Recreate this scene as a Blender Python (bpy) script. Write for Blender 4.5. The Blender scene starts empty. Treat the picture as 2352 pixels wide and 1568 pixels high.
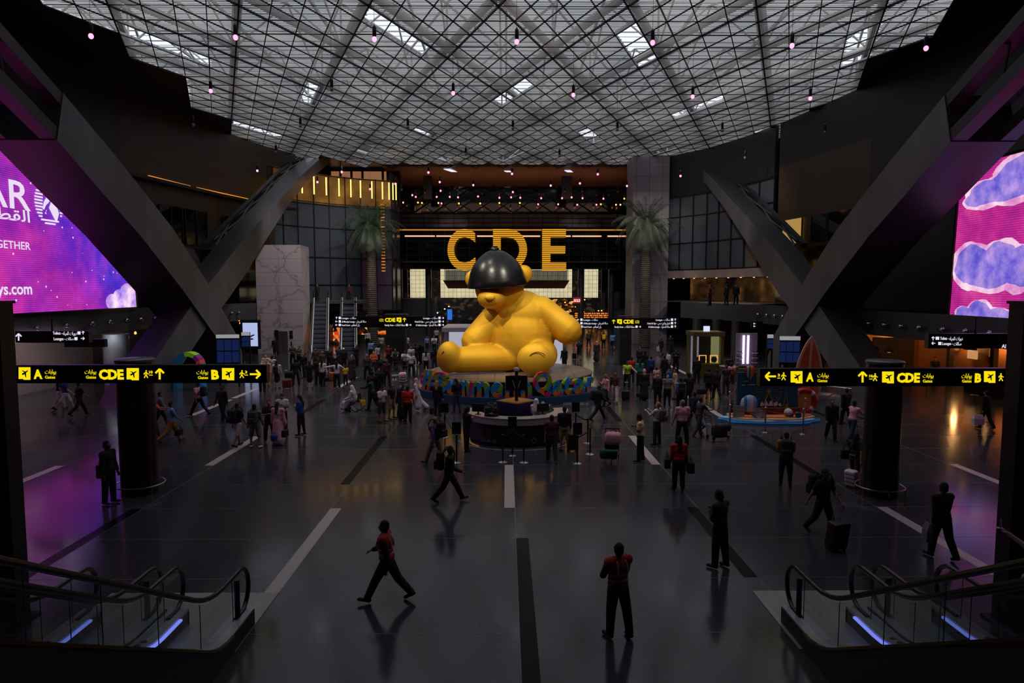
import bpy, bmesh, math, random
from mathutils import Vector, Matrix, Euler
from math import sin, cos, pi, radians, sqrt, atan2

random.seed(7)
scene = bpy.context.scene
COL = scene.collection

# ------------------------------------------------------------------ camera
CAM_Z = 6.2
FPX = 1568.0
cam_d = bpy.data.cameras.new('camera')
cam_d.sensor_width = 36.0
cam_d.lens = 24.0
cam_d.clip_end = 400.0
cam = bpy.data.objects.new('camera', cam_d)
COL.objects.link(cam)
cam.location = (0, 0, CAM_Z)
cam.rotation_euler = (radians(90 - 4.594), 0, radians(-0.475))
scene.camera = cam
CAM_R = cam.rotation_euler.to_matrix()

# ------------------------------------------------------------------ view + sky
scene.view_settings.view_transform = 'Standard'
scene.view_settings.look = 'None'
scene.view_settings.gamma = 1.0
scene.view_settings.use_curve_mapping = False
scene.view_settings.exposure = 0.0
cy = scene.cycles
cy.max_bounces = 5
cy.diffuse_bounces = 3
cy.glossy_bounces = 3
cy.transmission_bounces = 4
cy.transparent_max_bounces = 14
cy.caustics_reflective = False
cy.caustics_refractive = False
cy.sample_clamp_indirect = 4.0
cy.use_denoising = True

world = bpy.data.worlds.new('sky')
scene.world = world
world.use_nodes = True
wn = world.node_tree
wn.nodes.clear()
w_out = wn.nodes.new('ShaderNodeOutputWorld')
w_bg = wn.nodes.new('ShaderNodeBackground')
w_bg.inputs['Color'].default_value = (0.80, 0.84, 0.93, 1)
w_bg.inputs['Strength'].default_value = 1.16
wn.links.new(w_bg.outputs[0], w_out.inputs[0])


def light(name, kind, loc, target, power, color, size=1.0, spot=60, blend=0.5, sizey=None):
    d = bpy.data.lights.new(name, kind)
    d.energy = power
    d.color = color
    if kind == 'AREA':
        d.size = size
        if sizey:
            d.shape = 'RECTANGLE'
            d.size_y = sizey
    elif kind == 'SPOT':
        d.spot_size = radians(spot)
        d.spot_blend = blend
        d.shadow_soft_size = size
    else:
        d.shadow_soft_size = size
    o = bpy.data.objects.new(name, d)
    COL.objects.link(o)
    o.location = loc
    if target is not None:
        o.rotation_euler = (Vector(target) - Vector(loc)).to_track_quat('-Z', 'Y').to_euler()
    return o


# track spots up in the roof aimed at the big statue, and added spots that fill the dim concourse
WARM = (1.0, 0.84, 0.62)
light('statue_spot', 'SPOT', (-7, 26.0, 19.6), (0.0, 40.2, 3.6), 7500, (1.0, 0.9, 0.7), 0.3, 24, 0.6)
light('statue_spot', 'SPOT', (8, 25.5, 19.6), (0.6, 40.2, 3.4), 7500, (1.0, 0.9, 0.7), 0.3, 24, 0.6)
light('statue_spot', 'SPOT', (-14, 38.0, 19.6), (0.0, 40.8, 3.6), 3500, (1.0, 0.88, 0.66), 0.3, 28, 0.6)
for (x, y, p) in ((-13, 50, 4200), (-7, 60, 4200), (7, 60, 4200), (12, 50, 4200), (-13, 66, 3000), (13, 66, 3000),
                  (-6, 36, 1500), (9, 34, 1500), (-18, 42, 900), (0, 82, 2500), (0.4, 27, 1300), (-11, 42, 1800), (10, 42, 1800), (11.5, 30.5, 1100)):
    light('hall_fill_spot', 'SPOT', (x, y, 19.4), (x, y, 0), p, (1.0, 0.86, 0.72), 0.5, 75, 0.8)  # unseen fill lamps, added to brighten crowd, desk and display


for (a, b, p, s) in (((-13, 54, 19.4), (-21, 64, 5), 4200, 46), ((-12, 62, 19.4), (-19, 76, 8), 3800, 60), ((-10, 58, 19.4), (-14.2, 73, 12), 2500, 40),
                     ((11, 58, 19.4), (15, 75, 9), 3400, 45), ((12, 50, 19.4), (21.5, 67, 10), 3600, 60), ((-7, 80, 19.3), (-7, 90, 11), 900, 40), ((9, 80, 19.3), (9, 90, 11), 900, 40)):
    light('wall_fill_spot', 'SPOT', a, b, p, (1.0, 0.88, 0.82), 0.3, s, 0.7)  # added spots that lift the dark back walls
light('pale_wall_fill', 'AREA', (-25.0, 36, 3.0), (-28, 36, 1.2), 100, (1.0, 0.85, 0.85), 10, sizey=0.3)  # added fill lights for the pale wall and its column
light('pale_wall_fill', 'AREA', (-24.6, 42.2, 3.1), (-24.9, 43.6, 1.5), 9, (0.9, 0.95, 1.0), 1.2, sizey=0.3)

# ------------------------------------------------------------------ picture to place
def ray(px, py):
    return CAM_R @ Vector((px - 1176.0, 784.0 - py, -FPX))


def at(px, py, Y):
    """point at depth Y that is seen at pixel px,py"""
    r = ray(px, py)
    return Vector((0, 0, CAM_Z)) + r * (Y / r.y)


def fl(px, py, z=0.0):
    r = ray(px, py)
    return Vector((0, 0, CAM_Z)) + r * ((z - CAM_Z) / r.z)


# ------------------------------------------------------------------ materials
def lin(c):
    return tuple(((v / 255.0) / 12.92 if v <= 10 else ((v / 255.0 + 0.055) / 1.055) ** 2.4) for v in c)


_mats = {}


def mat(name, rgb=(128, 128, 128), rough=0.6, metal=0.0, emit=None, es=1.0, spec=None, nee=True):
    if name in _mats:
        return _mats[name]
    m = bpy.data.materials.new(name)
    m.use_nodes = True
    b = m.node_tree.nodes['Principled BSDF']
    b.inputs['Base Color'].default_value = (*lin(rgb), 1)
    b.inputs['Roughness'].default_value = rough
    b.inputs['Metallic'].default_value = metal
    if spec is not None:
        b.inputs['Specular IOR Level'].default_value = spec
    if emit is not None:
        b.inputs['Emission Color'].default_value = (*lin(emit), 1)
        b.inputs['Emission Strength'].default_value = es
        if not nee:
            m.cycles.emission_sampling = 'NONE'
    _mats[name] = m
    return m


def nodes_of(m):
    nt = m.node_tree
    return nt, nt.nodes, nt.links, nt.nodes['Principled BSDF']


def tex_noise(nt, scale, detail=3.0, vec=None, rough=0.5):
    n = nt.nodes.new('ShaderNodeTexNoise')
    n.inputs['Scale'].default_value = scale
    n.inputs['Detail'].default_value = detail
    n.inputs['Roughness'].default_value = rough
    if vec is not None:
        nt.links.new(vec, n.inputs['Vector'])
    return n


def ramp(nt, fac, stops, interp='LINEAR'):
    r = nt.nodes.new('ShaderNodeValToRGB')
    r.color_ramp.interpolation = interp
    el = r.color_ramp.elements
    el[0].position, el[0].color = stops[0][0], (*stops[0][1], 1)
    el[1].position, el[1].color = stops[-1][0], (*stops[-1][1], 1)
    for p, c in stops[1:-1]:
        e = el.new(p)
        e.color = (*c, 1)
    nt.links.new(fac, r.inputs['Fac'])
    return r


def bump(nt, b, height, strength=0.3, dist=0.05):
    n = nt.nodes.new('ShaderNodeBump')
    n.inputs['Strength'].default_value = strength
    n.inputs['Distance'].default_value = dist
    nt.links.new(height, n.inputs['Height'])
    nt.links.new(n.outputs[0], b.inputs['Normal'])


def noisy(name, rgb_a, rgb_b, scale=3.0, rough=0.6, metal=0.0, bmp=0.0, bscale=None, dist=0.03, stretch=None):
    if name in _mats:
        return _mats[name]
    m = mat(name, rgb_a, rough, metal)
    nt, N, L, b = nodes_of(m)
    tc = N.new('ShaderNodeTexCoord')
    v = tc.outputs['Object']
    if stretch:
        mp = N.new('ShaderNodeMapping')
        mp.inputs['Scale'].default_value = stretch
        L.new(v, mp.inputs['Vector'])
        v = mp.outputs[0]
    n = tex_noise(nt, scale, 4, v)
    r = ramp(nt, n.outputs['Fac'], [(0.3, lin(rgb_a)), (0.7, lin(rgb_b))])
    L.new(r.outputs[0], b.inputs['Base Color'])
    if bmp:
        n2 = tex_noise(nt, bscale or scale * 3, 5, v)
        bump(nt, b, n2.outputs['Fac'], bmp, dist)
    return m


def brickmat(name, rgb, mortar, w, h, rough=0.5, metal=0.0, offset=0.0, msize=0.02, vec='Object', rgb2=None, plane='XZ'):
    """panel grid with joints; w,h in metres, laid on the XZ, YZ or XY plane"""
    if name in _mats:
        return _mats[name]
    m = mat(name, rgb, rough, metal)
    nt, N, L, b = nodes_of(m)
    tc = N.new('ShaderNodeTexCoord')
    sp = N.new('ShaderNodeSeparateXYZ')
    L.new(tc.outputs[vec], sp.inputs[0])
    cb = N.new('ShaderNodeCombineXYZ')
    L.new(sp.outputs[plane[0]], cb.inputs[0])
    L.new(sp.outputs[plane[1]], cb.inputs[1])
    t = N.new('ShaderNodeTexBrick')
    t.offset = offset
    t.inputs['Scale'].default_value = 1.0
    t.inputs['Brick Width'].default_value = w
    t.inputs['Row Height'].default_value = h
    t.inputs['Mortar Size'].default_value = msize
    t.inputs['Mortar Smooth'].default_value = 0.0
    t.inputs['Color1'].default_value = (*lin(rgb), 1)
    t.inputs['Color2'].default_value = (*lin(rgb2 or rgb), 1)
    t.inputs['Mortar'].default_value = (*lin(mortar), 1)
    L.new(cb.outputs[0], t.inputs['Vector'])
    L.new(t.outputs['Color'], b.inputs['Base Color'])
    return m


def glassmat(name, tint, clear=0.8, gloss=0.5, rough=0.02, base=(10, 14, 16)):
    """thin pane: lets light through, mirrors a little by Fresnel, faint tint"""
    if name in _mats:
        return _mats[name]
    m = bpy.data.materials.new(name)
    m.use_nodes = True
    nt = m.node_tree
    N, L = nt.nodes, nt.links
    N.clear()
    out = N.new('ShaderNodeOutputMaterial')
    tr = N.new('ShaderNodeBsdfTransparent')
    tr.inputs[0].default_value = (*lin(tint), 1)
    df = N.new('ShaderNodeBsdfDiffuse')
    df.inputs[0].default_value = (*lin(base), 1)
    mx = N.new('ShaderNodeMixShader')
    mx.inputs[0].default_value = clear
    L.new(df.outputs[0], mx.inputs[1])
    L.new(tr.outputs[0], mx.inputs[2])
    gl = N.new('ShaderNodeBsdfGlossy')
    gl.inputs['Roughness'].default_value = rough
    gl.inputs['Color'].default_value = (gloss, gloss, gloss, 1)
    fr = N.new('ShaderNodeFresnel')
    ge = N.new('ShaderNodeNewGeometry')
    io = N.new('ShaderNodeMapRange')
    io.inputs['To Min'].default_value = 1.5
    io.inputs['To Max'].default_value = 1 / 1.5
    L.new(ge.outputs['Backfacing'], io.inputs['Value'])
    L.new(io.outputs[0], fr.inputs['IOR'])
    m2 = N.new('ShaderNodeMixShader')
    L.new(fr.outputs[0], m2.inputs[0])
    L.new(mx.outputs[0], m2.inputs[1])
    L.new(gl.outputs[0], m2.inputs[2])
    L.new(m2.outputs[0], out.inputs[0])
    _mats[name] = m
    return m


def glow(name, rgb, s=1.0, nee=True):
    return mat('glow_' + name, (8, 8, 8), 0.6, emit=rgb, es=s, nee=nee)


# ------------------------------------------------------------------ mesh builder
class MB:
    def __init__(self):
        self.v = []
        self.f = []
        self.mi = []
        self.cur = 0

    def m(self, i):
        self.cur = i
        return self

    def add(self, vs, fs):
        n = len(self.v)
        self.v += [tuple(p) for p in vs]
        for f in fs:
            self.f.append(tuple(n + i for i in f))
            self.mi.append(self.cur)
        return self

    def box(self, c, s, rz=0.0, mtx=None):
        x, y, z = s[0] / 2, s[1] / 2, s[2] / 2
        vs = [Vector((a * x, b * y, d * z)) for a in (-1, 1) for b in (-1, 1) for d in (-1, 1)]
        M = mtx if mtx is not None else Matrix.Rotation(rz, 3, 'Z')
        vs = [M @ v + Vector(c) for v in vs]
        return self.add(vs, [(0, 1, 3, 2), (4, 6, 7, 5), (0, 4, 5, 1), (2, 3, 7, 6), (0, 2, 6, 4), (1, 5, 7, 3)])

    def beam(self, p, q, w, h, up=(0, 0, 1)):
        p, q = Vector(p), Vector(q)
        d = (q - p).normalized()
        u = Vector(up)
        s = d.cross(u)
        if s.length < 1e-4:
            s = d.cross(Vector((1, 0, 0)))
        s.normalize()
        t = s.cross(d)
        vs = []
        for e in (p, q):
            for a, b in ((-1, -1), (1, -1), (1, 1), (-1, 1)):
                vs.append(e + s * (a * w / 2) + t * (b * h / 2))
        return self.add(vs, [(0, 1, 2, 3), (7, 6, 5, 4), (0, 4, 5, 1), (1, 5, 6, 2), (2, 6, 7, 3), (3, 7, 4, 0)])

    def tube(self, pts, r, n=8, cap=True, closed=False):
        pts = [Vector(p) for p in pts]
        k = len(pts)
        rs = r if isinstance(r, (list, tuple)) else [r] * k
        rings = []
        prev = None
        for i, p in enumerate(pts):
            if closed:
                d = pts[(i + 1) % k] - pts[i - 1]
            elif i == 0:
                d = pts[1] - p
            elif i == k - 1:
                d = p - pts[i - 1]
            else:
                d = pts[i + 1] - pts[i - 1]
            if d.length < 1e-9:
                d = Vector((0, 0, 1))
            d.normalize()
            if prev is None:
                a = d.cross(Vector((0, 0, 1)))
                if a.length < 0.05:
                    a = d.cross(Vector((1, 0, 0)))
            else:
                a = prev - d * prev.dot(d)
            a.normalize()
            prev = a
            b = d.cross(a)
            rings.append([p + (a * cos(2 * pi * j / n) + b * sin(2 * pi * j / n)) * rs[i] for j in range(n)])
        vs = [q for rg in rings for q in rg]
        fs = []
        m_ = k if closed else k - 1
        for i in range(m_):
            i2 = (i + 1) % k
            for j in range(n):
                j2 = (j + 1) % n
                fs.append((i * n + j, i * n + j2, i2 * n + j2, i2 * n + j))
        if cap and not closed:
            fs.append(tuple(reversed(range(n))))
            fs.append(tuple((k - 1) * n + j for j in range(n)))
        return self.add(vs, fs)

    def lathe(self, prof, c=(0, 0, 0), n=16, sx=1.0, sy=1.0, a0=0.0, a1=2 * pi):
        """prof = [(r,z)...] about Z"""
        full = abs(a1 - a0 - 2 * pi) < 1e-6
        m_ = n if full else n + 1
        vs = []
        for r, z in prof:
            for j in range(m_):
                a = a0 + (a1 - a0) * j / n
                vs.append((c[0] + r * cos(a) * sx, c[1] + r * sin(a) * sy, c[2] + z))
        fs = []
        for i in range(len(prof) - 1):
            for j in range(n):
                j2 = (j + 1) % m_
                fs.append((i * m_ + j, i * m_ + j2, (i + 1) * m_ + j2, (i + 1) * m_ + j))
        if full:
            if prof[0][0] > 1e-6:
                fs.append(tuple(reversed(range(m_))))
            if prof[-1][0] > 1e-6:
                fs.append(tuple((len(prof) - 1) * m_ + j for j in range(m_)))
        return self.add(vs, fs)

    def ell(self, c, s, n=14, k=9, mtx=None):
        vs, fs = [], []
        for i in range(k + 1):
            th = pi * i / k
            for j in range(n):
                a = 2 * pi * j / n
                p = Vector((s[0] * sin(th) * cos(a), s[1] * sin(th) * sin(a), s[2] * cos(th)))
                if mtx is not None:
                    p = mtx @ p
                vs.append(p + Vector(c))
        for i in range(k):
            for j in range(n):
                j2 = (j + 1) % n
                if i == 0:
                    fs.append((0, n + j, n + j2))
                elif i == k - 1:
                    fs.append((i * n + j, (i + 1) * n, i * n + j2))
                else:
                    fs.append((i * n + j, (i + 1) * n + j, (i + 1) * n + j2, i * n + j2))
        return self.add(vs, fs)

    def cap(self, p, q, r1, r2, n=10, flat=None):
        """tapered capsule; flat=(axis vector, factor) squashes the section"""
        p, q = Vector(p), Vector(q)
        d = q - p
        L = d.length
        if L < 1e-6:
            return self.ell(p, (r1, r1, r1), n, 6)
        d.normalize()
        a = d.cross(Vector((0, 1, 0)))
        if a.length < 0.1:
            a = d.cross(Vector((1, 0, 0)))
        a.normalize()
        b = a.cross(d)
        ring = []
        for t in (-90, -60, -30, 0):
            ring.append((p + d * (r1 * sin(radians(t))), r1 * cos(radians(t))))
        for t in (0, 30, 60, 90):
            ring.append((q + d * (r2 * sin(radians(t))), r2 * cos(radians(t))))
        vs, fs = [], []
        for c, r in ring:
            r = max(r, 1e-4)
            for j in range(n):
                an = 2 * pi * j / n
                vs.append(c + (a * cos(an) + b * sin(an)) * r)
        if flat:
            ax, fac = Vector(flat[0]).normalized(), flat[1]
            mid = (p + q) / 2
            vs = [v - ax * ((v - mid).dot(ax) * (1 - fac)) for v in vs]
        for i in range(len(ring) - 1):
            for j in range(n):
                j2 = (j + 1) % n
                fs.append((i * n + j, i * n + j2, (i + 1) * n + j2, (i + 1) * n + j))
        fs.append(tuple(reversed(range(n))))
        fs.append(tuple((len(ring) - 1) * n + j for j in range(n)))
        return self.add(vs, fs)

    def prism(self, poly, o, u, v, w):
        """2D polygon poly placed at o with axes u,v and extruded along vector w"""
        o, u, v, w = Vector(o), Vector(u), Vector(v), Vector(w)
        n = len(poly)
        a = [o + u * x + v * y for x, y in poly]
        vs = a + [p + w for p in a]
        fs = [tuple(reversed(range(n))), tuple(range(n, 2 * n))]
        for i in range(n):
            j = (i + 1) % n
            fs.append((i, j, n + j, n + i))
        return self.add(vs, fs)

    def quad(self, a, b, c, d):
        return self.add([a, b, c, d], [(0, 1, 2, 3)])

    def mesh(self, name, mats, smooth=False):
        me = bpy.data.meshes.new(name)
        me.from_pydata(self.v, [], self.f)
        if not isinstance(mats, (list, tuple)):
            mats = [mats]
        for m in mats:
            me.materials.append(m)
        if len(mats) > 1:
            me.polygons.foreach_set('material_index', self.mi)
        bm = bmesh.new()
        bm.from_mesh(me)
        bmesh.ops.recalc_face_normals(bm, faces=bm.faces)
        bm.to_mesh(me)
        bm.free()
        if smooth:
            me.polygons.foreach_set('use_smooth', [True] * len(me.polygons))
            if smooth != 'all':
                me.set_sharp_from_angle(angle=radians(40))
        me.update()
        return me

    def build(self, name, mats, parent=None, smooth=False, loc=None):
        return link(self.mesh(name, mats, smooth), name, parent, loc)


def link(me, name, parent=None, loc=None):
    o = bpy.data.objects.new(name, me)
    COL.objects.link(o)
    if parent is not None:
        o.parent = parent
    if loc is not None:
        o.location = loc
    return o


def tag(o, label=None, cat=None, group=None, kind=None):
    if label:
        o['label'] = label
    if cat:
        o['category'] = cat
    if group:
        o['group'] = group
    if kind:
        o['kind'] = kind
    return o


def thing(name, loc, label, cat, group=None, rz=0.0):
    o = bpy.data.objects.new(name, None)
    o.empty_display_size = 0.2
    COL.objects.link(o)
    o.location = loc
    o.rotation_euler = (0, 0, rz)
    return tag(o, label, cat, group)


def struct(name, mb, mats, smooth=False):
    o = mb.build(name, mats, None, smooth)
    o['kind'] = 'structure'
    return o


def copy_tree(o, parent=None):
    c = o.copy()
    COL.objects.link(c)
    c.parent = parent
    for ch in list(o.children):
        copy_tree(ch, c)
    return c


# ------------------------------------------------------------------ writing
AR = {  # letter: isolated, final, initial, medial
    'ا': 'ﺍﺎ', 'ب': 'ﺏﺐﺑﺒ', 'ت': 'ﺕﺖﺗﺘ', 'ة': 'ﺓﺔ', 'ج': 'ﺝﺞﺟﺠ', 'ح': 'ﺡﺢﺣﺤ', 'د': 'ﺩﺪ', 'ر': 'ﺭﺮ',
    'ص': 'ﺹﺺﺻﺼ', 'ط': 'ﻁﻂﻃﻄ', 'ع': 'ﻉﻊﻋﻌ', 'ف': 'ﻑﻒﻓﻔ', 'ق': 'ﻕﻖﻗﻘ', 'ك': 'ﻙﻚﻛﻜ', 'ل': 'ﻝﻞﻟﻠ', 'م': 'ﻡﻢﻣﻤ',
    'ن': 'ﻥﻦﻧﻨ', 'ه': 'ﻩﻪﻫﻬ', 'و': 'ﻭﻮ', 'ي': 'ﻱﻲﻳﻴ', 'ئ': 'ﺉﺊﺋﺌ'}


def arabic(s):
    out = []
    for wd in s.split(' '):
        r = []
        for i, ch in enumerate(wd):
            f = AR.get(ch)
            if not f:
                r.append(ch)
                continue
            prev = i > 0 and len(AR.get(wd[i - 1], 'xx')) == 4
            nxt = i + 1 < len(wd) and wd[i + 1] in AR
            if len(f) == 4:
                k = 3 if (prev and nxt) else (1 if prev else (2 if nxt else 0))
            else:
                k = 1 if prev else 0
            r.append(f[k])
        out.append(''.join(r))
    return ' '.join(out)[::-1]


_txt = {}


def text_mesh(s, size, bold=0.0, depth=0.0, align='LEFT', res=2, width=None, spacing=1.0):
    """mesh of a line of writing in its own XY plane, scaled to the wanted width when given"""
    key = (s, size, bold, depth, align, res, width, spacing)
    if key in _txt:
        return _txt[key].copy()
    c = bpy.data.curves.new('writing', 'FONT')
    c.body = s
    c.size = size
    c.offset = bold * size
    c.extrude = depth
    c.align_x = align
    c.resolution_u = res
    c.space_character = spacing
    o = bpy.data.objects.new('writing', c)
    COL.objects.link(o)
    dg = bpy.context.evaluated_depsgraph_get()
    dg.update()
    me = bpy.data.meshes.new_from_object(o.evaluated_get(dg))
    bpy.data.objects.remove(o)
    bpy.data.curves.remove(c)
    if width:
        xs = [v.co.x for v in me.vertices]
        k = width / (max(xs) - min(xs))
        for v in me.vertices:
            v.co.x *= k
    me.materials.clear()
    _txt[key] = me
    return me.copy()


FACE_CAM = Matrix(((1, 0, 0), (0, 0, -1), (0, 1, 0)))  # writing plane XY -> world XZ, facing -Y


def writing(s, loc, size, m, parent, name='lettering', face=None, **kw):
    me = text_mesh(s, size, **kw)
    me.materials.append(m)
    M = face if face is not None else FACE_CAM
    me.transform(M.to_4x4())
    o = link(me, name, parent, loc)
    return o

# ================================================================== FLOOR
def floor_material():
    m = mat('polished_terrazzo', (70, 70, 76), 0.2)
    nt, N, L, b = nodes_of(m)
    tc = N.new('ShaderNodeTexCoord')
    n1 = tex_noise(nt, 55.0, 3, tc.outputs['Object'], 0.8)
    n2 = tex_noise(nt, 0.35, 3, tc.outputs['Object'])
    r1 = ramp(nt, n1.outputs['Fac'], [(0.3, lin((42, 42, 47))), (0.55, lin((56, 56, 62))), (0.75, lin((92, 90, 95)))])
    r2 = ramp(nt, n2.outputs['Fac'], [(0.3, (0.11, 0.11, 0.11)), (0.7, (0.18, 0.18, 0.18))])
    L.new(r1.outputs[0], b.inputs['Base Color'])
    L.new(r2.outputs[0], b.inputs['Roughness'])
    b.inputs['Specular IOR Level'].default_value = 0.46
    return m


M_FLOOR = floor_material()
struct('floor', MB().quad((-60, -8, 0), (60, -8, 0), (60, 135, 0), (-60, 135, 0)), M_FLOOR)

M_LINE = mat('brass_joint', (120, 118, 118), 0.35)
M_LIGHTSTONE = noisy('pale_granite', (150, 140, 140), (205, 192, 192), 60.0, 0.35)
M_DARKSTONE = noisy('black_granite', (7, 10, 10), (14, 17, 17), 50.0, 0.3)
M_DARKSTONE.node_tree.nodes['Principled BSDF'].inputs['Specular IOR Level'].default_value = 0.06
BAY = 2.32
Y0B = 11.8
LX = [-15.35, -10.2, -4.93, 0.24, 5.38, 10.45, 15.5]


def yb(k):
    return Y0B + BAY * k


jm = MB()
for k in range(-1, 22):
    jm.box((0, yb(k), 0.001), (46, 0.012 if k < 6 else 0.02, 0.002))
for x in LX:
    jm.box((x, 32, 0.0012), (0.016, 64, 0.002))
struct('floor_joint', jm, M_LINE)


def strip(x, side, k0, k1, m):
    w = 0.30
    y0, y1 = yb(k0), yb(k1)
    mb = MB()
    mb.box((x + side * w / 2, (y0 + y1) / 2, 0.002), (w, y1 - y0, 0.004))
    o = struct('floor_strip', mb, m)
    return o


for a in ((-4.93, 1, 0, 3, M_LIGHTSTONE), (-4.93, -1, 4, 7, M_DARKSTONE), (0.24, -1, 3, 5, M_LIGHTSTONE),
          (0.24, 1, -1, 2, M_DARKSTONE), (5.38, -1, 1, 3, M_DARKSTONE), (5.38, -1, 5, 7, M_LIGHTSTONE),
          (-10.2, -1, 5, 7, M_LIGHTSTONE), (-10.2, -1, 1, 3, M_DARKSTONE), (10.45, -1, 4, 7, M_DARKSTONE),
          (10.45, 1, 0, 3, M_LIGHTSTONE), (-15.35, -1, 3, 5, M_LIGHTSTONE), (15.5, 1, 3, 5, M_LIGHTSTONE),
          (-15.35, 1, 9, 11, M_LIGHTSTONE), (-15.35, 1, 11.2, 13, M_LIGHTSTONE), (-10.2, 1, 9.2, 11, M_DARKSTONE),
          (-10.2, -1, 13, 15, M_LIGHTSTONE), (5.38, -1, 8.3, 10, M_DARKSTONE), (10.45, -1, 8.5, 12, M_LIGHTSTONE),
          (15.5, -1, 8, 10, M_DARKSTONE), (13.0, -1, 15, 19, M_LIGHTSTONE)):
    strip(*a)

# ================================================================== SKYLIGHT
ZM = 20.2
OX, OY = -0.38, 35.4
DX, DY = 0.81, 1.95


def lat(a, b):
    return OX + (a - b) * DX, OY + (a + b) * DY


REG = [(-21.9, 12), (-21.9, 36), (-22.2, 42), (-23.0, 48), (-24.2, 56), (-25.4, 66), (-24.5, 72), (-22, 76), (-15, 80.5),
       (18, 80.5), (25.5, 77), (26.8, 70), (26, 62), (25, 54.5), (24.2, 47), (22.2, 38), (20.0, 33), (20.0, 12)]


def inside(x, y, poly):
    c = False
    n = len(poly)
    for i in range(n):
        x1, y1 = poly[i]
        x2, y2 = poly[(i + 1) % n]
        if (y1 > y) != (y2 > y) and x < (x2 - x1) * (y - y1) / (y2 - y1) + x1:
            c = not c
    return c


blocks_in, blocks_out = set(), set()
for A in range(-40, 41):
    for B in range(-40, 41):
        x, y = lat(2 * A + 1, 2 * B + 1)
        if inside(x, y, REG):
            blocks_in.add((A, B))
        elif -46 < x < 46 and -12 < y < 84:
            blocks_out.add((A, B))

# open hatches: (pixel of the two ends of the centre line, direction)
OPEN = [((847, 52), (970, 132), 1), ((1410, 60), (1480, 140), 1), ((1968, 68), (1981, 147), 1), ((270, 47), (446, 124), 1),
        ((750, 200), (705, 245), 2), ((1218, 204), (1140, 252), 2), ((1676, 211), (1566, 258), 2), ((548, 282), (645, 313), 1),
        ((946, 287), (1025, 316), 1), ((1340, 293), (1392, 322), 1), ((1730, 300), (1765, 330), 1), ((862, 340), (820, 354), 2),
        ((1208, 345), (1142, 358), 2), ((1548, 348), (1468, 362), 2), ((690, 366), (762, 372), 1), ((992, 369), (1056, 375), 1),
        ((1293, 373), (1345, 378), 1), ((1594, 377), (1638, 382), 1)]
open_cells = {}
for p, q, d in OPEN:
    P, Q = fl(p[0], p[1], ZM), fl(q[0], q[1], ZM)
    c = (P + Q) / 2
    s, t = (c.x - OX) / DX, (c.y - OY) / DY
    a, b = int(math.floor((s + t) / 2)), int(math.floor((t - s) / 2))
    cells = [(a + k, b) for k in (-1, 0, 1)] if d == 1 else [(a, b + k) for k in (-1, 0, 1)]
    for cc in cells:
        open_cells[cc] = 1
# the nearer hatches that only show as reflections in the floor
for x, y in ((-3.5, 18), (3.2, 17), (-9, 27), (9.5, 26), (0.5, 27), (-14, 17), (14, 17)):
    s, t = (x - OX) / DX, (y - OY) / DY
    a, b = int(math.floor((s + t) / 2)), int(math.floor((t - s) / 2))
    for k in (-1, 0, 1):
        open_cells[(a, b + k)] = 1


def mesh_panel_material():
    """woven metal mesh: part of the light passes straight through, part is scattered"""
    m = bpy.data.materials.new('roof_metal_mesh')
    m.use_nodes = True
    nt = m.node_tree
    N, L = nt.nodes, nt.links
    N.clear()
    out = N.new('ShaderNodeOutputMaterial')
    tr = N.new('ShaderNodeBsdfTransparent')
    tr.inputs[0].default_value = (0.95, 0.97, 1, 1)
    df = N.new('ShaderNodeBsdfDiffuse')
    df.inputs[0].default_value = (*lin((120, 118, 116)), 1)
    tl = N.new('ShaderNodeBsdfTranslucent')
    tc = N.new('ShaderNodeTexCoord')
    nz = tex_noise(nt, 0.22, 4, tc.outputs['Object'], 0.6)
    rp = ramp(nt, nz.outputs['Fac'], [(0.35, lin((140, 138, 136))), (0.5, lin((176, 170, 162))), (0.7, lin((214, 202, 184)))])
    L.new(rp.outputs[0], tl.inputs[0])
    a = N.new('ShaderNodeMixShader')
    a.inputs[0].default_value = 0.72
    L.new(df.outputs[0], a.inputs[1])
    L.new(tl.outputs[0], a.inputs[2])
    b = N.new('ShaderNodeMixShader')
    b.inputs[0].default_value = 0.5
    L.new(a.outputs[0], b.inputs[1])
    L.new(tr.outputs[0], b.inputs[2])
    L.new(b.outputs[0], out.inputs[0])
    return m


M_MESH = mesh_panel_material()
M_MULL = mat('dark_mullion', (20, 21, 24), 0.5)
M_STEEL = noisy('roof_steel', (206, 202, 196), (226, 220, 212), 0.8, 0.6)
M_SLAT = mat('roof_louvre', (175, 177, 182), 0.6)
M_HATCH = mat('hatch_rim', (215, 215, 225), 0.5)

pm, cells_in = MB(), set()
for (A, B) in blocks_in:
    for da in (0, 1):
        for db in (0, 1):
            cells_in.add((2 * A + da, 2 * B + db))


def inset_cell(a, b, e, z):
    return [(*lat(a + e, b + e), z), (*lat(a + 1 - e, b + e), z), (*lat(a + 1 - e, b + 1 - e), z), (*lat(a + e, b + 1 - e), z)]


for c in cells_in:
    if c not in open_cells:
        pm.quad(*inset_cell(c[0], c[1], 0.0, ZM))
sky1 = struct('window_1', pm, M_MESH)
sky1['label'] = 'large skylight of diamond shaped metal mesh panels over the hall'

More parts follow.
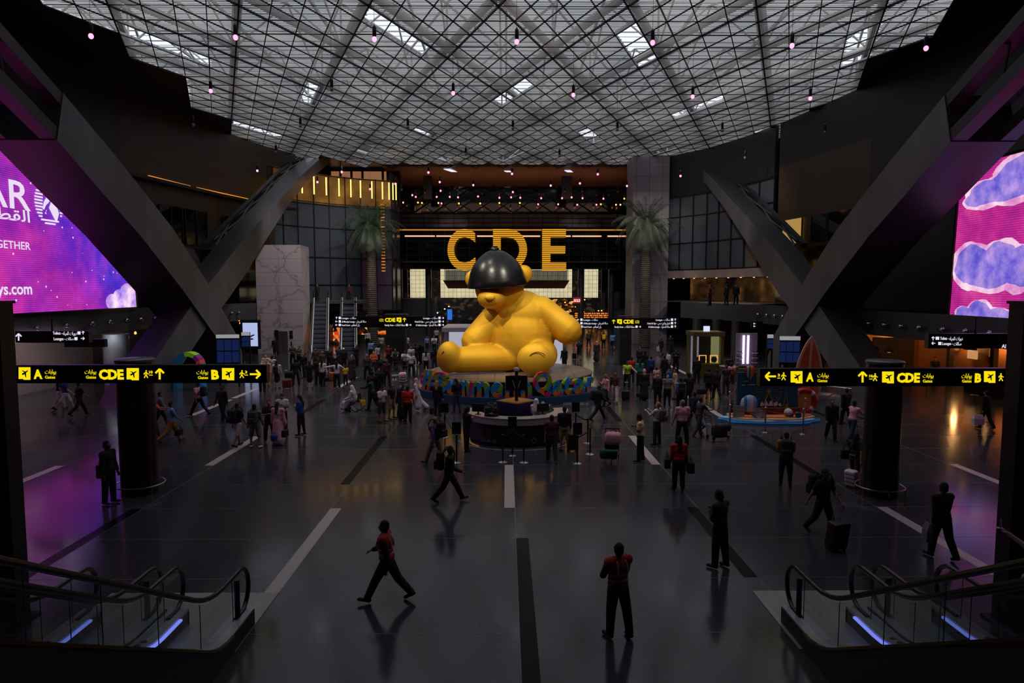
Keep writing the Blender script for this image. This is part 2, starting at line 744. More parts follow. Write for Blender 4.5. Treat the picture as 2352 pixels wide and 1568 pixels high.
# added cross blades that darken the mesh towards flat viewing angles
bl = MB()
yy = 12.1
while yy < 82:
    run = None
    x = -30.0
    while x < 32.0:
        s_, t_ = (x - OX) / DX, (yy - OY) / DY
        c_ = (int(math.floor((s_ + t_) / 2)), int(math.floor((t_ - s_) / 2)))
        ok = c_ in cells_in and c_ not in open_cells
        if ok and run is None:
            run = x
        if not ok and run is not None:
            if x - run > 0.3:
                bl.quad((run, yy, ZM + 0.005), (x, yy, ZM + 0.005), (x, yy, ZM + 0.005 + 0.042), (run, yy, ZM + 0.005 + 0.042))
            run = None
        x += 0.2
    yy += 0.2
bl.build('mesh_shade_blade', mat('mesh_shade_blade', (128, 124, 118), 0.7), sky1)

# mullions along every lattice edge of the cells present
edges = set()
for (a, b) in cells_in:
    edges |= {((a, b), (a + 1, b)), ((a, b + 1), (a + 1, b + 1)), ((a, b), (a, b + 1)), ((a + 1, b), (a + 1, b + 1))}
thin, thick = MB(), MB()
for (p, q) in edges:
    along_a = p[1] == q[1]
    key = p[1] if along_a else p[0]
    P, Q = (*lat(*p), ZM - 0.03), (*lat(*q), ZM - 0.03)
    if key % 4 == 0:
        thick.beam(P, Q, 0.08, 0.10)
    else:
        thin.beam(P, Q, 0.05, 0.06)
for (a, b) in cells_in:
    if (a, b) not in open_cells:
        thin.beam((*lat(a, b + 1), ZM - 0.02), (*lat(a + 1, b), ZM - 0.02), 0.035, 0.04)
thin.build('mullion', M_MULL, sky1)
thick.build('main_mullion', M_MULL, sky1)

rim = MB()
for c in open_cells:
    if c in cells_in:
        a, b = c
        for p, q in (((a, b), (a + 1, b)), ((a + 1, b), (a + 1, b + 1)), ((a + 1, b + 1), (a, b + 1)), ((a, b + 1), (a, b))):
            other = None
            if p[1] == q[1]:
                other = (a, b - 1) if p[1] == b else (a, b + 1)
            else:
                other = (a + 1, b) if p[0] == a + 1 else (a - 1, b)
            if other not in open_cells:
                rim.beam((*lat(*p), ZM + 0.05), (*lat(*q), ZM + 0.05), 0.06, 0.12)
rim.build('hatch_rim', M_HATCH, sky1)

# space truss above the mesh
tr = MB()
ZB, ZT = 20.8, 23.4


def node(a, b, z):
    x, y = lat(a, b)
    return (x, y, z)


def near_region(x, y):
    return -29 < x < 31 and 8 < y < 83


G = 4
for a in range(-28, 40, G):
    for b in range(-28, 40, G):
        x, y = lat(a, b)
        if not near_region(x, y):
            continue
        for da, db in ((G, 0), (0, G)):
            x2, y2 = lat(a + da, b + db)
            if near_region(x2, y2):
                tr.tube([node(a, b, ZB), node(a + da, b + db, ZB)], 0.24, 8, False)
                tr.tube([node(a, b, ZT), node(a + da, b + db, ZT)], 0.085, 6, False)
        h = G / 2
        top = node(a + h, b + h, ZT)
        for da, db in ((0, 0), (G, 0), (0, G), (G, G)):
            tr.tube([node(a + da, b + db, ZB), top], 0.06, 6, False)
        tr.tube([node(a, b, ZB), node(a, b, ZT)], 0.07, 5, False)
tr.build('truss', M_STEEL, sky1, smooth=True)
sl = MB()
y = 8.0
i = 0
while y < 86:
    sl.box((1, y, ZT + 0.42), (64, 0.07, 0.07))
    sl.box((1, y + 0.9, ZT + 0.42), (64, 0.03, 0.03))
    y += 1.95
    i += 1
for x in range(-30, 33, 6):
    sl.box((x, 47, ZT + 0.25), (0.14, 78, 0.2))
sl.build('louvre', M_SLAT, sky1)

# ================================================================== CEILING AND OUTER WALLS
M_SOFFIT = noisy('dark_soffit', (17, 17, 20), (24, 23, 26), 0.5, 0.32)
cm = MB()
for (A, B) in blocks_out:
    a, b = 2 * A, 2 * B
    cm.quad((*lat(a, b), ZM), (*lat(a + 2, b), ZM), (*lat(a + 2, b + 2), ZM), (*lat(a, b + 2), ZM))
struct('ceiling', cm, M_SOFFIT)
# the roof drum that closes the gap between soffit and louvres
dr = MB()
xa, xb, ya, yb_ = -31.5, 33.5, 6.5, 86.5
for (c, s) in (((xa, 46.5, 22.5), (0.2, 80, 4.4)), ((xb, 46.5, 22.5), (0.2, 80, 4.4)), ((1, ya, 22.5), (65, 0.2, 4.4)), ((1, yb_, 22.5), (65, 0.2, 4.4))):
    dr.box(c, s)
struct('wall_roof_drum', dr, mat('drum', (90, 88, 86), 0.7))
M_BLACK = mat('dark_cladding', (24, 24, 27), 0.5)
ob = MB()
ob.box((-45, 55, 12), (0.3, 150, 25))
ob.box((45, 55, 12), (0.3, 150, 25))
ob.box((0, -8, 12), (92, 0.3, 25))
ob.box((0, 133, 12), (92, 0.3, 25))
struct('wall_outer', ob, M_BLACK)
cb = MB()
cb.box((0, 108, 20.6), (92, 52, 0.3))
cb.box((-38.5, 42, 20.9), (14, 100, 0.3))
cb.box((39.5, 42, 20.9), (12, 100, 0.3))
cb.box((0, -2, 20.9), (92, 18, 0.3))
struct('ceiling_outer', cb, M_BLACK)

# brown panelled vault behind the skylight
M_WOODC = brickmat('wood_ceiling', (132, 92, 66), (70, 46, 32), 6.0, 0.42, 0.5, plane='XY', rgb2=(122, 84, 60))
wc = MB()
N_ = 8
for i in range(N_):
    t0, t1 = i / N_, (i + 1) / N_
    za = 20.25 - 1.25 * t0 ** 1.6
    zb = 20.25 - 1.25 * t1 ** 1.6
    wc.quad((-14.5, 80 + 11 * t0, za), (16.2, 80 + 11 * t0, za), (16.2, 80 + 11 * t1, zb), (-14.5, 80 + 11 * t1, zb))
struct('ceiling_back', wc, M_WOODC, True)
GL_SLOT = glow('slot', (235, 235, 250), 1.1, nee=False)
for px, py in ((1035, 392), (1172, 396), (1309, 395)):
    mb = MB()
    c = fl(px, py, 20.0)
    mb.prism([(-0.75, -0.9), (-0.05, -0.9), (0.75, 0.9), (0.05, 0.9)], c, (1, 0, 0), (0, 1, 0), (0, 0, 0.06))
    o = mb.build('roof_slot', GL_SLOT)
    tag(o, 'slanted white roof light in the brown ceiling behind the skylight', 'ceiling light', 'slanted lights in the brown ceiling')
light('vault_wash', 'AREA', (1, 84, 17.2), (1, 85.5, 20), 120, (1.0, 0.62, 0.4), 26, sizey=3)

# ================================================================== CROSSED ROOF LEGS
M_LEG = noisy('leg_panel', (92, 92, 98), (112, 111, 116), 0.7, 0.42, 0.3, stretch=(1, 1, 0.3))
M_LEGD = mat('leg_shaded_side', (40, 40, 44), 0.4)  # shade on faces turned from the hall, put into the colour


def poly_leg(name, side, up, lo, x_in, x_out, split=None):
    """closed bent box beam: up/lo = lists of (Y,Z) on the hall side face"""
    mb = MB()
    sx = side
    n = len(up)
    vi = [[Vector((sx * x, y, z)) for (y, z) in e] for e in (up, lo) for x in (x_in, x_out)]
    ui, uo, li, lo_ = vi[0], vi[1], vi[2], vi[3]
    for i in range(n - 1):
        mb.m(0).quad(ui[i], ui[i + 1], li[i + 1], li[i])
        mb.m(1).quad(uo[i], uo[i + 1], lo_[i + 1], lo_[i])
        mb.m(1).quad(ui[i], ui[i + 1], uo[i + 1], uo[i])
        mb.m(1).quad(li[i], li[i + 1], lo_[i + 1], lo_[i])
    for i in (0, n - 1):
        mb.m(1).quad(ui[i], uo[i], lo_[i], li[i])
    return mb


def leg_set(side, lab):
    root = thing('roof_brace', (0, 0, 0), lab, 'structure')
    # main leg, descending away from the camera
    up = [(31.8, 14.9), (36, 12.75), (41.5, 9.7), (46, 6.5), (50.7, 2.6), (52.4, 0.0)]
    lo = [(31.2, 12.7), (34.5, 10.8), (37.8, 9.0), (42.5, 6.0), (47.3, 2.6), (49.2, 0.0)]
    m1 = poly_leg('main_leg', side, up, lo, 20.0, 23.0)
    m1.build('main_leg', [M_LEG, M_LEGD], root)
    # the open upper part: two chords with rods
    ch = MB()
    for (a, b, xx) in (((31.8, 14.6), (20, 20.2), 20.4), ((31.3, 13.0), (20, 18.2), 20.4), ((31.8, 14.6), (20, 20.2), 22.6), ((31.3, 13.0), (20, 18.2), 22.6)):
        ch.beam((side * xx, a[0], a[1]), (side * xx, b[0], b[1]), 0.7, 0.55)
    ch.build('upper_chord', M_LEGD, root)
    rd = MB()
    for t in (0.25, 0.5, 0.75):
        for xx in (20.3, 22.6):
            y = 31.5 - 11.5 * t
            rd.tube([(side * xx, y, 13.0 + 5.2 * t), (side * xx, y - 0.4, 14.6 + 5.6 * t)], 0.07, 6)
    rd.build('tie_rod', M_LEGD, root)
    # second leg, rising away from the camera
    up2 = [(36.5, 0), (38.8, 1.8), (43.8, 4.9), (48, 7.1), (52, 9.3), (57, 11.7), (62.6, 14.3), (68, 16.9), (74, 19.4), (76, 20.2)]
    lo2 = [(41, 0), (42.5, 1.4), (46, 3.4), (50, 5.4), (53.5, 7.3), (58, 10.1), (63.7, 13.4), (70, 16.6), (78.8, 20.0), (80, 20.2)]
    m2 = poly_leg('crossing_leg', side, up2, lo2, 20.18, 21.9)
    m2.build('crossing_leg', [M_LEG, M_LEGD], root)
    gu = MB()
    for i in range(4, 9):
        gu.beam((side * 22.6, *up2[i]), (side * 22.6, *up2[i + 1]), 0.4, 0.4)
        gu.tube([(side * 21.9, *up2[i]), (side * 22.6, *up2[i + 1])], 0.08, 6)
        gu.tube([(side * 22.6, *up2[i]), (side * 21.9, *up2[i + 1])], 0.08, 6)
    gu.build('edge_truss', M_LEGD, root)
    return root


leg_set(-1, 'huge grey crossed roof legs in front of the lit screen with the white lettering')
leg_set(1, 'huge grey crossed roof legs behind the orange surfboard')

# ================================================================== SIDE WALLS
M_WOODW = noisy('wood_wall', (58, 43, 29), (74, 54, 36), 1.2, 0.5, stretch=(0.3, 0.3, 3))
M_GREYPAN = brickmat('grey_panel', (78, 78, 84), (40, 40, 44), 2.2, 1.3, 0.5, plane='XZ')
M_FASCIA = noisy('fascia_grey', (66, 66, 71), (74, 74, 80), 0.4, 0.45)
M_DGLASS = mat('dark_glazing', (12, 18, 20), 0.06, 0.0, spec=0.7)
M_FRAME = mat('dark_frame', (16, 17, 19), 0.5)
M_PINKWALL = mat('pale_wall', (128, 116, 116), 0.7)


def wall_poly(name, pts, z0, z1, m, th=0.3, smooth=False):
    mb = MB()
    for p, q in zip(pts[:-1], pts[1:]):
        d = (Vector(q) - Vector(p))
        mb.beam((*p, (z0 + z1) / 2), (*q, (z0 + z1) / 2), th, z1 - z0)
    return struct(name, mb, m, smooth)


LW = [(-27.8, 2), (-27.8, 50), (-26.0, 62), (-24.2, 70), (-22.5, 74)]
RW = [(26.4, 2), (26.4, 38), (25.4, 48), (23.8, 60), (22.0, 70), (19.5, 76)]
wall_poly('wall_left_upper', LW[1:], 9.4, 20.2, M_WOODW)
wall_poly('wall_left_front', LW[:2], 4.7, 20.2, M_BLACK)
wall_poly('wall_left_middle', LW[1:], 4.7, 9.4, M_DGLASS)
wall_poly('wall_right_upper', RW[2:4], 9.4, 16.5, M_WOODW)
wall_poly('wall_right_top', RW[2:4], 16.5, 20.2, M_BLACK)
wall_poly('wall_right_front', RW[:3], 4.7, 20.2, M_BLACK)
wall_poly('wall_right_middle', RW[2:4], 4.7, 9.4, M_DGLASS)
LF = [(-26.2, 5), (-26.2, 47), (-25.4, 52), (-23.9, 61), (-23.2, 63)]
RF = [(24.4, 5), (24.2, 34), (22.9, 43), (21.3, 55), (19.3, 62), (17.2, 66.5)]
wall_poly('wall_left_fascia', LF, 3.2, 4.7, M_FASCIA, 0.5)
wall_poly('wall_right_fascia', RF, 3.2, 4.7, M_FASCIA, 0.5)
LG = [(-28.0, 5), (-28.0, 46), (-27.0, 56), (-25.0, 64)]
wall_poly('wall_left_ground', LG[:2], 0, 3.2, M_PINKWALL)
wall_poly('wall_left_ground_far', LG[1:], 0, 3.2, mat('dark_wall', (40, 38, 38), 0.6))  # far stretch of ground wall in an even dark grey
wall_poly('wall_right_ground', [(30.5, 5), (30.5, 55), (26, 64), (20, 74)], 0, 3.2, mat('brown_wall', (60, 40, 26), 0.6))
sf = MB()
sf.box((-36.2, 33, 3.3), (20, 62, 0.15))
sf.box((34.8, 33, 3.3), (20, 62, 0.15))
sf.box((26.5, 68, 3.3), (15, 12, 0.15))
struct('ceiling_side', sf, M_BLACK)

# glowing ledge in the timber wall
GL_LEDGE = glow('ledge', (255, 160, 50), 0.9)
ld = MB()
for p, q in (((-27.35, 52.8), (-26.7, 58.2)), ((-26.55, 59.0), (-24.6, 68.5))):
    ld.beam((p[0] + 0.25, p[1], 14.55), (q[0] + 0.25, q[1], 14.55), 0.12, 0.1)
struct('trim_1', ld, GL_LEDGE)
ld2 = MB()
for p, q in zip(LW[1:-1], LW[2:]):
    ld2.beam((p[0] + 0.35, p[1], 14.35), (q[0] + 0.35, q[1], 14.35), 0.5, 0.25)
struct('trim_2', ld2, M_FRAME)
for i, (y0, y1, m) in enumerate(((53.8, 56.6, 0), (57, 60, 0), (62.6, 66.0, 0))):
    mb = MB()
    xf = lambda y: -27.8 + (y - 50) * 0.155 + 0.22
    mb.m(0).prism([(0, 9.7), (1, 9.7), (1, 12.6), (0, 12.6)], (xf(y0), y0, 0), (xf(y1) - xf(y0), y1 - y0, 0), (0, 0, 1), (0.06, 0, 0))
    for t in (0, 0.5, 1):
        mb.m(1).box((xf(y0) + (xf(y1) - xf(y0)) * t + 0.1, y0 + (y1 - y0) * t, 11.15), (0.08, 0.1, 2.9))
    o = struct('window_%d' % (2 + i), mb, [M_DGLASS, M_FRAME])
xr = lambda y: 25.4 - (y - 48) * 0.133 - 0.24
GL_WIN = glow('window_gold', (190, 150, 80), 0.75)
for i, (y0, y1, m) in enumerate(((48.6, 52.4, M_DGLASS), (55.9, 58.9, GL_WIN), (52.6, 54.6, M_DGLASS))):
    mb = MB()
    mb.m(0).prism([(0, 9.8), (1, 9.8), (1, 11.8), (0, 11.8)], (xr(y0), y0, 0), (xr(y1) - xr(y0), y1 - y0, 0), (0, 0, 1), (-0.06, 0, 0))
    mb.m(1).box((xr(y0) - 0.06, y0, 10.8), (0.08, 0.12, 2.0))
    mb.m(1).box((xr(y1) - 0.06, y1, 10.8), (0.08, 0.12, 2.0))
    struct('window_%d' % (5 + i), mb, [m, M_FRAME])

# dome lamps on the two fascias
M_DOME = mat('chrome_dome', (190, 190, 195), 0.12, 1.0)
dm = MB().ell((0, 0, 0), (0.17, 0.17, 0.17), 12, 8)
dme = dm.mesh('fascia_dome', M_DOME, 'all')


def on_poly(pts, y):
    for p, q in zip(pts[:-1], pts[1:]):
        if p[1] <= y <= q[1]:
            t = (y - p[1]) / (q[1] - p[1])
            return p[0] + (q[0] - p[0]) * t
    return pts[-1][0]


for y in (30, 32.5, 35, 37.5, 40, 42.5, 44.4, 46.4, 47.9, 49.4, 51, 59.1, 60.2):
    x = on_poly(LF, y) + 0.50
    tag(link(dme, 'fascia_dome', None, (x, y, 3.9)), 'small chrome dome on the grey band under the screen with the white lettering', 'wall dome',
        'chrome domes on the grey band by the lettered screen')
for y in (28.5, 30, 31.5, 33.2, 34.8, 36.3, 38, 39.4, 40.8, 42.2, 43.7, 52.1, 53.3, 54.5, 55.7):
    x = on_poly(RF, y) - 0.50
    tag(link(dme, 'fascia_dome', None, (x, y, 3.9)), 'small chrome dome on the grey band under the screen with the clouds', 'wall dome',
        'chrome domes on the grey band by the cloud screen')

# pale column of the entrance on the pink wall
M_PALECOL = noisy('pale_column', (130, 132, 138), (160, 162, 168), 1.0, 0.4)
struct('column_pale', MB().lathe([(0.75, 0), (0.75, 3.2)], (-24.9, 43.6, 0), 20), M_PALECOL, True)

# ================================================================== BACK OF THE HALL
YB = 90.0
# truss window band, spandrel, gate wall
def facade(name, x0, x1, z0, z1, Y, m, fr, nx, nz, d=0.12, w=0.08):
    mb = MB()
    mb.m(0).box(((x0 + x1) / 2, Y + 0.1, (z0 + z1) / 2), (x1 - x0, 0.1, z1 - z0))
    o = struct(name, mb, m)
    g = MB()
    for i in range(nx + 1):
        x = x0 + (x1 - x0) * i / nx
        g.box((x, Y - d / 2, (z0 + z1) / 2), (w, d, z1 - z0))
    for k in range(nz + 1):
        z = z0 + (z1 - z0) * k / nz
        g.box(((x0 + x1) / 2, Y - d / 2, z), (x1 - x0, d, w))
    g.build('window_frame', fr, o)
    return o


XL, XR = -14.6, 16.4
f1 = facade('wall_back_glazing', XL, XR, 15.7, 19.35, YB, M_DGLASS, M_FRAME, 1, 2)
dg = MB()
nn = 12
for i in range(nn):
    xa_, xb2 = XL + (XR - XL) * i / nn, XL + (XR - XL) * (i + 1) / nn
    for r0, r1 in ((15.8, 17.5), (17.5, 19.2)):
        dg.beam((xa_, YB - 0.25, r0), (xb2, YB - 0.25, r1), 0.1, 0.12, (0, 1, 0))
        dg.beam((xa_, YB - 0.25, r1), (xb2, YB - 0.25, r0), 0.1, 0.12, (0, 1, 0))
dg.build('lattice_frame', M_FRAME, f1)
f2 = facade('wall_back_spandrel', XL, XR, 13.9, 15.7, YB, mat('spandrel', (92, 84, 88), 0.5), M_FRAME, 16, 3)
M_GATEG = mat('gate_glazing', (14, 20, 24), 0.08, spec=0.6)
f3 = facade('wall_back_gate', XL, XR, 8.5, 13.9, YB, M_GATEG, M_FRAME, 19, 6, w=0.05)
st = MB()
st.box((-4.9, YB - 0.3, 13.55), (19.0, 0.06, 0.14))
st.box((11.2, YB - 0.3, 13.55), (10.0, 0.06, 0.14))
struct('trim_3', st, glow('gold_line', (235, 150, 50), 0.8))
st = MB()
for x0, x1 in ((-13.2, -9.3), (-9.1, -4.2), (-3.8, -0.4), (0.4, 4.4), (5.0, 8.4), (8.6, 12.4), (13.2, 16)):
    st.box(((x0 + x1) / 2, YB - 0.3, 12.75), (x1 - x0, 0.08, 0.16))
struct('trim_4', st, glow('pink_line', (255, 190, 150), 1.2))
st = MB()
st.box((1.3, YB - 0.8, 14.45), (13.5, 0.12, 0.12))
for x in (-5, -2, 1, 4, 7.5):
    st.box((x, YB - 0.5, 14.45), (0.06, 0.6, 0.06))
struct('trim_5', st, M_FRAME)

# back-lit cream wall beyond the gate, bridge, columns
M_CREAM = brickmat('cream_backlit', (20, 20, 16), (8, 8, 8), 0.6, 0.6, 0.5)
nt, N, L, b = nodes_of(M_CREAM)
t = [n for n in N if n.type == 'TEX_BRICK'][0]
t.inputs['Color1'].default_value = (*lin((236, 222, 180)), 1)
t.inputs['Color2'].default_value = (*lin((214, 204, 164)), 1)
t.inputs['Mortar'].default_value = (*lin((120, 112, 84)), 1)
L.new(t.outputs['Color'], b.inputs['Emission Color'])
b.inputs['Emission Strength'].default_value = 0.85
for x0, x1 in ((-14.0, -11.4), (-9.6, 9.6), (10.6, 13.4)):
    struct('wall_backlit', MB().box(((x0 + x1) / 2, 100, 6.9), (x1 - x0, 0.2, 4.6)), M_CREAM)
struct('wall_gate_side', MB().box((-17.5, 99, 7), (6.5, 0.3, 8)).box((17.5, 99, 7), (7.5, 0.3, 8)), M_GREYPAN)
struct('ceiling_gate', MB().box((0, 96, 9.4), (44, 13, 0.2)), M_BLACK)
for x in (-10.5, 10.1, -14.4, 14.2):
    struct('column_gate', MB().lathe([(0.42, 0), (0.42, 9.3)], (x, 92.5, 0), 16), mat('gate_column', (84, 86, 94), 0.35, 0.5), True)
br = MB()
br.m(0).prism([(-8.6, 7.05), (8.6, 7.05), (7.9, 5.95), (-7.9, 5.95)], (0, 93.0, 0), (1, 0, 0), (0, 0, 1), (0, 3.0, 0))
bro = thing('footbridge', (0, 0, 0), 'brown footbridge crossing in front of the cream lit wall behind the statue', 'bridge')
br.build('deck', mat('bridge_brown', (112, 74, 60), 0.5), bro)
rl = MB()
for i in range(13):
    rl.box((-8.4 + 1.4 * i, 93.1, 7.8), (0.05, 0.05, 1.5))
rl.box((0, 93.1, 8.55), (16.8, 0.08, 0.06))
rl.build('railing', mat('rail_grey', (120, 120, 120), 0.4, 0.6), bro)
MB().box((0, 93.15, 7.75), (16.6, 0.02, 1.4)).build('railing_glass', glassmat('rail_glass', (200, 205, 210), 0.7, 0.7), bro)

# CDE: three big slatted letters
def slat_letter_mat():
    m = mat('slat_letter', (10, 8, 4), 0.5)
    nt, N, L, b = nodes_of(m)
    tc = N.new('ShaderNodeTexCoord')
    sp = N.new('ShaderNodeSeparateXYZ')
    L.new(tc.outputs['Object'], sp.inputs[0])
    mu = N.new('ShaderNodeMath')
    mu.operation = 'MULTIPLY'
    mu.inputs[1].default_value = 1 / 0.245
    L.new(sp.outputs['Z'], mu.inputs[0])
    fr = N.new('ShaderNodeMath')
    fr.operation = 'FRACT'
    L.new(mu.outputs[0], fr.inputs[0])
    r = ramp(nt, fr.outputs[0], [(0.0, lin((255, 176, 30))), (0.55, lin((60, 36, 8)))], 'CONSTANT')
    L.new(r.outputs[0], b.inputs['Emission Color'])
    b.inputs['Emission Strength'].default_value = 1.0
    m.cycles.emission_sampling = 'NONE'
    return m


M_SLATL = slat_letter_mat()
for ch, px, w, lab in (('C', 1060, 3.6, 'big golden letter C made of lit slats over the gate'),
                       ('D', 1170, 4.4, 'big golden letter D of lit slats above the head of the statue'),
                       ('E', 1270, 3.1, 'big golden letter E made of lit slats over the gate')):
    me = text_mesh(ch, 7.45, 0.028, 0.15, 'CENTER', 6, width=w)
    me.materials.append(M_SLATL)
    ys = [v.co.y for v in me.vertices]
    me.transform(Matrix.Translation((0, -min(ys), 0)))
    k = 5.3 / (max(ys) - min(ys))
    me.transform(Matrix.Diagonal((1, k, 1, 1)))
    me.transform(FACE_CAM.to_4x4())
    p = at(px, 621, YB - 1.2)
    tag(link(me, 'letter_sign', None, p), lab, 'letter sign')

# upper room at the back left and right, grey stone pier
M_PIER = brickmat('stone_pier', (136, 126, 132), (80, 74, 78), 1.4, 1.5, 0.5)
struct('column_pier', MB().box((15.6, 76.4, 10.1), (3.9, 4.0, 20.2)), M_PIER)
pl_ = MB().box((-16.2, 80.6, 18.5), (3.0, 0.4, 2.6))
struct('column_pier_far', MB().box((-13.6, 84, 18), (1.5, 1.0, 4.4)).box((7.5, 86, 18.5), (1.2, 0.8, 3.0)).box((-9.7, 86, 18.5), (1.0, 0.8, 3.0)), M_FRAME)
GL_ROOM = brickmat('room_glow', (20, 16, 12), (8, 8, 8), 2.0, 1.4, 0.6)
nt, N, L, b = nodes_of(GL_ROOM)
b.inputs['Emission Color'].default_value = (*lin((190, 130, 90)), 1)
b.inputs['Emission Strength'].default_value = 0.5
struct('wall_back_room', MB().box((-17.5, 82.5, 18.0), (6.5, 0.2, 3.6)).box((21.0, 82.5, 18.0), (5.0, 0.2, 3.6)), GL_ROOM)
fr_ = MB()
for x in (-19.6, -18.3, -17.0, -14.6, 18.6, 20.4, 22):
    fr_.box((x, 82.2, 18.0), (0.25, 0.2, 3.6))
for z in (16.8, 18.4):
    fr_.box((-17.5, 82.2, z), (7, 0.2, 0.15))
    fr_.box((20.8, 82.2, z), (6, 0.2, 0.15))
struct('trim_6', fr_, M_FRAME)

# curved glass facade, back left, with gold interior band and light bars
GLF = [(-24.2, 70), (-22.2, 73.5), (-19.6, 76.5), (-16.6, 78.8), (-13.4, 80.2), (-13.0, 84), (-14.2, 90)]


def curtain(name, pts, z0, z1, m, fr, step, zs, w=0.09):
    mb, g = MB(), MB()
    for p, q in zip(pts[:-1], pts[1:]):
        mb.beam((*p, (z0 + z1) / 2), (*q, (z0 + z1) / 2), 0.08, z1 - z0)
        P, Q = Vector((*p, 0)), Vector((*q, 0))
        d = (Q - P)
        nrm = Vector((d.y, -d.x, 0)).normalized()
        if nrm.dot(Vector((0, 0, 0)) - P) < 0:
            nrm = -nrm
        n = max(1, round(d.length / step))
        for i in range(n):
            c = P + d * (i / n) + nrm * 0.1
            g.box((c.x, c.y, (z0 + z1) / 2), (w, 0.14, z1 - z0), atan2(d.y, d.x))
        for z in zs:
            a, b_ = P + nrm * 0.1, Q + nrm * 0.1
            g.beam((a.x, a.y, z), (b_.x, b_.y, z), 0.12, w)
    o = struct(name, mb, m)
    g.build('window_frame', fr, o)
    return o


M_BLUEGL = mat('slate_glazing', (74, 82, 90), 0.18, spec=0.6)
curtain('window_8', GLF[:5], 3.4, 15.2, M_BLUEGL, M_FRAME, 2.0, (3.5, 6.4, 9.4, 12.6, 15.1))
curtain('window_9', GLF[4:], 3.4, 19.3, M_BLUEGL, M_FRAME, 1.6, (3.5, 6.4, 9.4, 12.6, 15.1, 17))
GL_GOLD = mat('gold_room', (60, 40, 14), 0.4, emit=(120, 78, 26), es=0.7)
nt, N, L, b = nodes_of(GL_GOLD)
tc = N.new('ShaderNodeTexCoord')
nz = tex_noise(nt, 0.25, 3, tc.outputs['Object'])
rp = ramp(nt, nz.outputs['Fac'], [(0.3, lin((40, 26, 8))), (0.5, lin((110, 72, 26))), (0.7, lin((170, 120, 50)))])
L.new(rp.outputs[0], b.inputs['Emission Color'])
curtain('window_10', GLF[:5], 15.2, 18.4, GL_GOLD, M_FRAME, 2.0, (15.3, 18.3))
GL_BAR = glow('light_bar', (255, 205, 110), 2.0, nee=False)
k = 0
for px in (697, 724, 752, 781, 808, 830, 856, 880, 895, 904, 911):
    z = 17.2
    t = (px - 640) / 270.0
    Yv = 71.5 + 8.0 * t ** 0.8
    c = at(px, 450, Yv)
    o = MB().box((c.x, c.y - 0.4, 17.0), (0.12, 0.12, 1.9)).build('bar_lamp', GL_BAR)
    tag(o, 'slim upright glowing bar lamp in the golden upper room above the palm', 'lamp', 'bar lamps in the golden upper room')
# small vertical amber indicator strip beside the palm
st = MB()
for i in range(22):
    st.box((0, 0, 0.36 * i), (0.42, 0.05, 0.12))
c = at(881, 622, 79.5)
tag(st.build('light_ladder', glow('amber', (230, 150, 40), 0.7, nee=False), None, loc=c), 'tall amber ladder of light strips beside the palm trunk and the gate', 'light')

# glass facade at the right of the pier with balcony lounge beneath
RG = [(23.6, 60.5), (22.6, 65), (20.6, 70.5), (17.6, 75)]
curtain('window_11', RG, 7.9, 15.8, M_BLUEGL, M_FRAME, 2.1, (8.0, 10.8, 13.6, 15.7))
wall_poly('wall_right_band', RG, 7.1, 7.9, mat('band_light', (150, 132, 126), 0.6), 0.5)
wall_poly('wall_right_far_top', RG, 15.8, 20.2, M_BLACK)
LOUNGE = [(p[0] + 3.4, p[1] + 2.6) for p in RG]
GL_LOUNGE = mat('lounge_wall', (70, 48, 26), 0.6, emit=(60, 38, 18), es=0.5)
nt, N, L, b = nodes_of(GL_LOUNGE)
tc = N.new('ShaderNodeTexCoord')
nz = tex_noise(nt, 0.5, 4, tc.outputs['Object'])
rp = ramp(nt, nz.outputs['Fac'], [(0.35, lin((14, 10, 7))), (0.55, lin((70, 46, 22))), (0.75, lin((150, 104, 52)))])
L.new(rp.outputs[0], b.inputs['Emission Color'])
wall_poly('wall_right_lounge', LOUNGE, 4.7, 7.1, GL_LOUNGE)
lf = MB()
for p, q, r, s in zip(RG[:-1], RG[1:], LOUNGE[:-1], LOUNGE[1:]):
    lf.quad((p[0] - 2.6, p[1] - 3, 4.68), (q[0] - 2.6, q[1] - 4, 4.68), (s[0], s[1], 4.68), (r[0], r[1], 4.68))
    lf.quad((p[0], p[1], 7.1), (q[0], q[1], 7.1), (s[0], s[1], 7.1), (r[0], r[1], 7.1))
struct('floor_balcony', lf, M_FASCIA)
for i in range(9):
    t = (i + 0.5) / 9
    x = RG[0][0] + (RG[-1][0] - RG[0][0]) * t + 0.3
    y = RG[0][1] + (RG[-1][1] - RG[0][1]) * t + 0.3
    o = MB().lathe([(0.09, 0), (0.09, 0.04)], (x, y, 7.04), 8).build('downlight', glow('lounge_spot', (255, 190, 110), 3.0, nee=False))
    tag(o, 'tiny warm downlight under the pale band over the balcony lounge', 'downlight', 'downlights over the balcony lounge')
light('lounge_light', 'AREA', (21.5, 66.5, 6.9), (21.5, 66.5, 0), 60, (1.0, 0.65, 0.35), 5)

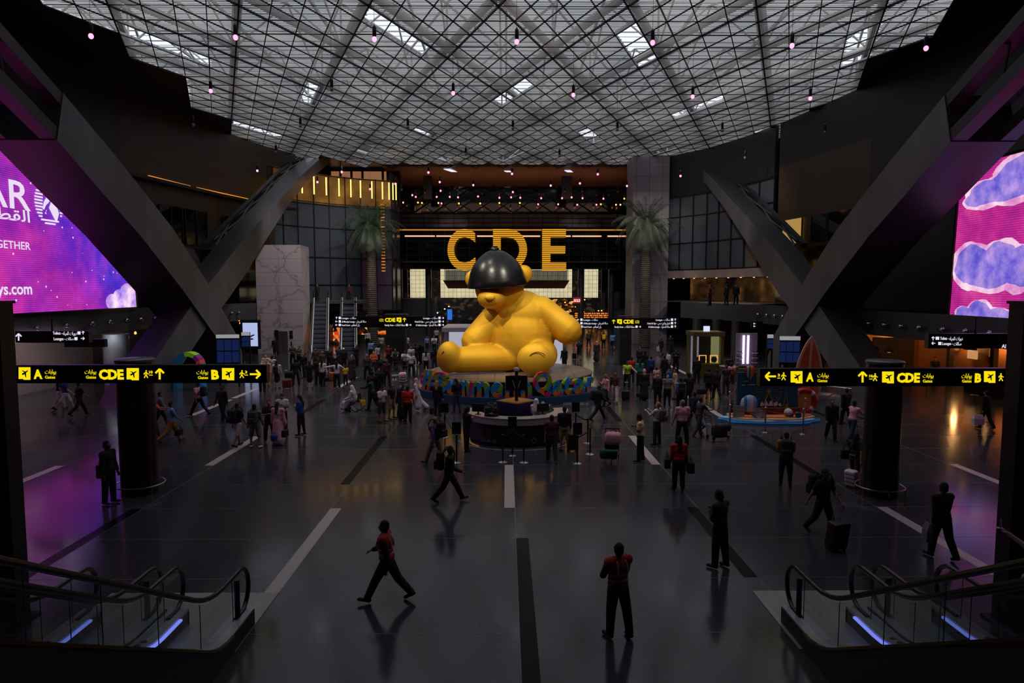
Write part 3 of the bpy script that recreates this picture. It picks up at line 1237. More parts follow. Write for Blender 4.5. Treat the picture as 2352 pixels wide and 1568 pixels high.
# ================================================================== LED SCREENS
def screen_mat(name, kind):
    m = mat(name, (5, 5, 5), 0.5)
    nt, N, L, b = nodes_of(m)
    tc = N.new('ShaderNodeTexCoord')
    V = tc.outputs['Object']
    n1 = tex_noise(nt, 0.16, 5, V, 0.6)
    n2 = tex_noise(nt, 0.5, 5, V, 0.65)
    sp = N.new('ShaderNodeSeparateXYZ')
    L.new(V, sp.inputs[0])
    if kind == 'night':
        # blue towards the high inner side, magenta towards the foot
        a = N.new('ShaderNodeMath')
        a.operation = 'MULTIPLY_ADD'
        a.inputs[1].default_value = 0.035
        a.inputs[2].default_value = -0.16
        L.new(sp.outputs['Y'], a.inputs[0])
        z = N.new('ShaderNodeMath')
        z.operation = 'MULTIPLY_ADD'
        z.inputs[1].default_value = 0.045
        L.new(sp.outputs['Z'], z.inputs[0])
        L.new(a.outputs[0], z.inputs[2])
        s = N.new('ShaderNodeMath')
        s.operation = 'ADD'
        L.new(z.outputs[0], s.inputs[0])
        L.new(n1.outputs['Fac'], s.inputs[1])
        r1 = ramp(nt, s.outputs[0], [(0.2, lin((190, 45, 150))), (0.4, lin((140, 32, 165))), (0.58, lin((92, 34, 190))), (0.75, lin((48, 44, 200)))])
        r2 = ramp(nt, n2.outputs['Fac'], [(0.4, (0, 0, 0)), (0.75, lin((210, 60, 120)))])
        ad = N.new('ShaderNodeMixRGB')
        ad.blend_type = 'ADD'
        ad.inputs[0].default_value = 0.5
        L.new(r1.outputs[0], ad.inputs[1])
        L.new(r2.outputs[0], ad.inputs[2])
        col = ad.outputs[0]
    else:
        r1 = ramp(nt, n2.outputs['Fac'], [(0.3, lin((150, 30, 130))), (0.5, lin((190, 40, 140))), (0.7, lin((215, 70, 150)))])
        col = r1.outputs[0]
    # led rows
    mu = N.new('ShaderNodeMath')
    mu.operation = 'MULTIPLY'
    mu.inputs[1].default_value = 9.0
    L.new(sp.outputs['Z'], mu.inputs[0])
    fr = N.new('ShaderNodeMath')
    fr.operation = 'FRACT'
    L.new(mu.outputs[0], fr.inputs[0])
    rr = ramp(nt, fr.outputs[0], [(0.0, (1, 1, 1)), (0.72, (0.5, 0.5, 0.5))], 'CONSTANT')
    mm = N.new('ShaderNodeMixRGB')
    mm.blend_type = 'MULTIPLY'
    mm.inputs[0].default_value = 1.0
    L.new(col, mm.inputs[1])
    L.new(rr.outputs[0], mm.inputs[2])
    L.new(mm.outputs[0], b.inputs['Emission Color'])
    b.inputs['Emission Strength'].default_value = 1.15
    return m


def cloud_mat(name, c0, c1, c2):
    m = mat(name, (5, 5, 5), 0.5)
    nt, N, L, b = nodes_of(m)
    tc = N.new('ShaderNodeTexCoord')
    n2 = tex_noise(nt, 0.9, 5, tc.outputs['Object'], 0.6)
    r1 = ramp(nt, n2.outputs['Fac'], [(0.35, lin(c0)), (0.5, lin(c1)), (0.65, lin(c2))])
    L.new(r1.outputs[0], b.inputs['Emission Color'])
    b.inputs['Emission Strength'].default_value = 1.0
    m.cycles.emission_sampling = 'NONE'
    return m


GL_WHITE = glow('screen_white', (240, 225, 250), 0.95, nee=False)
# left screen lies on the plane x = -26, looking into the hall; writing runs away from the camera
SXL = -25.85
ls = thing('led_screen', (SXL, 40, 4.7), 'large purple night sky screen with white lettering behind the crossed roof legs', 'screen')
poly = [(22, 4.72), (22, 13.4), (36.3, 13.45), (47.9, 6.85), (48.0, 4.72)]
mb = MB().prism([(y - 40, z - 4.7) for y, z in poly], (0, 0, 0), (0, 1, 0), (0, 0, 1), (-0.25, 0, 0))
mb.build('display', screen_mat('night_screen', 'night'), ls)
bz = MB()
pp = poly + [poly[0]]
for p, q in zip(pp[:-1], pp[1:]):
    bz.beam((-0.12, p[0] - 40, p[1] - 4.7), (-0.12, q[0] - 40, q[1] - 4.7), 0.4, 0.14)
bz.build('bezel', mat('bezel_bronze', (46, 30, 22), 0.4), ls)
FACE_L = Matrix(((0, 0, 1), (1, 0, 0), (0, 1, 0)))  # text X -> +Y, text Y -> +Z, facing +X


def onL(px, py):
    """place on the left screen plane (relative to the screen)"""
    r = ray(px, py)
    t = SXL / r.x
    p = Vector((0, 0, CAM_Z)) + r * t
    return Vector((0.03, p.y - 40, p.z - 4.7))


def textL(s, pxr, pyb, h, w=None, bold=0.0, **kw):
    """right-aligned text ending at pixel pxr with its baseline at pyb"""
    p = onL(pxr, pyb)
    me = text_mesh(s, h / 0.73, bold, 0.0, 'RIGHT', 3, width=w, **kw)
    me.materials.append(GL_WHITE)
    me.transform(FACE_L.to_4x4())
    return link(me, 'lettering', ls, p)


textL('QATAR', 68, 484, 1.55, w=9.4, bold=0.01)
textL(arabic('القطرية'), 70, 511, 0.62, w=4.0, bold=0.012)
textL('TOGETHER', 69, 574, 0.42, w=3.5, bold=0.008)
textL('qatarairways.com', 74, 675, 0.62, w=6.4, bold=0.02)
# striped round antelope emblem
em = MB()
ce = onL(112, 467)
R_ = 1.22
for i in range(14):
    z = -R_ + (i + 0.5) * 2 * R_ / 14
    hw = sqrt(max(0, R_ * R_ - z * z))
    # leave the animal's head clear
    gap0, gap1 = -0.55 + 0.1 * z, 0.75 - 0.25 * z
    if abs(z) > 0.85:
        em.quad((0, -hw, z - 0.05), (0, hw, z - 0.05), (0, hw, z + 0.05), (0, -hw, z + 0.05))
    else:
        em.quad((0, -hw, z - 0.05), (0, gap0, z - 0.05), (0, gap0, z + 0.05), (0, -hw, z + 0.05))
        if gap1 < hw:
            em.quad((0, gap1, z - 0.05), (0, hw, z - 0.05), (0, hw, z + 0.05), (0, gap1, z + 0.05))
em.add([(0, -0.6, -0.35), (0, -0.45, 0.05), (0, -0.1, 0.45), (0, 0.12, 0.62), (0, 0.28, 0.5), (0, 0.1, 0.2), (0, -0.1, 0.0), (0, -0.3, -0.15), (0, -0.45, -0.4)], [tuple(range(9))])
em.add([(0, 0.2, 0.3), (0, 0.5, 0.35), (0, 0.62, 0.0), (0, 0.8, -0.5), (0, 0.55, -1.05), (0, 0.2, -0.6), (0, -0.05, -0.25), (0, 0.1, 0.0)], [tuple(range(8))])
for k in (0, 1):
    pts = [(0, 0.12 + 0.14 * k, 0.55), (0, 0.35 + 0.14 * k, 0.85), (0, 0.68 + 0.1 * k, 1.0)]
    for p, q in zip(pts[:-1], pts[1:]):
        em.quad(p, (0, p[1] + 0.09, p[2] - 0.03), (0, q[1] + 0.03, q[2] - 0.05), q)
em.build('emblem', GL_WHITE, ls, loc=ce)
CLOUD_W = cloud_mat('cloud_white', (130, 110, 230), (215, 170, 235), (250, 225, 240))
cl = MB()
for px, py, r in ((258, 693, 0.75), (275, 684, 0.85), (292, 672, 0.9), (306, 672, 0.8), (306, 694, 0.9), (284, 702, 0.8), (268, 704, 0.6)):
    p = onL(px, py)
    zz = max(p.z, 0.02)
    pts = []
    for j in range(18):
        a = 2 * pi * j / 18
        pts.append((0.0, min(p.y + r * cos(a), 7.95), max(0.05, min(zz + r * sin(a) * 0.7, 12))))
    cl.add(pts, [tuple(range(18))])
cl.build('cloud_picture', CLOUD_W, ls, loc=(0.02, 0, 0))
sp_ = MB()
rnd = random.Random(3)
for _ in range(60):
    y, z = rnd.uniform(-4, 7.5), rnd.uniform(0.3, 8.2)
    if z > 8.4 - max(0, y + 3.7) * 0.57:
        continue
    s = rnd.choice((0.02, 0.03, 0.05))
    sp_.quad((0, y - s, z - s), (0, y + s, z - s), (0, y + s, z + s), (0, y - s, z + s))
sp_.build('star_picture', GL_WHITE, ls, loc=(0.015, 0, 0))

SXR = 24.05
rs_ = thing('led_screen', (SXR, 32, 4.5), 'large magenta sky screen showing fluffy lilac clouds above the grey band', 'screen')
poly = [(20, 4.52), (20, 12.6), (34, 12.5), (36.6, 11.2), (36.9, 4.52)]
MB().prism([(y - 32, z - 4.5) for y, z in poly], (0, 0, 0), (0, 1, 0), (0, 0, 1), (0.25, 0, 0)).build('display', screen_mat('cloud_screen', 'day'), rs_)
bz = MB()
pp = poly + [poly[0]]
for p, q in zip(pp[:-1], pp[1:]):
    bz.beam((0.12, p[0] - 32, p[1] - 4.5), (0.12, q[0] - 32, q[1] - 4.5), 0.4, 0.14)
bz.build('bezel', _mats['bezel_bronze'], rs_)


def onR(px, py):
    r = ray(px, py)
    t = SXR / r.x
    p = Vector((0, 0, CAM_Z)) + r * t
    return Vector((0, p.y - 32, p.z - 4.5))


CLOUD_L = cloud_mat('cloud_lilac', (90, 80, 200), (140, 120, 215), (190, 150, 225))
CLOUD_P = cloud_mat('cloud_pink', (215, 130, 195), (235, 180, 215), (250, 220, 235))


def disc_poly(mb, cy_, cz, ry, rz, y1=4.85, z0=0.05, z1=8.0, n=22, wob=0.0, seed=0):
    rn = random.Random(seed)
    ph = rn.random() * 6
    pts = []
    for j in range(n):
        a = 2 * pi * j / n
        k = 1 + wob * sin(3 * a + ph) + wob * 0.6 * sin(7 * a + ph)
        pts.append((0, max(-11.9, min(cy_ + ry * k * cos(a), y1)), max(z0, min(cz + rz * k * sin(a), z1))))
    mb.add(pts, [tuple(range(n))])


for (nm, blobs) in (('cloud_picture', [(2235, 610, 1.7, 1.25), (2300, 600, 1.5, 1.15), (2340, 615, 1.5, 1.2), (2265, 632, 2.3, 0.9)]),
                    ('cloud_picture', [(2270, 445, 1.8, 0.75), (2320, 430, 2.2, 0.85), (2350, 400, 2.0, 1.1), (2240, 462, 0.9, 0.45)]),
                    ('cloud_picture', [(2215, 722, 0.8, 0.45), (2250, 720, 1.0, 0.75), (2290, 728, 1.2, 0.5), (2340, 738, 2.0, 0.4)])):
    a_, b_ = MB(), MB()
    for i, (px, py, ry, rz) in enumerate(blobs):
        p = onR(px, py)
        disc_poly(a_, p.y, p.z, ry, rz, wob=0.05, seed=i)
        disc_poly(b_, p.y, p.z + 0.06, ry * 0.82, rz * 0.78, wob=0.07, seed=i + 5)
    for v in range(len(a_.v)):
        a_.v[v] = (0.0, a_.v[v][1], a_.v[v][2])
    c1 = a_.build(nm, CLOUD_P, rs_, loc=(-0.02, 0, 0))
    b_.build('cloud_shade', CLOUD_L, c1, loc=(-0.015, 0, 0))

# ================================================================== SIGN WRITING HELPERS
Y_SIGN = glow('sign_yellow', (250, 225, 12), 1.0)
Y_SIGN.cycles.emission_sampling = 'NONE'
W_SIGN = glow('sign_white', (235, 232, 250), 0.95, nee=False)
M_SIGNB = mat('sign_black', (6, 7, 9), 0.35)
M_STEELR = mat('brushed_steel', (170, 170, 178), 0.25, 1.0)


class SignFace:
    """writes on a board that faces -Y; pixel coordinates of the photograph give the size of each mark on the board"""

    def __init__(self, Y, root):
        self.Y, self.root, self.o = Y, root, root.location.copy()

    def p(self, px, py):
        v = at(px, py, self.Y)
        return Vector((v.x, self.Y, v.z)) - self.o

    def text(self, s, x0, x1, yb, yt, m, bold=0.02, name='lettering'):
        a, b = self.p(x0, yb), self.p(x1, yt)
        h = b.z - a.z
        me = text_mesh(s, h / 0.73, bold, 0.003, 'LEFT', 2, width=(b.x - a.x))
        me.materials.append(m)
        xs = min(v.co.x for v in me.vertices)
        me.transform(FACE_CAM.to_4x4())
        return link(me, name, self.root, a - Vector((xs, 0.012, 0)))

    def poly(self, pts, m, name='symbol', z=0.0):
        mb = MB()
        vs = [self.p(x, y) - Vector((0, z, 0)) for x, y in pts]
        n = len(vs)
        mb.add(vs + [v - Vector((0, 0.006, 0)) for v in vs],
               [tuple(range(n)), tuple(range(2 * n - 1, n - 1, -1))] + [(i, (i + 1) % n, n + (i + 1) % n, n + i) for i in range(n)])
        return mb.build(name, m, self.root)

    def strokes(self, segs, w, m, name='symbol'):
        mb = MB()
        for a in segs:
            P = [self.p(*q) - Vector((0, 0.006, 0)) for q in a]
            for p, q in zip(P[:-1], P[1:]):
                mb.beam(p, q, 0.01, w, (q - p).normalized().cross(Vector((0, 1, 0))))
                mb.lathe([(w / 2, 0)], p, 4) if False else None
        return mb.build(name, m, self.root)

    def arrow(self, x, y, s, d, m, w=None):
        dx, dy = {'up': (0, -1), 'right': (1, 0), 'left': (-1, 0), 'down': (0, 1)}[d]
        nx, ny = -dy, dx
        tip = (x + dx * s, y + dy * s)
        tail = (x - dx * s, y - dy * s)
        k = 0.8 * s
        wid = w or abs((self.p(x + s * 0.36, y) - self.p(x, y)).x)
        return self.strokes([[tail, tip], [(tip[0] - dx * k + nx * k, tip[1] - dy * k + ny * k), tip, (tip[0] - dx * k - nx * k, tip[1] - dy * k - ny * k)]], wid, m, 'arrow')

    def plane_icon(self, x0, y0, x1, y1):
        """yellow square with a dark climbing aircraft"""
        self.poly([(x0, y0), (x1, y0), (x1, y1), (x0 + (x1 - x0) * 0.42, y1), (x0 + (x1 - x0) * 0.4, y1 - 2), (x0, y1 - 2)], Y_SIGN, 'pictogram')
        w, h = x1 - x0, y1 - y0
        s = lambda u, v: (x0 + w * u, y0 + h * v)
        self.poly([s(.28, .52), s(.36, .48), s(.78, .24), s(.82, .30), s(.44, .60), s(.34, .60)], M_SIGNB, 'aircraft', 0.008)
        self.poly([s(.30, .27), s(.36, .25), s(.60, .36), s(.52, .42)], M_SIGNB, 'aircraft', 0.008)
        self.poly([s(.52, .50), s(.64, .42), s(.66, .78), s(.61, .80)], M_SIGNB, 'aircraft', 0.008)

    def walker(self, x, y, s, m):
        """walking person, s = half height"""
        w = abs((self.p(x + s * 0.22, y) - self.p(x, y)).x)
        r = s * 0.2
        self.poly([(x + r * cos(a * pi / 5), y - s * 0.82 + r * sin(a * pi / 5)) for a in range(10)], m, 'pictogram')
        self.strokes([[(x, y - s * .55), (x - s * .05, y + s * .1), (x + s * .42, y + s * .95)], [(x - s * .05, y + s * .1), (x - s * .5, y + s * .95)],
                      [(x, y - s * .5), (x - s * .45, y - s * .25), (x - s * .55, y + s * .1)], [(x, y - s * .5), (x + s * .35, y - s * .1), (x + s * .65, y - s * .05)]], w, m, 'pictogram')


GATES = arabic('بوابات')


def sign_board(name, x0, x1, y0, y1, Y, lab, th=0.25):
    a, b = at(x0, y1, Y), at(x1, y0, Y)
    root = thing(name, ((a.x + b.x) / 2, Y, a.z), lab, 'sign')
    MB().box((0, th / 2 + 0.0, (b.z - a.z) / 2), (b.x - a.x, th, b.z - a.z)).build('board', M_SIGNB, root)
    return root, SignFace(Y, root)


# front left gate sign on its round column
def round_column(px, pyb, r, lab, top):
    c = fl(px, pyb)
    c.y += r
    root = thing('round_column', (c.x, c.y, 0), lab, 'column')
    MB().lathe([(r, 0), (r, top)], (0, 0, 0), 32).build('shaft', mat('column_black', (14, 14, 16), 0.3), root, True)
    MB().lathe([(r + 0.02, top), (r * 1.05, top + 0.02), (r * 1.05, top + 0.07), (r, top + 0.09)], (0, 0, 0), 32).build('cap_disc', mat('cap_grey', (96, 96, 100), 0.3), root, True)
    rg = MB().tube([((r + 0.17) * cos(a * pi / 20), (r + 0.17) * sin(a * pi / 20), 0.28) for a in range(40)], 0.022, 8, closed=True)
    g = rg.build('guard_rail', M_STEELR, root, True)
    lg = MB()
    for a in range(6):
        an = a * pi / 3 + 0.4
        lg.tube([((r + 0.17) * cos(an), (r + 0.17) * sin(an), 0), ((r + 0.17) * cos(an), (r + 0.17) * sin(an), 0.28)], 0.014, 6)
    lg.build('rail_post', M_STEELR, g)
    b = MB()
    b.box((r * 0.3, -r - 0.0, 2.75), (0.1, 0.06, 0.16))
    b.build('call_box', M_FRAME, root)
    return root


round_column(301, 1142, 0.52, 'black round column with a steel guard ring that carries the gate sign ending at gate B', 3.98)
round_column(2041, 1148, 0.5, 'black round column with a steel guard ring behind the suitcase with the pale shell', 3.95)

root, S = sign_board('gate_sign', 40, 612, 838, 880, 18.9, 'wide black gate sign with yellow lettering whose arrow points right to gate B')
S.plane_icon(43, 843, 70, 872)
S.text('A', 78, 97, 869, 848, Y_SIGN, 0.04)
S.text(GATES, 104, 129, 858, 848, Y_SIGN, 0.0)
S.text('Gates', 104, 127, 869, 862, Y_SIGN, 0.015)
S.text(GATES, 195, 221, 858, 848, Y_SIGN, 0.0)
S.text('Gates', 198, 221, 869, 862, Y_SIGN, 0.015)
S.text('CDE', 228, 284, 870, 848, Y_SIGN, 0.05)
S.plane_icon(291, 845, 319, 873)
S.walker(336, 859, 9, Y_SIGN)
S.text('10', 343, 351, 857, 851, Y_SIGN, 0.03)
S.text('min', 343, 351, 862, 859, Y_SIGN)
S.arrow(367, 859, 12, 'up', Y_SIGN)
S.text(GATES, 452, 478, 859, 849, Y_SIGN, 0.0)
S.text('Gates', 455, 478, 870, 863, Y_SIGN, 0.015)
S.text('B', 486, 503, 870, 849, Y_SIGN, 0.05)
S.plane_icon(510, 845, 538, 873)
S.walker(556, 859, 9, Y_SIGN)
S.text('3', 563, 568, 857, 851, Y_SIGN, 0.03)
S.text('min', 562, 570, 862, 859, Y_SIGN)
S.arrow(586, 859, 12, 'right', Y_SIGN)

root, S = sign_board('gate_sign', 1745, 2312, 846, 887, 18.6, 'wide black gate sign with yellow lettering whose arrow points left to gate A')
S.arrow(1770, 864, 12, 'left', Y_SIGN)
S.text('3', 1786, 1791, 864, 858, Y_SIGN, 0.03)
S.text('min', 1785, 1792, 869, 866, Y_SIGN)
S.walker(1800, 864, 9, Y_SIGN)
S.plane_icon(1816, 852, 1843, 880)
S.text('A', 1851, 1869, 875, 855, Y_SIGN, 0.04)
S.text(GATES, 1877, 1903, 866, 856, Y_SIGN, 0.0)
S.text('Gates', 1877, 1900, 877, 870, Y_SIGN, 0.015)
S.arrow(1981, 866, 12, 'up', Y_SIGN)
S.text('10', 1996, 2004, 866, 860, Y_SIGN, 0.03)
S.text('min', 1996, 2004, 871, 868, Y_SIGN)
S.walker(2010, 866, 9, Y_SIGN)
S.plane_icon(2026, 853, 2053, 880)
S.text('CDE', 2059, 2113, 877, 856, Y_SIGN, 0.05)
S.text(GATES, 2119, 2144, 867, 857, Y_SIGN, 0.0)
S.text('Gates', 2119, 2141, 878, 871, Y_SIGN, 0.015)
S.text(GATES, 2208, 2232, 868, 857, Y_SIGN, 0.0)
S.text('Gates', 2209, 2231, 878, 871, Y_SIGN, 0.015)
S.text('B', 2238, 2254, 877, 857, Y_SIGN, 0.05)
S.plane_icon(2260, 852, 2286, 879)
S.walker(2299, 866, 9, Y_SIGN)

AR_T, AR_L = arabic('دورات المياه'), arabic('صالات')
root, S = sign_board('lounge_sign', 36, 203, 760, 787, 27.0, 'small black sign with white toilet and lounge lettering and arrows pointing right')
S.arrow(43, 774, 8, 'up', W_SIGN)
S.text('Toilets - ', 122, 143, 768, 761, W_SIGN, 0.01)
S.text(AR_T, 145, 176, 769, 761, W_SIGN, 0.0)
S.poly([(178, 761), (185, 761), (185, 768), (178, 768)], W_SIGN)
S.arrow(191, 764, 3.5, 'up', W_SIGN)
S.text('Lounges - ', 124, 150, 781, 774, W_SIGN, 0.01)
S.text(AR_L, 152, 169, 781, 774, W_SIGN, 0.0)
S.poly([(171, 774), (178, 774), (178, 781), (171, 781)], W_SIGN)
S.arrow(190, 777, 4, 'right', W_SIGN)
MB().tube([S.p(120, 760), S.p(120, 760) + Vector((0, 0, 0.6))], 0.03, 6).build('hanger', M_FRAME, root)
root, S = sign_board('lounge_sign', 148, 240, 779, 797, 34.0, 'narrow unlit black sign hanging behind the small toilet sign')
MB().tube([S.p(194, 779), S.p(194, 779) + Vector((0, 0, 0.6))], 0.03, 6).build('hanger', M_FRAME, root)
root, S = sign_board('lounge_sign', 2132, 2352, 766, 800, 25.0, 'black hanging sign with white toilet and lounge lettering over the warm restaurant')
S.arrow(2143, 777, 4, 'up', W_SIGN)
S.poly([(2149, 773), (2157, 773), (2157, 780), (2149, 780)], W_SIGN)
S.text('Toilets - ', 2159, 2178, 780, 773, W_SIGN, 0.01)
S.text(AR_T, 2180, 2211, 781, 773, W_SIGN, 0.0)
S.arrow(2144, 788, 4, 'left', W_SIGN)
S.poly([(2155, 785), (2162, 785), (2162, 792), (2155, 792)], W_SIGN)
S.text('Lounges - ', 2164, 2188, 792, 785, W_SIGN, 0.01)
S.text(AR_L, 2190, 2208, 793, 785, W_SIGN, 0.0)
S.text('Al Safwa', 2300, 2340, 799, 790, W_SIGN, 0.01)
MB().tube([S.p(2240, 766), S.p(2240, 766) + Vector((0, 0, 0.6))], 0.03, 6).build('hanger', M_FRAME, root)
root, S = sign_board('lounge_sign', 1726, 1752, 738, 754, 50, 'tiny black hanging sign with two white arrows above the white cosmetics stand')
S.arrow(1733, 743, 2.5, 'left', W_SIGN)
S.arrow(1733, 749, 2.5, 'left', W_SIGN)
MB().tube([S.p(1739, 738), S.p(1739, 738) + Vector((0, 0, 0.5))], 0.03, 6).build('hanger', M_FRAME, root)

A1, A2, A3, A4 = arabic('صالة المرجان'), arabic('ركن المطاعم'), arabic('فندق ونادي صحي'), arabic('صالة الصفوة')
A5 = arabic('منطقة العائلات')


def mid_sign(x0, x1, y0, y1, left, lab, colx, colw, coly):
    Y = 53.0
    root, S = sign_board('hall_sign', x0, x1, y0, y1, Y, lab)
    rows = [y0 + 6.5, y0 + 14.5, y0 + 22.5]
    L0 = x0 + 5
    for i, (en, ar, w1, w2) in enumerate((('Lounges - ', AR_L, 18, 13), ('Al Mourjan Lounge - ', A1, 32, 22), ('Food Court - ', A2, 21, 18))):
        y = rows[i]
        S.arrow(L0 + 3, y - 2.5, 2.6, 'left' if (i or not left) else 'up', W_SIGN)
        S.poly([(L0 + 8, y - 5.3), (L0 + 13, y - 5.3), (L0 + 13, y), (L0 + 8, y)], W_SIGN)
        S.text(en, L0 + 15, L0 + 15 + w1, y, y - 4.3, W_SIGN, 0.01)
        S.text(ar, L0 + 17 + w1, L0 + 17 + w1 + w2, y, y - 5, W_SIGN, 0.0)
    R0 = x1 - 5
    for i, (en, ar, w1, w2) in enumerate((('Lounges - ', AR_L, 18, 13), ('Hotel & Spa - ', A3, 22, 28), ('Al Safwa Lounge - ', A4, 28, 20))):
        y = rows[i]
        S.arrow(R0 - 3, y - 2.5, 2.6, 'right' if left else 'up', W_SIGN)
        S.poly([(R0 - 13, y - 5.3), (R0 - 8, y - 5.3), (R0 - 8, y), (R0 - 13, y)], W_SIGN)
        S.text(ar, R0 - 15 - w2, R0 - 15, y, y - 5, W_SIGN, 0.0)
        S.text(en, R0 - 17 - w2 - w1, R0 - 17 - w2, y, y - 4.3, W_SIGN, 0.01)
    cx = (x0 + x1) / 2 + (3 if left else -14)
    if left:
        S.text(GATES, cx - 27, cx - 17, y0 + 8, y0 + 5, Y_SIGN)
        S.text('Gates', cx - 27, cx - 17, y0 + 12, y0 + 9, Y_SIGN)
        S.text('CDE', cx - 14, cx + 10, y0 + 12.5, y0 + 4, Y_SIGN, 0.05)
        S.plane_icon(cx + 13, y0 + 3, cx + 24, y0 + 14)
        S.arrow(cx + 31, y0 + 8.5, 4.5, 'up', Y_SIGN)
    else:
        S.arrow(cx - 16, y0 + 8.5, 4.5, 'up', Y_SIGN)
        S.plane_icon(cx - 8, y0 + 3, cx + 3, y0 + 14)
        S.text('CDE', cx + 6, cx + 30, y0 + 12.5, y0 + 4, Y_SIGN, 0.05)
        S.text(GATES, cx + 33, cx + 43, y0 + 8, y0 + 5, Y_SIGN)
        S.text('Gates', cx + 33, cx + 43, y0 + 12, y0 + 9, Y_SIGN)
    S.text('Family Area - ', cx - 14, cx + 8, rows[2], rows[2] - 4.3, W_SIGN, 0.01)
    S.text(A5, cx + 10, cx + 32, rows[2], rows[2] - 5, W_SIGN, 0.0)
    S.poly([(cx + 34, rows[2] - 5), (cx + 39, rows[2] - 5), (cx + 39, rows[2]), (cx + 34, rows[2])], W_SIGN)
    S.arrow(cx + 44, rows[2] - 2.5, 2.6, 'right', W_SIGN)
    p = at(colx, y1, Y + 0.5)
    w = colw / FPX * Y
    k = MB()
    k.box((p.x - root.location.x, 1.1, p.z / 2 - root.location.z + 0.1), (w, 1.0, p.z + 0.2))
    k.build('pillar', brickmat('hall_pillar', (44, 42, 46), (24, 24, 26), 0.3, 0.4, 0.6), root)
    MB().box((p.x - root.location.x, 1.1, at(colx, y0, Y).z - root.location.z + 0.08), (w * 1.15, 1.1, 0.1)).build('cap_disc', M_STEELR, root)
    return root


mid_sign(765, 1025, 726, 752, True, 'long black sign with small white lettering in front of the far escalators and palm trunk', 908, 45, 840)
mid_sign(1320, 1559, 730, 755, False, 'long black sign with small white lettering on a dark brick pillar by the hi-vis guard', 1438, 27, 842)

# ================================================================== POSTS AT THE ESCALATORS
for px, lab, x in ((36, 'tall dark square post rising beyond the escalators with the gate A to B sign behind', -8.73), (2312, 'tall dark square post rising beyond the escalators beside the raised phone', 8.72)):
    mb = MB().box((0, 0, 2.95), (0.36, 0.36, 5.9))
    yp_ = 12.35 if x < 0 else 12.1
    x = at(px, 1465, yp_).x
    root = thing('hall_post', (x, yp_, 0), lab, 'post')
    mb.build('shaft', mat('post_black', (22, 22, 25), 0.35), root)
    MB().box((0, 0, 0.02), (0.6, 0.6, 0.04)).build('base_plate', M_FRAME, root)
    MB().box((0, 0, 5.92), (0.42, 0.42, 0.05)).build('cap_plate', M_FRAME, root)

# ================================================================== NEAR ESCALATORS
M_RAIL = mat('black_rubber', (9, 9, 10), 0.28)
M_DECK = mat('satin_steel', (176, 178, 184), 0.38, 0.35)
M_CLAD = mat('escalator_cladding', (20, 20, 22), 0.5)
M_EDGE = mat('bronze_edge', (120, 84, 40), 0.25, 1.0)
M_GLASSB = glassmat('balustrade_glass', (222, 228, 226), 0.94, 0.8)
M_STEP = brickmat('escalator_step', (48, 50, 54), (20, 20, 22), 0.03, 3, 0.4, 0.6, plane='XZ')
M_YELLOW = mat('comb_yellow', (170, 140, 20), 0.5)
GL_BLUE = glow('led_blue', (130, 140, 255), 1.3)
M_PLATE = noisy('landing_plate', (142, 138, 138), (164, 160, 158), 1.5, 0.42, 0.4, stretch=(8, 0.4, 1))
TAN = math.tan(radians(30))
YT = 10.65  # where the incline begins
ZUP = 4.6
YU = YT - ZUP / TAN


def path(y):
    """height of the step line at depth y, with a rounded start"""
    if y > YT + 0.5:
        return 0.0
    if y > YT - 0.5:
        t = (YT + 0.5 - y)
        return t * t / 2 * TAN
    if y < YU:
        return ZUP
    return (YT - y) * TAN


YS = [12.15, 11.8, 11.4, 11.15, 10.9, 10.65, 10.4, 10.15, 9.7, 9.0, 8.2, 7.4, 6.5, 5.5, 4.5, YU + 0.2, YU - 0.5, YU - 2.0]


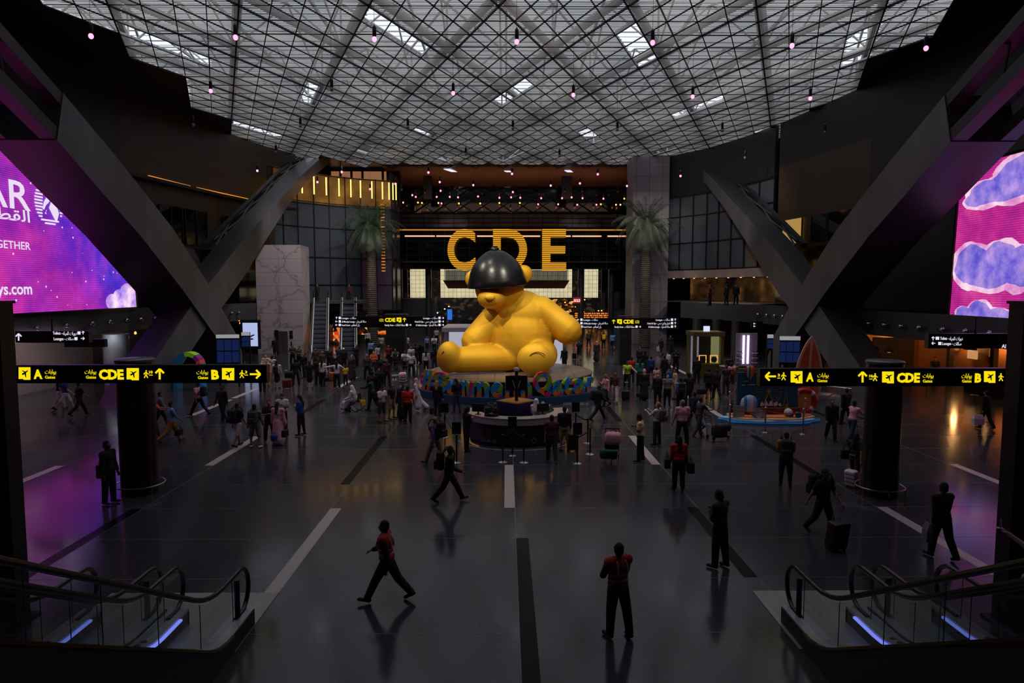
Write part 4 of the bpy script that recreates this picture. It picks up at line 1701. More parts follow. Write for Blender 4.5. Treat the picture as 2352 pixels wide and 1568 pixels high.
def balustrade(parent, x, inner, outer_clad, lamp):
    """one side of an escalator at x; inner = +1/-1 direction towards the steps"""
    dk = MB()
    hw = 0.16
    for y0, y1 in zip(YS[:-1], YS[1:]):
        z0, z1 = path(y0) + 0.32, path(y1) + 0.32
        dk.add([(x - hw, y0, z0), (x + hw, y0, z0), (x + hw, y1, z1), (x - hw, y1, z1),
                (x - hw, y0, z0 - 0.06), (x + hw, y0, z0 - 0.06), (x + hw, y1, z1 - 0.06), (x - hw, y1, z1 - 0.06)],
               [(0, 1, 2, 3), (4, 7, 6, 5), (0, 4, 5, 1), (2, 6, 7, 3), (1, 5, 6, 2), (0, 3, 7, 4)])
    deck = dk.build('deck', M_DECK, parent)
    sk = MB()
    for y0, y1 in zip(YS[:-1], YS[1:]):
        z0, z1 = path(y0), path(y1)
        sk.add([(x + inner * 0.15, y0, z0 + 0.27), (x + inner * 0.15, y1, z1 + 0.27), (x + inner * 0.15, y1, z1 - 0.05), (x + inner * 0.15, y0, z0 - 0.05)], [(0, 1, 2, 3)])
    sk.build('skirt_panel', mat('skirt_steel', (70, 72, 76), 0.4, 0.7), deck)
    if lamp:
        lm = MB()
        for y0, y1 in zip(YS[1:-1], YS[2:]):
            z0, z1 = path(y0), path(y1)
            xx = x + inner * 0.19
            lm.beam((xx, y0, z0 + 0.27), (xx, y1, z1 + 0.27), 0.05, 0.035)
        lm.build('light_strip', GL_BLUE, deck)
    # glass
    gm = MB()
    Yg = [11.95] + [y for y in YS if y < 11.9]
    for y0, y1 in zip(Yg[:-1], Yg[1:]):
        z0, z1 = path(y0), path(y1)
        gm.quad((x, y0, z0 + 0.33), (x, y1, z1 + 0.33), (x, y1, z1 + 1.06), (x, y0, z0 + 1.06))
    gm.add([(x, 11.95, 0.33), (x, 12.2, 0.42), (x, 12.32, 0.68), (x, 12.2, 0.95), (x, 11.95, 1.06)], [(0, 1, 2, 3, 4)])
    gm.build('glass_panel', M_GLASSB, parent)
    for y in (11.6, 10.35, 9.1, 7.85, 6.6, 5.35, 4.1):
        MB().beam((x, y, path(y) + 0.33), (x, y, path(y) + 1.06), 0.006, 0.012).build('glass_joint', M_FRAME, parent)
    # handrail with its newel loop
    pts = []
    for y in YS[::-1]:
        if y < 11.85:
            pts.append((x, y, path(y) + 1.12))
    for k in range(0, 11):
        a = radians(90 - 18 * k)
        pts.append((x, 11.95 + 0.38 * cos(a), 0.72 + 0.4 * sin(a)))
    pts.append((x, 11.7, 0.32))
    hr = MB()
    hr.tube(pts, 0.042, 8)
    h = hr.build('handrail', M_RAIL, parent, True)
    h.data.transform(Matrix.Identity(4))
    return deck


M_BTN = mat('pictogram_dark', (40, 44, 52), 0.5)


def escalator(x0, x1, lab, clad_side):
    root = thing('escalator', (0, 0, 0), lab, 'escalator')
    balustrade(root, x0, 1 if x1 > x0 else -1, clad_side == 0, False)
    balustrade(root, x1, 1 if x0 > x1 else -1, False, True)
    sx = 1 if x1 > x0 else -1
    a, b = min(x0, x1) + 0.16, max(x0, x1) - 0.16
    s = MB()
    rise = 0.2
    n = 0
    y = YT + 0.15
    s.box(((a + b) / 2, (YT + 0.15 + 11.15) / 2, -0.005 + 0.02), (b - a, 11.15 - YT - 0.15, 0.02))
    while n * rise < ZUP - 0.1 and n < 40:
        n += 1
        y1 = YT + 0.15 - (n - 1) * rise / TAN
        y0_ = y1 - rise / TAN
        s.box(((a + b) / 2, (y0_ + y1) / 2, n * rise / 2 + n * rise / 2 - 0.1), (b - a, rise / TAN, 0.2))
    s.build('step_band', M_STEP, root)
    yl = MB()
    yl.box(((a + b) / 2, 11.2, 0.035), (b - a, 0.14, 0.012))
    for k in range(1, 9):
        y1 = YT + 0.15 - (k - 1) * rise / TAN
        yl.box(((a + b) / 2, y1 - 0.02, k * rise + 0.004), (b - a, 0.03, 0.006))
    yl.build('comb_line', M_YELLOW, root)
    # cladding of the sloping body, only on the hall side
    for xx, out in ((x0, -sx), (x1, sx)):
        c = MB()
        for y0, y1 in zip(YS[:-1], YS[1:]):
            z0, z1 = path(y0) + 0.3, path(y1) + 0.3
            c.quad((xx + out * 0.17, y0, z0), (xx + out * 0.17, y1, z1), (xx + out * 0.17, y1, max(z1 - 5.5, 0)), (xx + out * 0.17, y0, 0))
        if xx == x0:
            c.quad((x0 - sx * 0.17, YS[0], 0.3), (x0 + sx * 0.17, YS[0], 0.3), (x0 + sx * 0.17, YS[0], 0), (x0 - sx * 0.17, YS[0], 0))
        else:
            c.quad((x1 - sx * 0.17, YS[0], 0.3), (x1 + sx * 0.17, YS[0], 0.3), (x1 + sx * 0.17, YS[0], 0), (x1 - sx * 0.17, YS[0], 0))
        c.build('side_cladding', M_CLAD, root)
    e = MB()
    for y0, y1 in zip(YS[3:-1], YS[4:]):
        e.beam((x0 - sx * 0.18, y0, path(y0) + 0.3), (x0 - sx * 0.18, y1, path(y1) + 0.3), 0.05, 0.04)
    e.build('edge_trim', M_EDGE, root)
    # round user pictograms on the inner deck
    bt = MB()
    for k in range(4):
        y = 10.9 - 0.2 * k
        bt.lathe([(0.055, 0), (0.055, 0.006)], (x1, y, path(y) + 0.322), 12)
    bt.build('pictogram', M_BTN, root)
    sp = MB()
    sp.tube([(x0 + sx * 0.0, 11.8, 0.32), (x0, 11.8, 1.0)], 0.05, 8)
    sp.build('newel_post', mat('newel_steel', (60, 60, 64), 0.3, 0.8), root, True)
    return root


escalator(-4.8, -6.0, 'inner black escalator of the pair on the side of the white lettered screen', 0)
escalator(-6.4, -7.6, 'outer black escalator of the pair on the side of the white lettered screen', 0)
escalator(5.25, 6.45, 'inner black escalator of the pair on the side of the cloud screen', 0)
escalator(6.85, 8.05, 'outer black escalator of the pair on the side of the cloud screen', 0)
for x0, x1 in ((-8.0, -4.62), (5.02, 8.4)):
    mb = MB()
    mb.prism([(x0, 11.2), (x1, 11.2), (x1, 13.45), (x0, 13.45)], (0, 0, 0.004), (1, 0, 0), (0, 1, 0), (0, 0, 0.008))
    struct('floor_plate', mb, M_PLATE)
# floor of the upper landing the camera stands on
struct('floor_landing', MB().box((0, -2.5, 4.5), (30, 8, 0.3)), M_BLACK)

# ================================================================== PLATFORM
PC = Vector((0.25, 40.6, 0))
PR = 4.85
pt = thing('round_platform', (PC.x, PC.y, 0), 'round dark stage with a pale tiled top under the yellow bear statue', 'platform')
M_PTOP = brickmat('stage_top', (122, 104, 90), (84, 72, 62), 0.9, 0.9, 0.35, plane='XY')
MB().lathe([(0, 1.2), (PR, 1.2), (PR + 0.02, 1.17), (PR, 1.12)], (0, 0, 0), 96).build('stage_top', M_PTOP, pt)
MB().lathe([(PR - 0.02, 1.13), (PR * 0.985, 0)], (0, 0, 0), 96).build('stage_drum', mat('stage_drum', (38, 34, 36), 0.5), pt, True)

# #SummerInQatar
def facet_mat():
    m = mat('faceted_paint', (100, 100, 100), 0.45)
    nt, N, L, b = nodes_of(m)
    tc = N.new('ShaderNodeTexCoord')
    v = N.new('ShaderNodeTexVoronoi')
    v.inputs['Scale'].default_value = 2.3
    mp = N.new('ShaderNodeMapping')
    mp.inputs['Scale'].default_value = (1, 0.0, 0.8)
    L.new(tc.outputs['Object'], mp.inputs['Vector'])
    L.new(mp.outputs[0], v.inputs['Vector'])
    sp = N.new('ShaderNodeSeparateColor')
    L.new(v.outputs['Color'], sp.inputs[0])
    r = ramp(nt, sp.outputs[0], [(0.0, lin((30, 130, 200))), (0.3, lin((200, 30, 110))), (0.55, lin((120, 160, 40))), (0.7, lin((215, 110, 30))), (0.82, lin((130, 25, 80)))], 'CONSTANT')
    L.new(r.outputs[0], b.inputs['Base Color'])
    return m


hs = thing('hashtag_sign', (PC.x, PC.y, 0), 'curved row of multicoloured hashtag letters standing on a blue base before the stage', 'sign')
M_BLUEB = mat('plinth_blue', (20, 62, 92), 0.5)
RB = PR + 0.75
a0, a1 = radians(270 - 74), radians(270 + 74)
pb = MB()
n = 48
for i in range(n):
    t0, t1 = a0 + (a1 - a0) * i / n, a0 + (a1 - a0) * (i + 1) / n
    ri, ro = PR + 0.05, RB
    q = lambda r, t, z: (r * cos(t), r * sin(t), z)
    for z0, z1, r_i, r_o in ((0, 0.42, ri, ro),):
        pb.quad(q(r_o, t0, z0), q(r_o, t1, z0), q(r_o, t1, z1), q(r_o, t0, z1))
        pb.quad(q(r_o, t0, z1), q(r_o, t1, z1), q(r_i, t1, z1), q(r_i, t0, z1))
pb.build('plinth', M_BLUEB, hs)
M_FACET = facet_mat()
M_LSIDE = mat('letter_white', (150, 150, 160), 0.5)
LET = [('#', 968, 1003), ('S', 998, 1028), ('u', 1028, 1052), ('m', 1052, 1080), ('m', 1081, 1125), ('e', 1127, 1155), ('r', 1158, 1182),
       ('I', 1180, 1190), ('n', 1196, 1222), ('Q', 1224, 1266), ('a', 1266, 1292), ('t', 1292, 1312), ('a', 1314, 1340), ('r', 1342, 1360)]
RL = PR + 0.42
for ch, xa_, xb2 in LET:
    pxc = (xa_ + xb2) / 2
    # angle on the arc whose point projects at pxc
    best = min((abs((at(pxc, 890, PC.y + RL * sin(t)).x) - (PC.x + RL * cos(t))), t) for t in [a0 + (a1 - a0) * k / 400 for k in range(401)])
    t = best[1]
    ctr = Vector((RL * cos(t), RL * sin(t), 0.42))
    wpx = (xb2 - xa_) / FPX * (PC.y + ctr.y)
    sn = max(abs(sin(t)), 0.55)
    wid = min(wpx / sn, wpx * 1.5)
    me = text_mesh(ch, 1.45, 0.045, 0.13, 'CENTER', 3, width=wid)
    me.materials.append(M_FACET)
    me.transform(FACE_CAM.to_4x4())
    o = link(me, 'letter', hs, ctr)
    o.rotation_euler = (0, 0, (t - radians(270)) * 0.8)
    zs = [v.co.z for v in me.vertices]
    o.location.z -= min(zs)
SB = SignFace(PC.y - RB - 0.02, hs)
M_PRW = mat('print_white', (190, 200, 210), 0.6)
SB.text('summerinqatar.qa', 1294, 1352, 930, 921, M_PRW, 0.01)
SB.text('QATAR', 1120, 1141, 928, 923, M_PRW, 0.0)
dn = SB.p(1206, 927)
MB().tube([(dn.x + 0.11 * cos(a * pi / 8), dn.y + 0.02, dn.z + 0.11 * sin(a * pi / 8)) for a in range(16)], 0.022, 5, closed=True).build('round_logo', M_PRW, hs)
dn = SB.p(1247, 926)
MB().ell((dn.x, dn.y + 0.02, dn.z), (0.1, 0.02, 0.1)).build('round_logo', M_PRW, hs)


# ================================================================== STATUE: plain seated yellow teddy with a black hat
def remesh(mb, name, m, voxel, smooth_it=4, dec=None, parent=None, loc=None, mats=None, adapt=0.0):
    me = mb.mesh(name, m)
    o = bpy.data.objects.new(name, me)
    COL.objects.link(o)
    r = o.modifiers.new('r', 'REMESH')
    r.mode = 'VOXEL'
    r.voxel_size = voxel
    r.adaptivity = adapt
    s = o.modifiers.new('s', 'SMOOTH')
    s.factor = 0.5
    s.iterations = smooth_it
    if dec:
        d = o.modifiers.new('d', 'DECIMATE')
        d.ratio = dec
    dg = bpy.context.evaluated_depsgraph_get()
    dg.update()
    me2 = bpy.data.meshes.new_from_object(o.evaluated_get(dg))
    me2.name = name
    bpy.data.objects.remove(o)
    bpy.data.meshes.remove(me)
    me2.polygons.foreach_set('use_smooth', [True] * len(me2.polygons))
    me2.materials.clear()
    me2.materials.append(m)
    if parent is None and loc is None:
        return me2
    return link(me2, name, parent, loc)


M_BEAR = noisy('yellow_plush', (226, 170, 30), (240, 192, 52), 0.6, 0.66, 0.55, 2.6, 0.16)
BX, BY, BZ = 0.1, 40.3, 1.29
bear = thing('bear_statue', (BX, BY, BZ), 'giant yellow seated teddy bear statue on the round stage wearing a black hat', 'statue')
bm_ = MB()
bm_.ell((0.75, 0.5, 1.8), (2.05, 1.6, 2.05), 24, 16)          # belly
bm_.ell((0.85, 0.55, 3.1), (1.65, 1.3, 1.6), 24, 14)          # chest
bm_.ell((0.95, 0.6, 0.9), (1.7, 1.5, 1.0), 24, 14)            # seat
bm_.cap((1.95, 0.3, 3.6), (3.55, -0.1, 2.3), 0.8, 0.84, 18)   # arm
bm_.cap((-0.55, 0.4, 3.35), (-1.95, 0.0, 1.7), 0.82, 0.84, 18)  # arm
bm_.cap((0.0, -0.2, 0.72), (-2.9, -1.4, 0.74), 0.8, 0.76, 18)  # leg
bm_.ell((-3.35, -1.75, 0.92), (0.72, 0.62, 0.92), 18, 12)      # foot
bm_.cap((2.0, 0.0, 0.9), (1.75, -2.3, 0.85), 0.95, 0.82, 18)   # leg
bm_.ell((1.45, -2.75, 0.92), (0.98, 0.55, 0.9), 18, 12)       # foot
bm_.cap((0.3, 0.2, 4.0), (0.0, 0.1, 4.5), 0.9, 0.9, 16)
bear_o = remesh(bm_, 'body', M_BEAR, 0.09, 3, None, bear, (0, 0, 0))
hd = MB()
hd.ell((0.0, -0.1, 4.95), (1.45, 1.3, 1.35), 24, 16)
hd.ell((-0.45, -1.15, 4.35), (0.82, 0.7, 0.62), 20, 12)
hd.ell((1.42, 0.1, 5.75), (0.55, 0.3, 0.55), 16, 10)
hd.ell((-1.55, 0.1, 5.45), (0.5, 0.3, 0.55), 16, 10)
hd.cap((0.35, 0.15, 4.4), (0.5, 0.3, 3.8), 0.95, 1.05, 16)
head = remesh(hd, 'head', M_BEAR, 0.08, 3, None, bear, (0, 0, 0))
head.data.transform(Matrix.Translation((-0.5, 0, -0.1)))
M_NOSE = noisy('nose_yellow', (240, 185, 30), (250, 200, 50), 2.0, 0.6)
MB().ell((-1.02, -1.83, 4.32), (0.3, 0.18, 0.2)).build('nose', M_NOSE, head, 'all')
M_EYE = mat('eye_black', (12, 12, 14), 0.15)
for ex in (-1.5, -0.12):
    e_ = MB().ell((ex, -1.22 if ex < 0 else -1.32, 4.8), (0.14, 0.08, 0.14)).build('eye', M_EYE, head, 'all')
sm = MB()
sm.tube([(-1.28, -1.72, 4.0), (-1.1, -1.8, 3.92), (-1.0, -1.82, 4.0), (-0.9, -1.8, 3.92), (-0.7, -1.72, 4.0)], 0.03, 6)
sm.build('mouth', mat('seam_brown', (120, 80, 20), 0.7), head, True)
M_HAT = noisy('hat_black', (8, 9, 12), (16, 19, 24), 1.0, 0.3, bmp=0.2, bscale=5, dist=0.02)
ht = MB()
ht.lathe([(1.72, 0), (1.75, 0.06), (1.68, 0.35), (1.55, 0.85), (1.3, 1.35), (0.95, 1.72), (0.6, 1.98), (0.32, 2.1), (0.0, 2.12)], (0, 0, 0), 40)
ht.lathe([(1.72, 0), (1.5, 0.05), (1.3, 0.6), (0.0, 1.2)], (0, 0, 0), 40)
hat = ht.build('hat', M_HAT, bear, 'all', (-0.62, -0.3, 4.92))
hat.rotation_euler = (radians(3), radians(-4), 0)
MB().ell((0, 0, 2.1), (0.26, 0.26, 0.26), 16, 10).build('pompom', M_HAT, hat, 'all')
sc_ = MB()
for i in range(5):
    a = pi * (0.25 + 0.12 * i)
for px0, py0 in ((-3.4, -2.3),):
    sc_.tube([(-3.95, -1.75, 0.5), (-3.9, -2.1, 0.9), (-3.6, -2.3, 1.3)], 0.03, 5)
sc_.tube([(1.6 + 0.55 * cos(a * pi / 9), -3.28, 0.85 + 0.5 * sin(a * pi / 9)) for a in range(2, 8)], 0.025, 5)
sc_.build('seam', mat('seam_brown', (120, 80, 20), 0.7), bear, True)

# ================================================================== PEOPLE
# pose: legs (hip flex, knee flex, splay), arms (flex, abduct, elbow, inward), lean
POSES = {
    'stand': dict(L=(3, 3, 3), R=(-2, 2, 3), la=(2, 7, 12, 0), ra=(4, 7, 10, 0), lean=0),
    'stand_wide': dict(L=(2, 2, 9), R=(-2, 2, 9), la=(6, 12, 18, 0), ra=(4, 12, 14, 0), lean=0),
    'folded': dict(L=(3, 2, 5), R=(-8, 3, 8), la=(22, 12, 82, 55), ra=(24, 12, 80, 55), lean=0),
    'walk': dict(L=(26, 6, 1), R=(-24, 26, 1), la=(-26, 6, 14, 0), ra=(24, 6, 22, 0), lean=3),
    'stride': dict(L=(29, 4, 1), R=(-26, 16, 1), la=(-24, 8, 22, 0), ra=(10, 8, 52, 0), lean=5),
    'step': dict(L=(14, 6, 2), R=(-13, 18, 2), la=(-12, 6, 12, 0), ra=(12, 6, 14, 0), lean=2),
    'phone': dict(L=(3, 2, 4), R=(-4, 3, 5), la=(8, 8, 108, 40), ra=(12, 8, 112, 40), lean=0, nod=24),
    'phone_walk': dict(L=(16, 5, 2), R=(-13, 18, 2), la=(-8, 6, 12, 0), ra=(30, 6, 95, 25), lean=2, nod=15),
    'photo': dict(L=(2, 2, 6), R=(-3, 2, 6), la=(48, 6, 78, 22), ra=(52, 6, 76, 22), lean=-3),
    'push': dict(L=(16, 6, 2), R=(-14, 20, 2), la=(38, 5, 42, 0), ra=(38, 5, 42, 0), lean=10),
    'push_stand': dict(L=(4, 4, 3), R=(-4, 4, 3), la=(34, 5, 46, 0), ra=(34, 5, 46, 0), lean=6),
    'point': dict(L=(2, 2, 5), R=(-2, 2, 6), la=(10, 82, 4, 0), ra=(40, 50, 130, 30), lean=0),
    'drag': dict(L=(20, 6, 2), R=(-18, 22, 2), la=(18, 6, 20, 0), ra=(-32, 10, 6, 0), lean=3),
    'arm_out': dict(L=(16, 5, 2), R=(-14, 18, 2), la=(4, 46, 10, 0), ra=(10, 8, 30, 0), lean=2),
    'sit': dict(L=(84, 78, 5), R=(84, 80, 5), la=(30, 8, 50, 10), ra=(30, 8, 50, 10), lean=6),
    'sit_lean': dict(L=(84, 62, 5), R=(84, 66, 5), la=(-8, 14, 50, 0), ra=(-8, 14, 50, 0), lean=24),
    'raise': dict(L=(3, 3, 4), R=(-3, 3, 4), la=(20, 8, 70, 15), ra=(72, 30, 40, 0), lean=0),
    'hold_up': dict(L=(3, 3, 4), R=(-3, 3, 4), la=(95, 0, 30, 8), ra=(10, 8, 20, 0), lean=0),
}


def joints(ps):
    j = {}
    for s, k in ((-1, 'L'), (1, 'R')):
        f, kn, ab = [radians(v) for v in ps[k]]
        hip = Vector((s * 0.09, 0, 0))
        th = Vector((s * sin(ab) * cos(f), sin(f), -cos(f) * cos(ab)))
        knee = hip + th * 0.43
        g = f - kn
        sh = Vector((s * sin(ab) * 0.3, sin(g), -cos(g)))
        sh.normalize()
        ank = knee + sh * 0.41
        fa = g * 0.75 if ps[k][0] < 0 else g * 0.5
        if ps[k][0] > 60:
            fa = 0.25
        toe = ank + Vector((s * 0.03, 0.155 * cos(fa), 0.155 * sin(fa) - 0.035))
        heel = ank + Vector((0, -0.045 * cos(fa), -0.045 * sin(fa) - 0.035))
        j.update({k + 'hip': hip, k + 'knee': knee, k + 'ank': ank, k + 'toe': toe, k + 'heel': heel})
    ln = radians(ps['lean'])
    up = Vector((0, sin(ln), cos(ln)))
    fw = Vector((0, cos(ln), -sin(ln)))
    j['up'], j['fw'] = up, fw
    j['pel'] = Vector((0, 0, 0.03))
    j['waist'] = up * 0.2
    j['chest'] = up * 0.36
    j['neck'] = up * 0.52
    nod = radians(ps.get('nod', 0) + ps['lean'] * 0.2)
    hu = Vector((0, sin(nod), cos(nod)))
    j['hu'] = hu
    j['hf'] = Vector((0, cos(nod), -sin(nod)))
    j['head'] = j['neck'] + up * 0.03 + hu * 0.13
    for s, k in ((-1, 'l'), (1, 'r')):
        f, ab, el, iw = [radians(v) for v in ps[k + 'a']]
        sh = up * 0.475 + Vector((s * 0.19, 0, 0))
        ud = Vector((s * sin(ab) * max(cos(f), 0.3), sin(f + ln), -cos(f + ln) * cos(ab)))
        ud.normalize()
        elb = sh + ud * 0.285
        an = f + el + ln
        fd = Vector((s * (sin(ab) * cos(el) - sin(iw)), sin(an) * cos(iw), -cos(an) * (cos(ab) if el < 1 else 1)))
        if abs(ab) > 1.2 and el < 0.3:
            fd = ud.copy()
        fd.normalize()
        wr = elb + fd * 0.255
        j.update({k + 'sh': sh, k + 'elb': elb, k + 'wr': wr, k + 'hd': fd})
    lo = min(j[q].z for q in ('Ltoe', 'Rtoe', 'Lheel', 'Rheel')) - 0.035
    if ps['L'][0] > 60:
        lo = -0.5
    for q in j:
        if q not in ('up', 'fw', 'hu', 'hf', 'lhd', 'rhd'):
            j[q] = j[q] - Vector((0, 0, lo))
    return j


def hand(mb, wr, d, side, fine, n=8):
    d = d.normalized()
    sd = d.cross(Vector((0, 0, 1)))
    if sd.length < 0.3:
        sd = Vector((0, 1, 0))   # hanging arm: fingers spread fore and aft
    sd.normalize()
    nr = d.cross(sd).normalized()
    if nr.x * side > 0 and abs(nr.x) > 0.3:
        nr = -nr
    palm = wr + d * 0.05
    mb.cap(wr, wr + d * 0.085, 0.026, 0.036, n, (nr, 0.55))
    r = 0.0095 if fine else 0.012
    for i, (o, l) in enumerate(((-0.030, 0.066), (-0.010, 0.078), (0.010, 0.074), (0.029, 0.058))):
        b = wr + d * 0.088 + sd * o
        k = b + d * (l * 0.5) + nr * 0.008
        t = k + d * (l * 0.42) + nr * 0.026
        mb.cap(b - d * 0.02, k, r, r * 0.95, 6)
        mb.cap(k, t, r * 0.95, r * 0.8, 6)
    b = wr + d * 0.03 + sd * (-0.028)
    k = b + d * 0.032 - sd * 0.026 + nr * 0.01
    mb.cap(b, k, r * 1.25, r * 1.1, 6)
    mb.cap(k, k + d * 0.028 - sd * 0.006 + nr * 0.01, r * 1.1, r * 0.9, 6)


def part_mb(kind, j, fine):
    mb = MB()
    n = 12 if fine else 8
    up, fw, hu, hf, H = j['up'], j['fw'], j['hu'], j['hf'], j['head']
    R3 = Matrix((Vector((1, 0, 0)), fw, up)).transposed()
    RH = Matrix((Vector((1, 0, 0)), hf, hu)).transposed()

    def torso(e, lo=0.0):
        mb.ell(j['chest'] + fw * 0.0, (0.182 + e, 0.125 + e, 0.18 + e), n + 4, 10, R3)
        mb.ell(j['waist'], (0.158 + e, 0.115 + e, 0.16 + e), n + 4, 10, R3)
        mb.cap(j['lsh'], j['rsh'], 0.068 + e, 0.068 + e, n)
        mb.cap(j['neck'] - up * 0.09 - Vector((0.07, 0, 0)), j['neck'] - up * 0.09 + Vector((0.07, 0, 0)), 0.06 + e, 0.06 + e, n)

    def pelvis(e):
        mb.ell(j['pel'], (0.158 + e, 0.112 + e, 0.13 + e), n + 4, 10)
        mb.ell(j['pel'] - Vector((0, 0.03, 0.06)), (0.14 + e, 0.1 + e, 0.1 + e), n + 4, 8)

    if kind == 'body':
        mb.ell(H, (0.074, 0.092, 0.112), n + 6, 12, RH)
        mb.ell(H - hu * 0.055 + hf * 0.02, (0.056, 0.068, 0.066), n + 4, 10, RH)
        mb.cap(H - hu * 0.0 + hf * 0.085, H - hu * 0.03 + hf * 0.106, 0.011, 0.016, 7)
        mb.cap(H + hf * 0.083 + hu * 0.018 - Vector((0.045, 0, 0)), H + hf * 0.083 + hu * 0.018 + Vector((0.045, 0, 0)), 0.012, 0.012, 6)
        mb.cap(H + hf * 0.084 - hu * 0.062 - Vector((0.016, 0, 0)), H + hf * 0.084 - hu * 0.062 + Vector((0.016, 0, 0)), 0.01, 0.01, 6)
        for s in (-1, 1):
            mb.ell(H + Vector((s * 0.077, 0, 0)) - hu * 0.01, (0.012, 0.02, 0.032), 8, 6, RH)
        mb.cap(j['neck'] - up * 0.05, H - hu * 0.07 - hf * 0.015, 0.062, 0.056, n)
        torso(0)
        pelvis(0)
        for k, s in (('L', -1), ('R', 1)):
            mb.cap(j[k + 'hip'], j[k + 'knee'], 0.084, 0.054, n)
            mb.cap(j[k + 'knee'], j[k + 'ank'], 0.055, 0.036, n)
            mb.cap(j[k + 'heel'], j[k + 'toe'], 0.034, 0.03, n)
        for k, s in (('l', -1), ('r', 1)):
            mb.cap(j[k + 'sh'], j[k + 'elb'], 0.05, 0.04, n)
            mb.cap(j[k + 'elb'], j[k + 'wr'], 0.041, 0.027, n)
            hand(mb, j[k + 'wr'], j[k + 'hd'], s, fine)
    elif kind in ('shirt', 'tshirt', 'vest', 'blouse'):
        e = 0.03 if kind == 'vest' else 0.016
        torso(e)
        mb.ell(j['pel'] + Vector((0, 0, 0.05)), (0.168 + e, 0.128 + e, 0.13), n + 4, 8)
        if kind == 'blouse':
            mb.ell(j['pel'] - Vector((0, 0, 0.03)), (0.185, 0.14, 0.14), n + 4, 8)
        if kind != 'vest':
            for k in 'lr':
                a, b, c = j[k + 'sh'], j[k + 'elb'], j[k + 'wr']
                if kind == 'tshirt':
                    mb.cap(a, a + (b - a) * 0.62, 0.074, 0.072, n)
                else:
                    mb.cap(a, b, 0.074, 0.062, n)
                    mb.cap(b, b + (c - b) * 0.9, 0.063, 0.05, n)
    elif kind in ('trousers', 'shorts', 'jeans'):
        e = 0.013
        pelvis(e)
        mb.ell(j['pel'] + Vector((0, 0, 0.09)), (0.15, 0.112, 0.08), n + 4, 8)
        for k in 'LR':
            mb.cap(j[k + 'hip'], j[k + 'knee'], 0.113, 0.088, n)
            if kind == 'shorts':
                pass
            else:
                w = 0.072 if kind == 'trousers' else 0.052
                mb.cap(j[k + 'knee'], j[k + 'ank'] + (j[k + 'knee'] - j[k + 'ank']) * 0.04, 0.088 if kind == 'trousers' else 0.078, w, n)
    elif kind == 'skirt':
        pelvis(0.013)
        c = (j['Lknee'] + j['Rknee']) / 2
        mb.cap(j['pel'], Vector((c.x, c.y, 0.55)), 0.165, 0.19, n + 4, ((0, 1, 0), 0.8))
    elif kind in ('robe', 'thobe'):
        e = 0.03 if kind == 'robe' else 0.02
        torso(e)
        pelvis(e)
        c = (j['Lank'] + j['Rank']) / 2
        bz = 0.24 if j['pel'].z > 0.7 else 0.3
        w = 0.26 if kind == 'robe' else 0.2
        mb.cap(j['pel'], Vector((c.x, c.y, bz)), 0.17 + e * 0.5, w, n + 4)
        for k in 'LR':
            mb.cap(j[k + 'hip'], j[k + 'knee'], 0.12, 0.12, n)
            mb.cap(j[k + 'knee'], j[k + 'ank'] + Vector((0, 0, 0.05)), 0.12, 0.13, n)
        for k in 'lr':
            a, b, d = j[k + 'sh'], j[k + 'elb'], j[k + 'wr']
            mb.cap(a, b, 0.076, 0.075, n)
            mb.cap(b, b + (d - b) * 0.92, 0.075, 0.085 if kind == 'robe' else 0.06, n)
    elif kind in ('shoe_L', 'shoe_R'):
        for k in kind[-1]:
            a, b = j[k + 'heel'], j[k + 'toe']
            mb.cap(a + Vector((0, 0, 0.012)), b, 0.046, 0.04, n, ((0, 0, 1), 0.85))
            mb.cap(j[k + 'ank'] - Vector((0, 0, 0.02)), a + Vector((0, 0.02, 0.02)), 0.045, 0.04, n)
    elif kind == 'hair':
        mb.ell(H - hf * 0.02 + hu * 0.032, (0.085, 0.094, 0.1), n + 6, 10, RH)
        mb.ell(H - hf * 0.045 - hu * 0.03, (0.076, 0.06, 0.07), n + 4, 8, RH)
    elif kind == 'long_hair':
        mb.ell(H - hf * 0.02 + hu * 0.032, (0.088, 0.096, 0.102), n + 6, 10, RH)
        mb.cap(H - hf * 0.055, j['neck'] - up * 0.13 - fw * 0.13, 0.082, 0.075, n, ((0, 1, 0), 0.75))
    elif kind == 'hijab':
        mb.ell(H - hf * 0.022 + hu * 0.01, (0.098, 0.104, 0.135), n + 6, 10, RH)
        mb.cap(H - hu * 0.09 - hf * 0.01, j['neck'] - up * 0.05, 0.085, 0.12, n)
        mb.ell(j['neck'] - up * 0.1, (0.17, 0.14, 0.1), n + 4, 8, R3)
    elif kind == 'ghutra':
        mb.ell(H - hf * 0.022 + hu * 0.02, (0.096, 0.104, 0.125), n + 6, 10, RH)
        mb.cap(H - hf * 0.05 - hu * 0.03, j['neck'] - up * 0.2 - fw * 0.1, 0.1, 0.14, n, ((0, 1, 0), 0.6))
        for s in (-1, 1):
            mb.cap(H + Vector((s * 0.07, 0, 0)) - hu * 0.03, j['neck'] - up * 0.12 + Vector((s * 0.1, 0.05, 0)), 0.04, 0.05, n)
    elif kind == 'cap_hat':
        mb.ell(H - hf * 0.01 + hu * 0.045, (0.09, 0.1, 0.09), n + 6, 10, RH)
        mb.cap(H + hf * 0.09 + hu * 0.05, H + hf * 0.15 + hu * 0.035, 0.055, 0.045, n, (hu, 0.25))
    elif kind == 'sun_hat':
        mb.ell(H + hu * 0.07, (0.095, 0.1, 0.08), n + 6, 10, RH)
        mb.ell(H + hu * 0.06, (0.19, 0.2, 0.02), n + 8, 8, RH)
    return mb


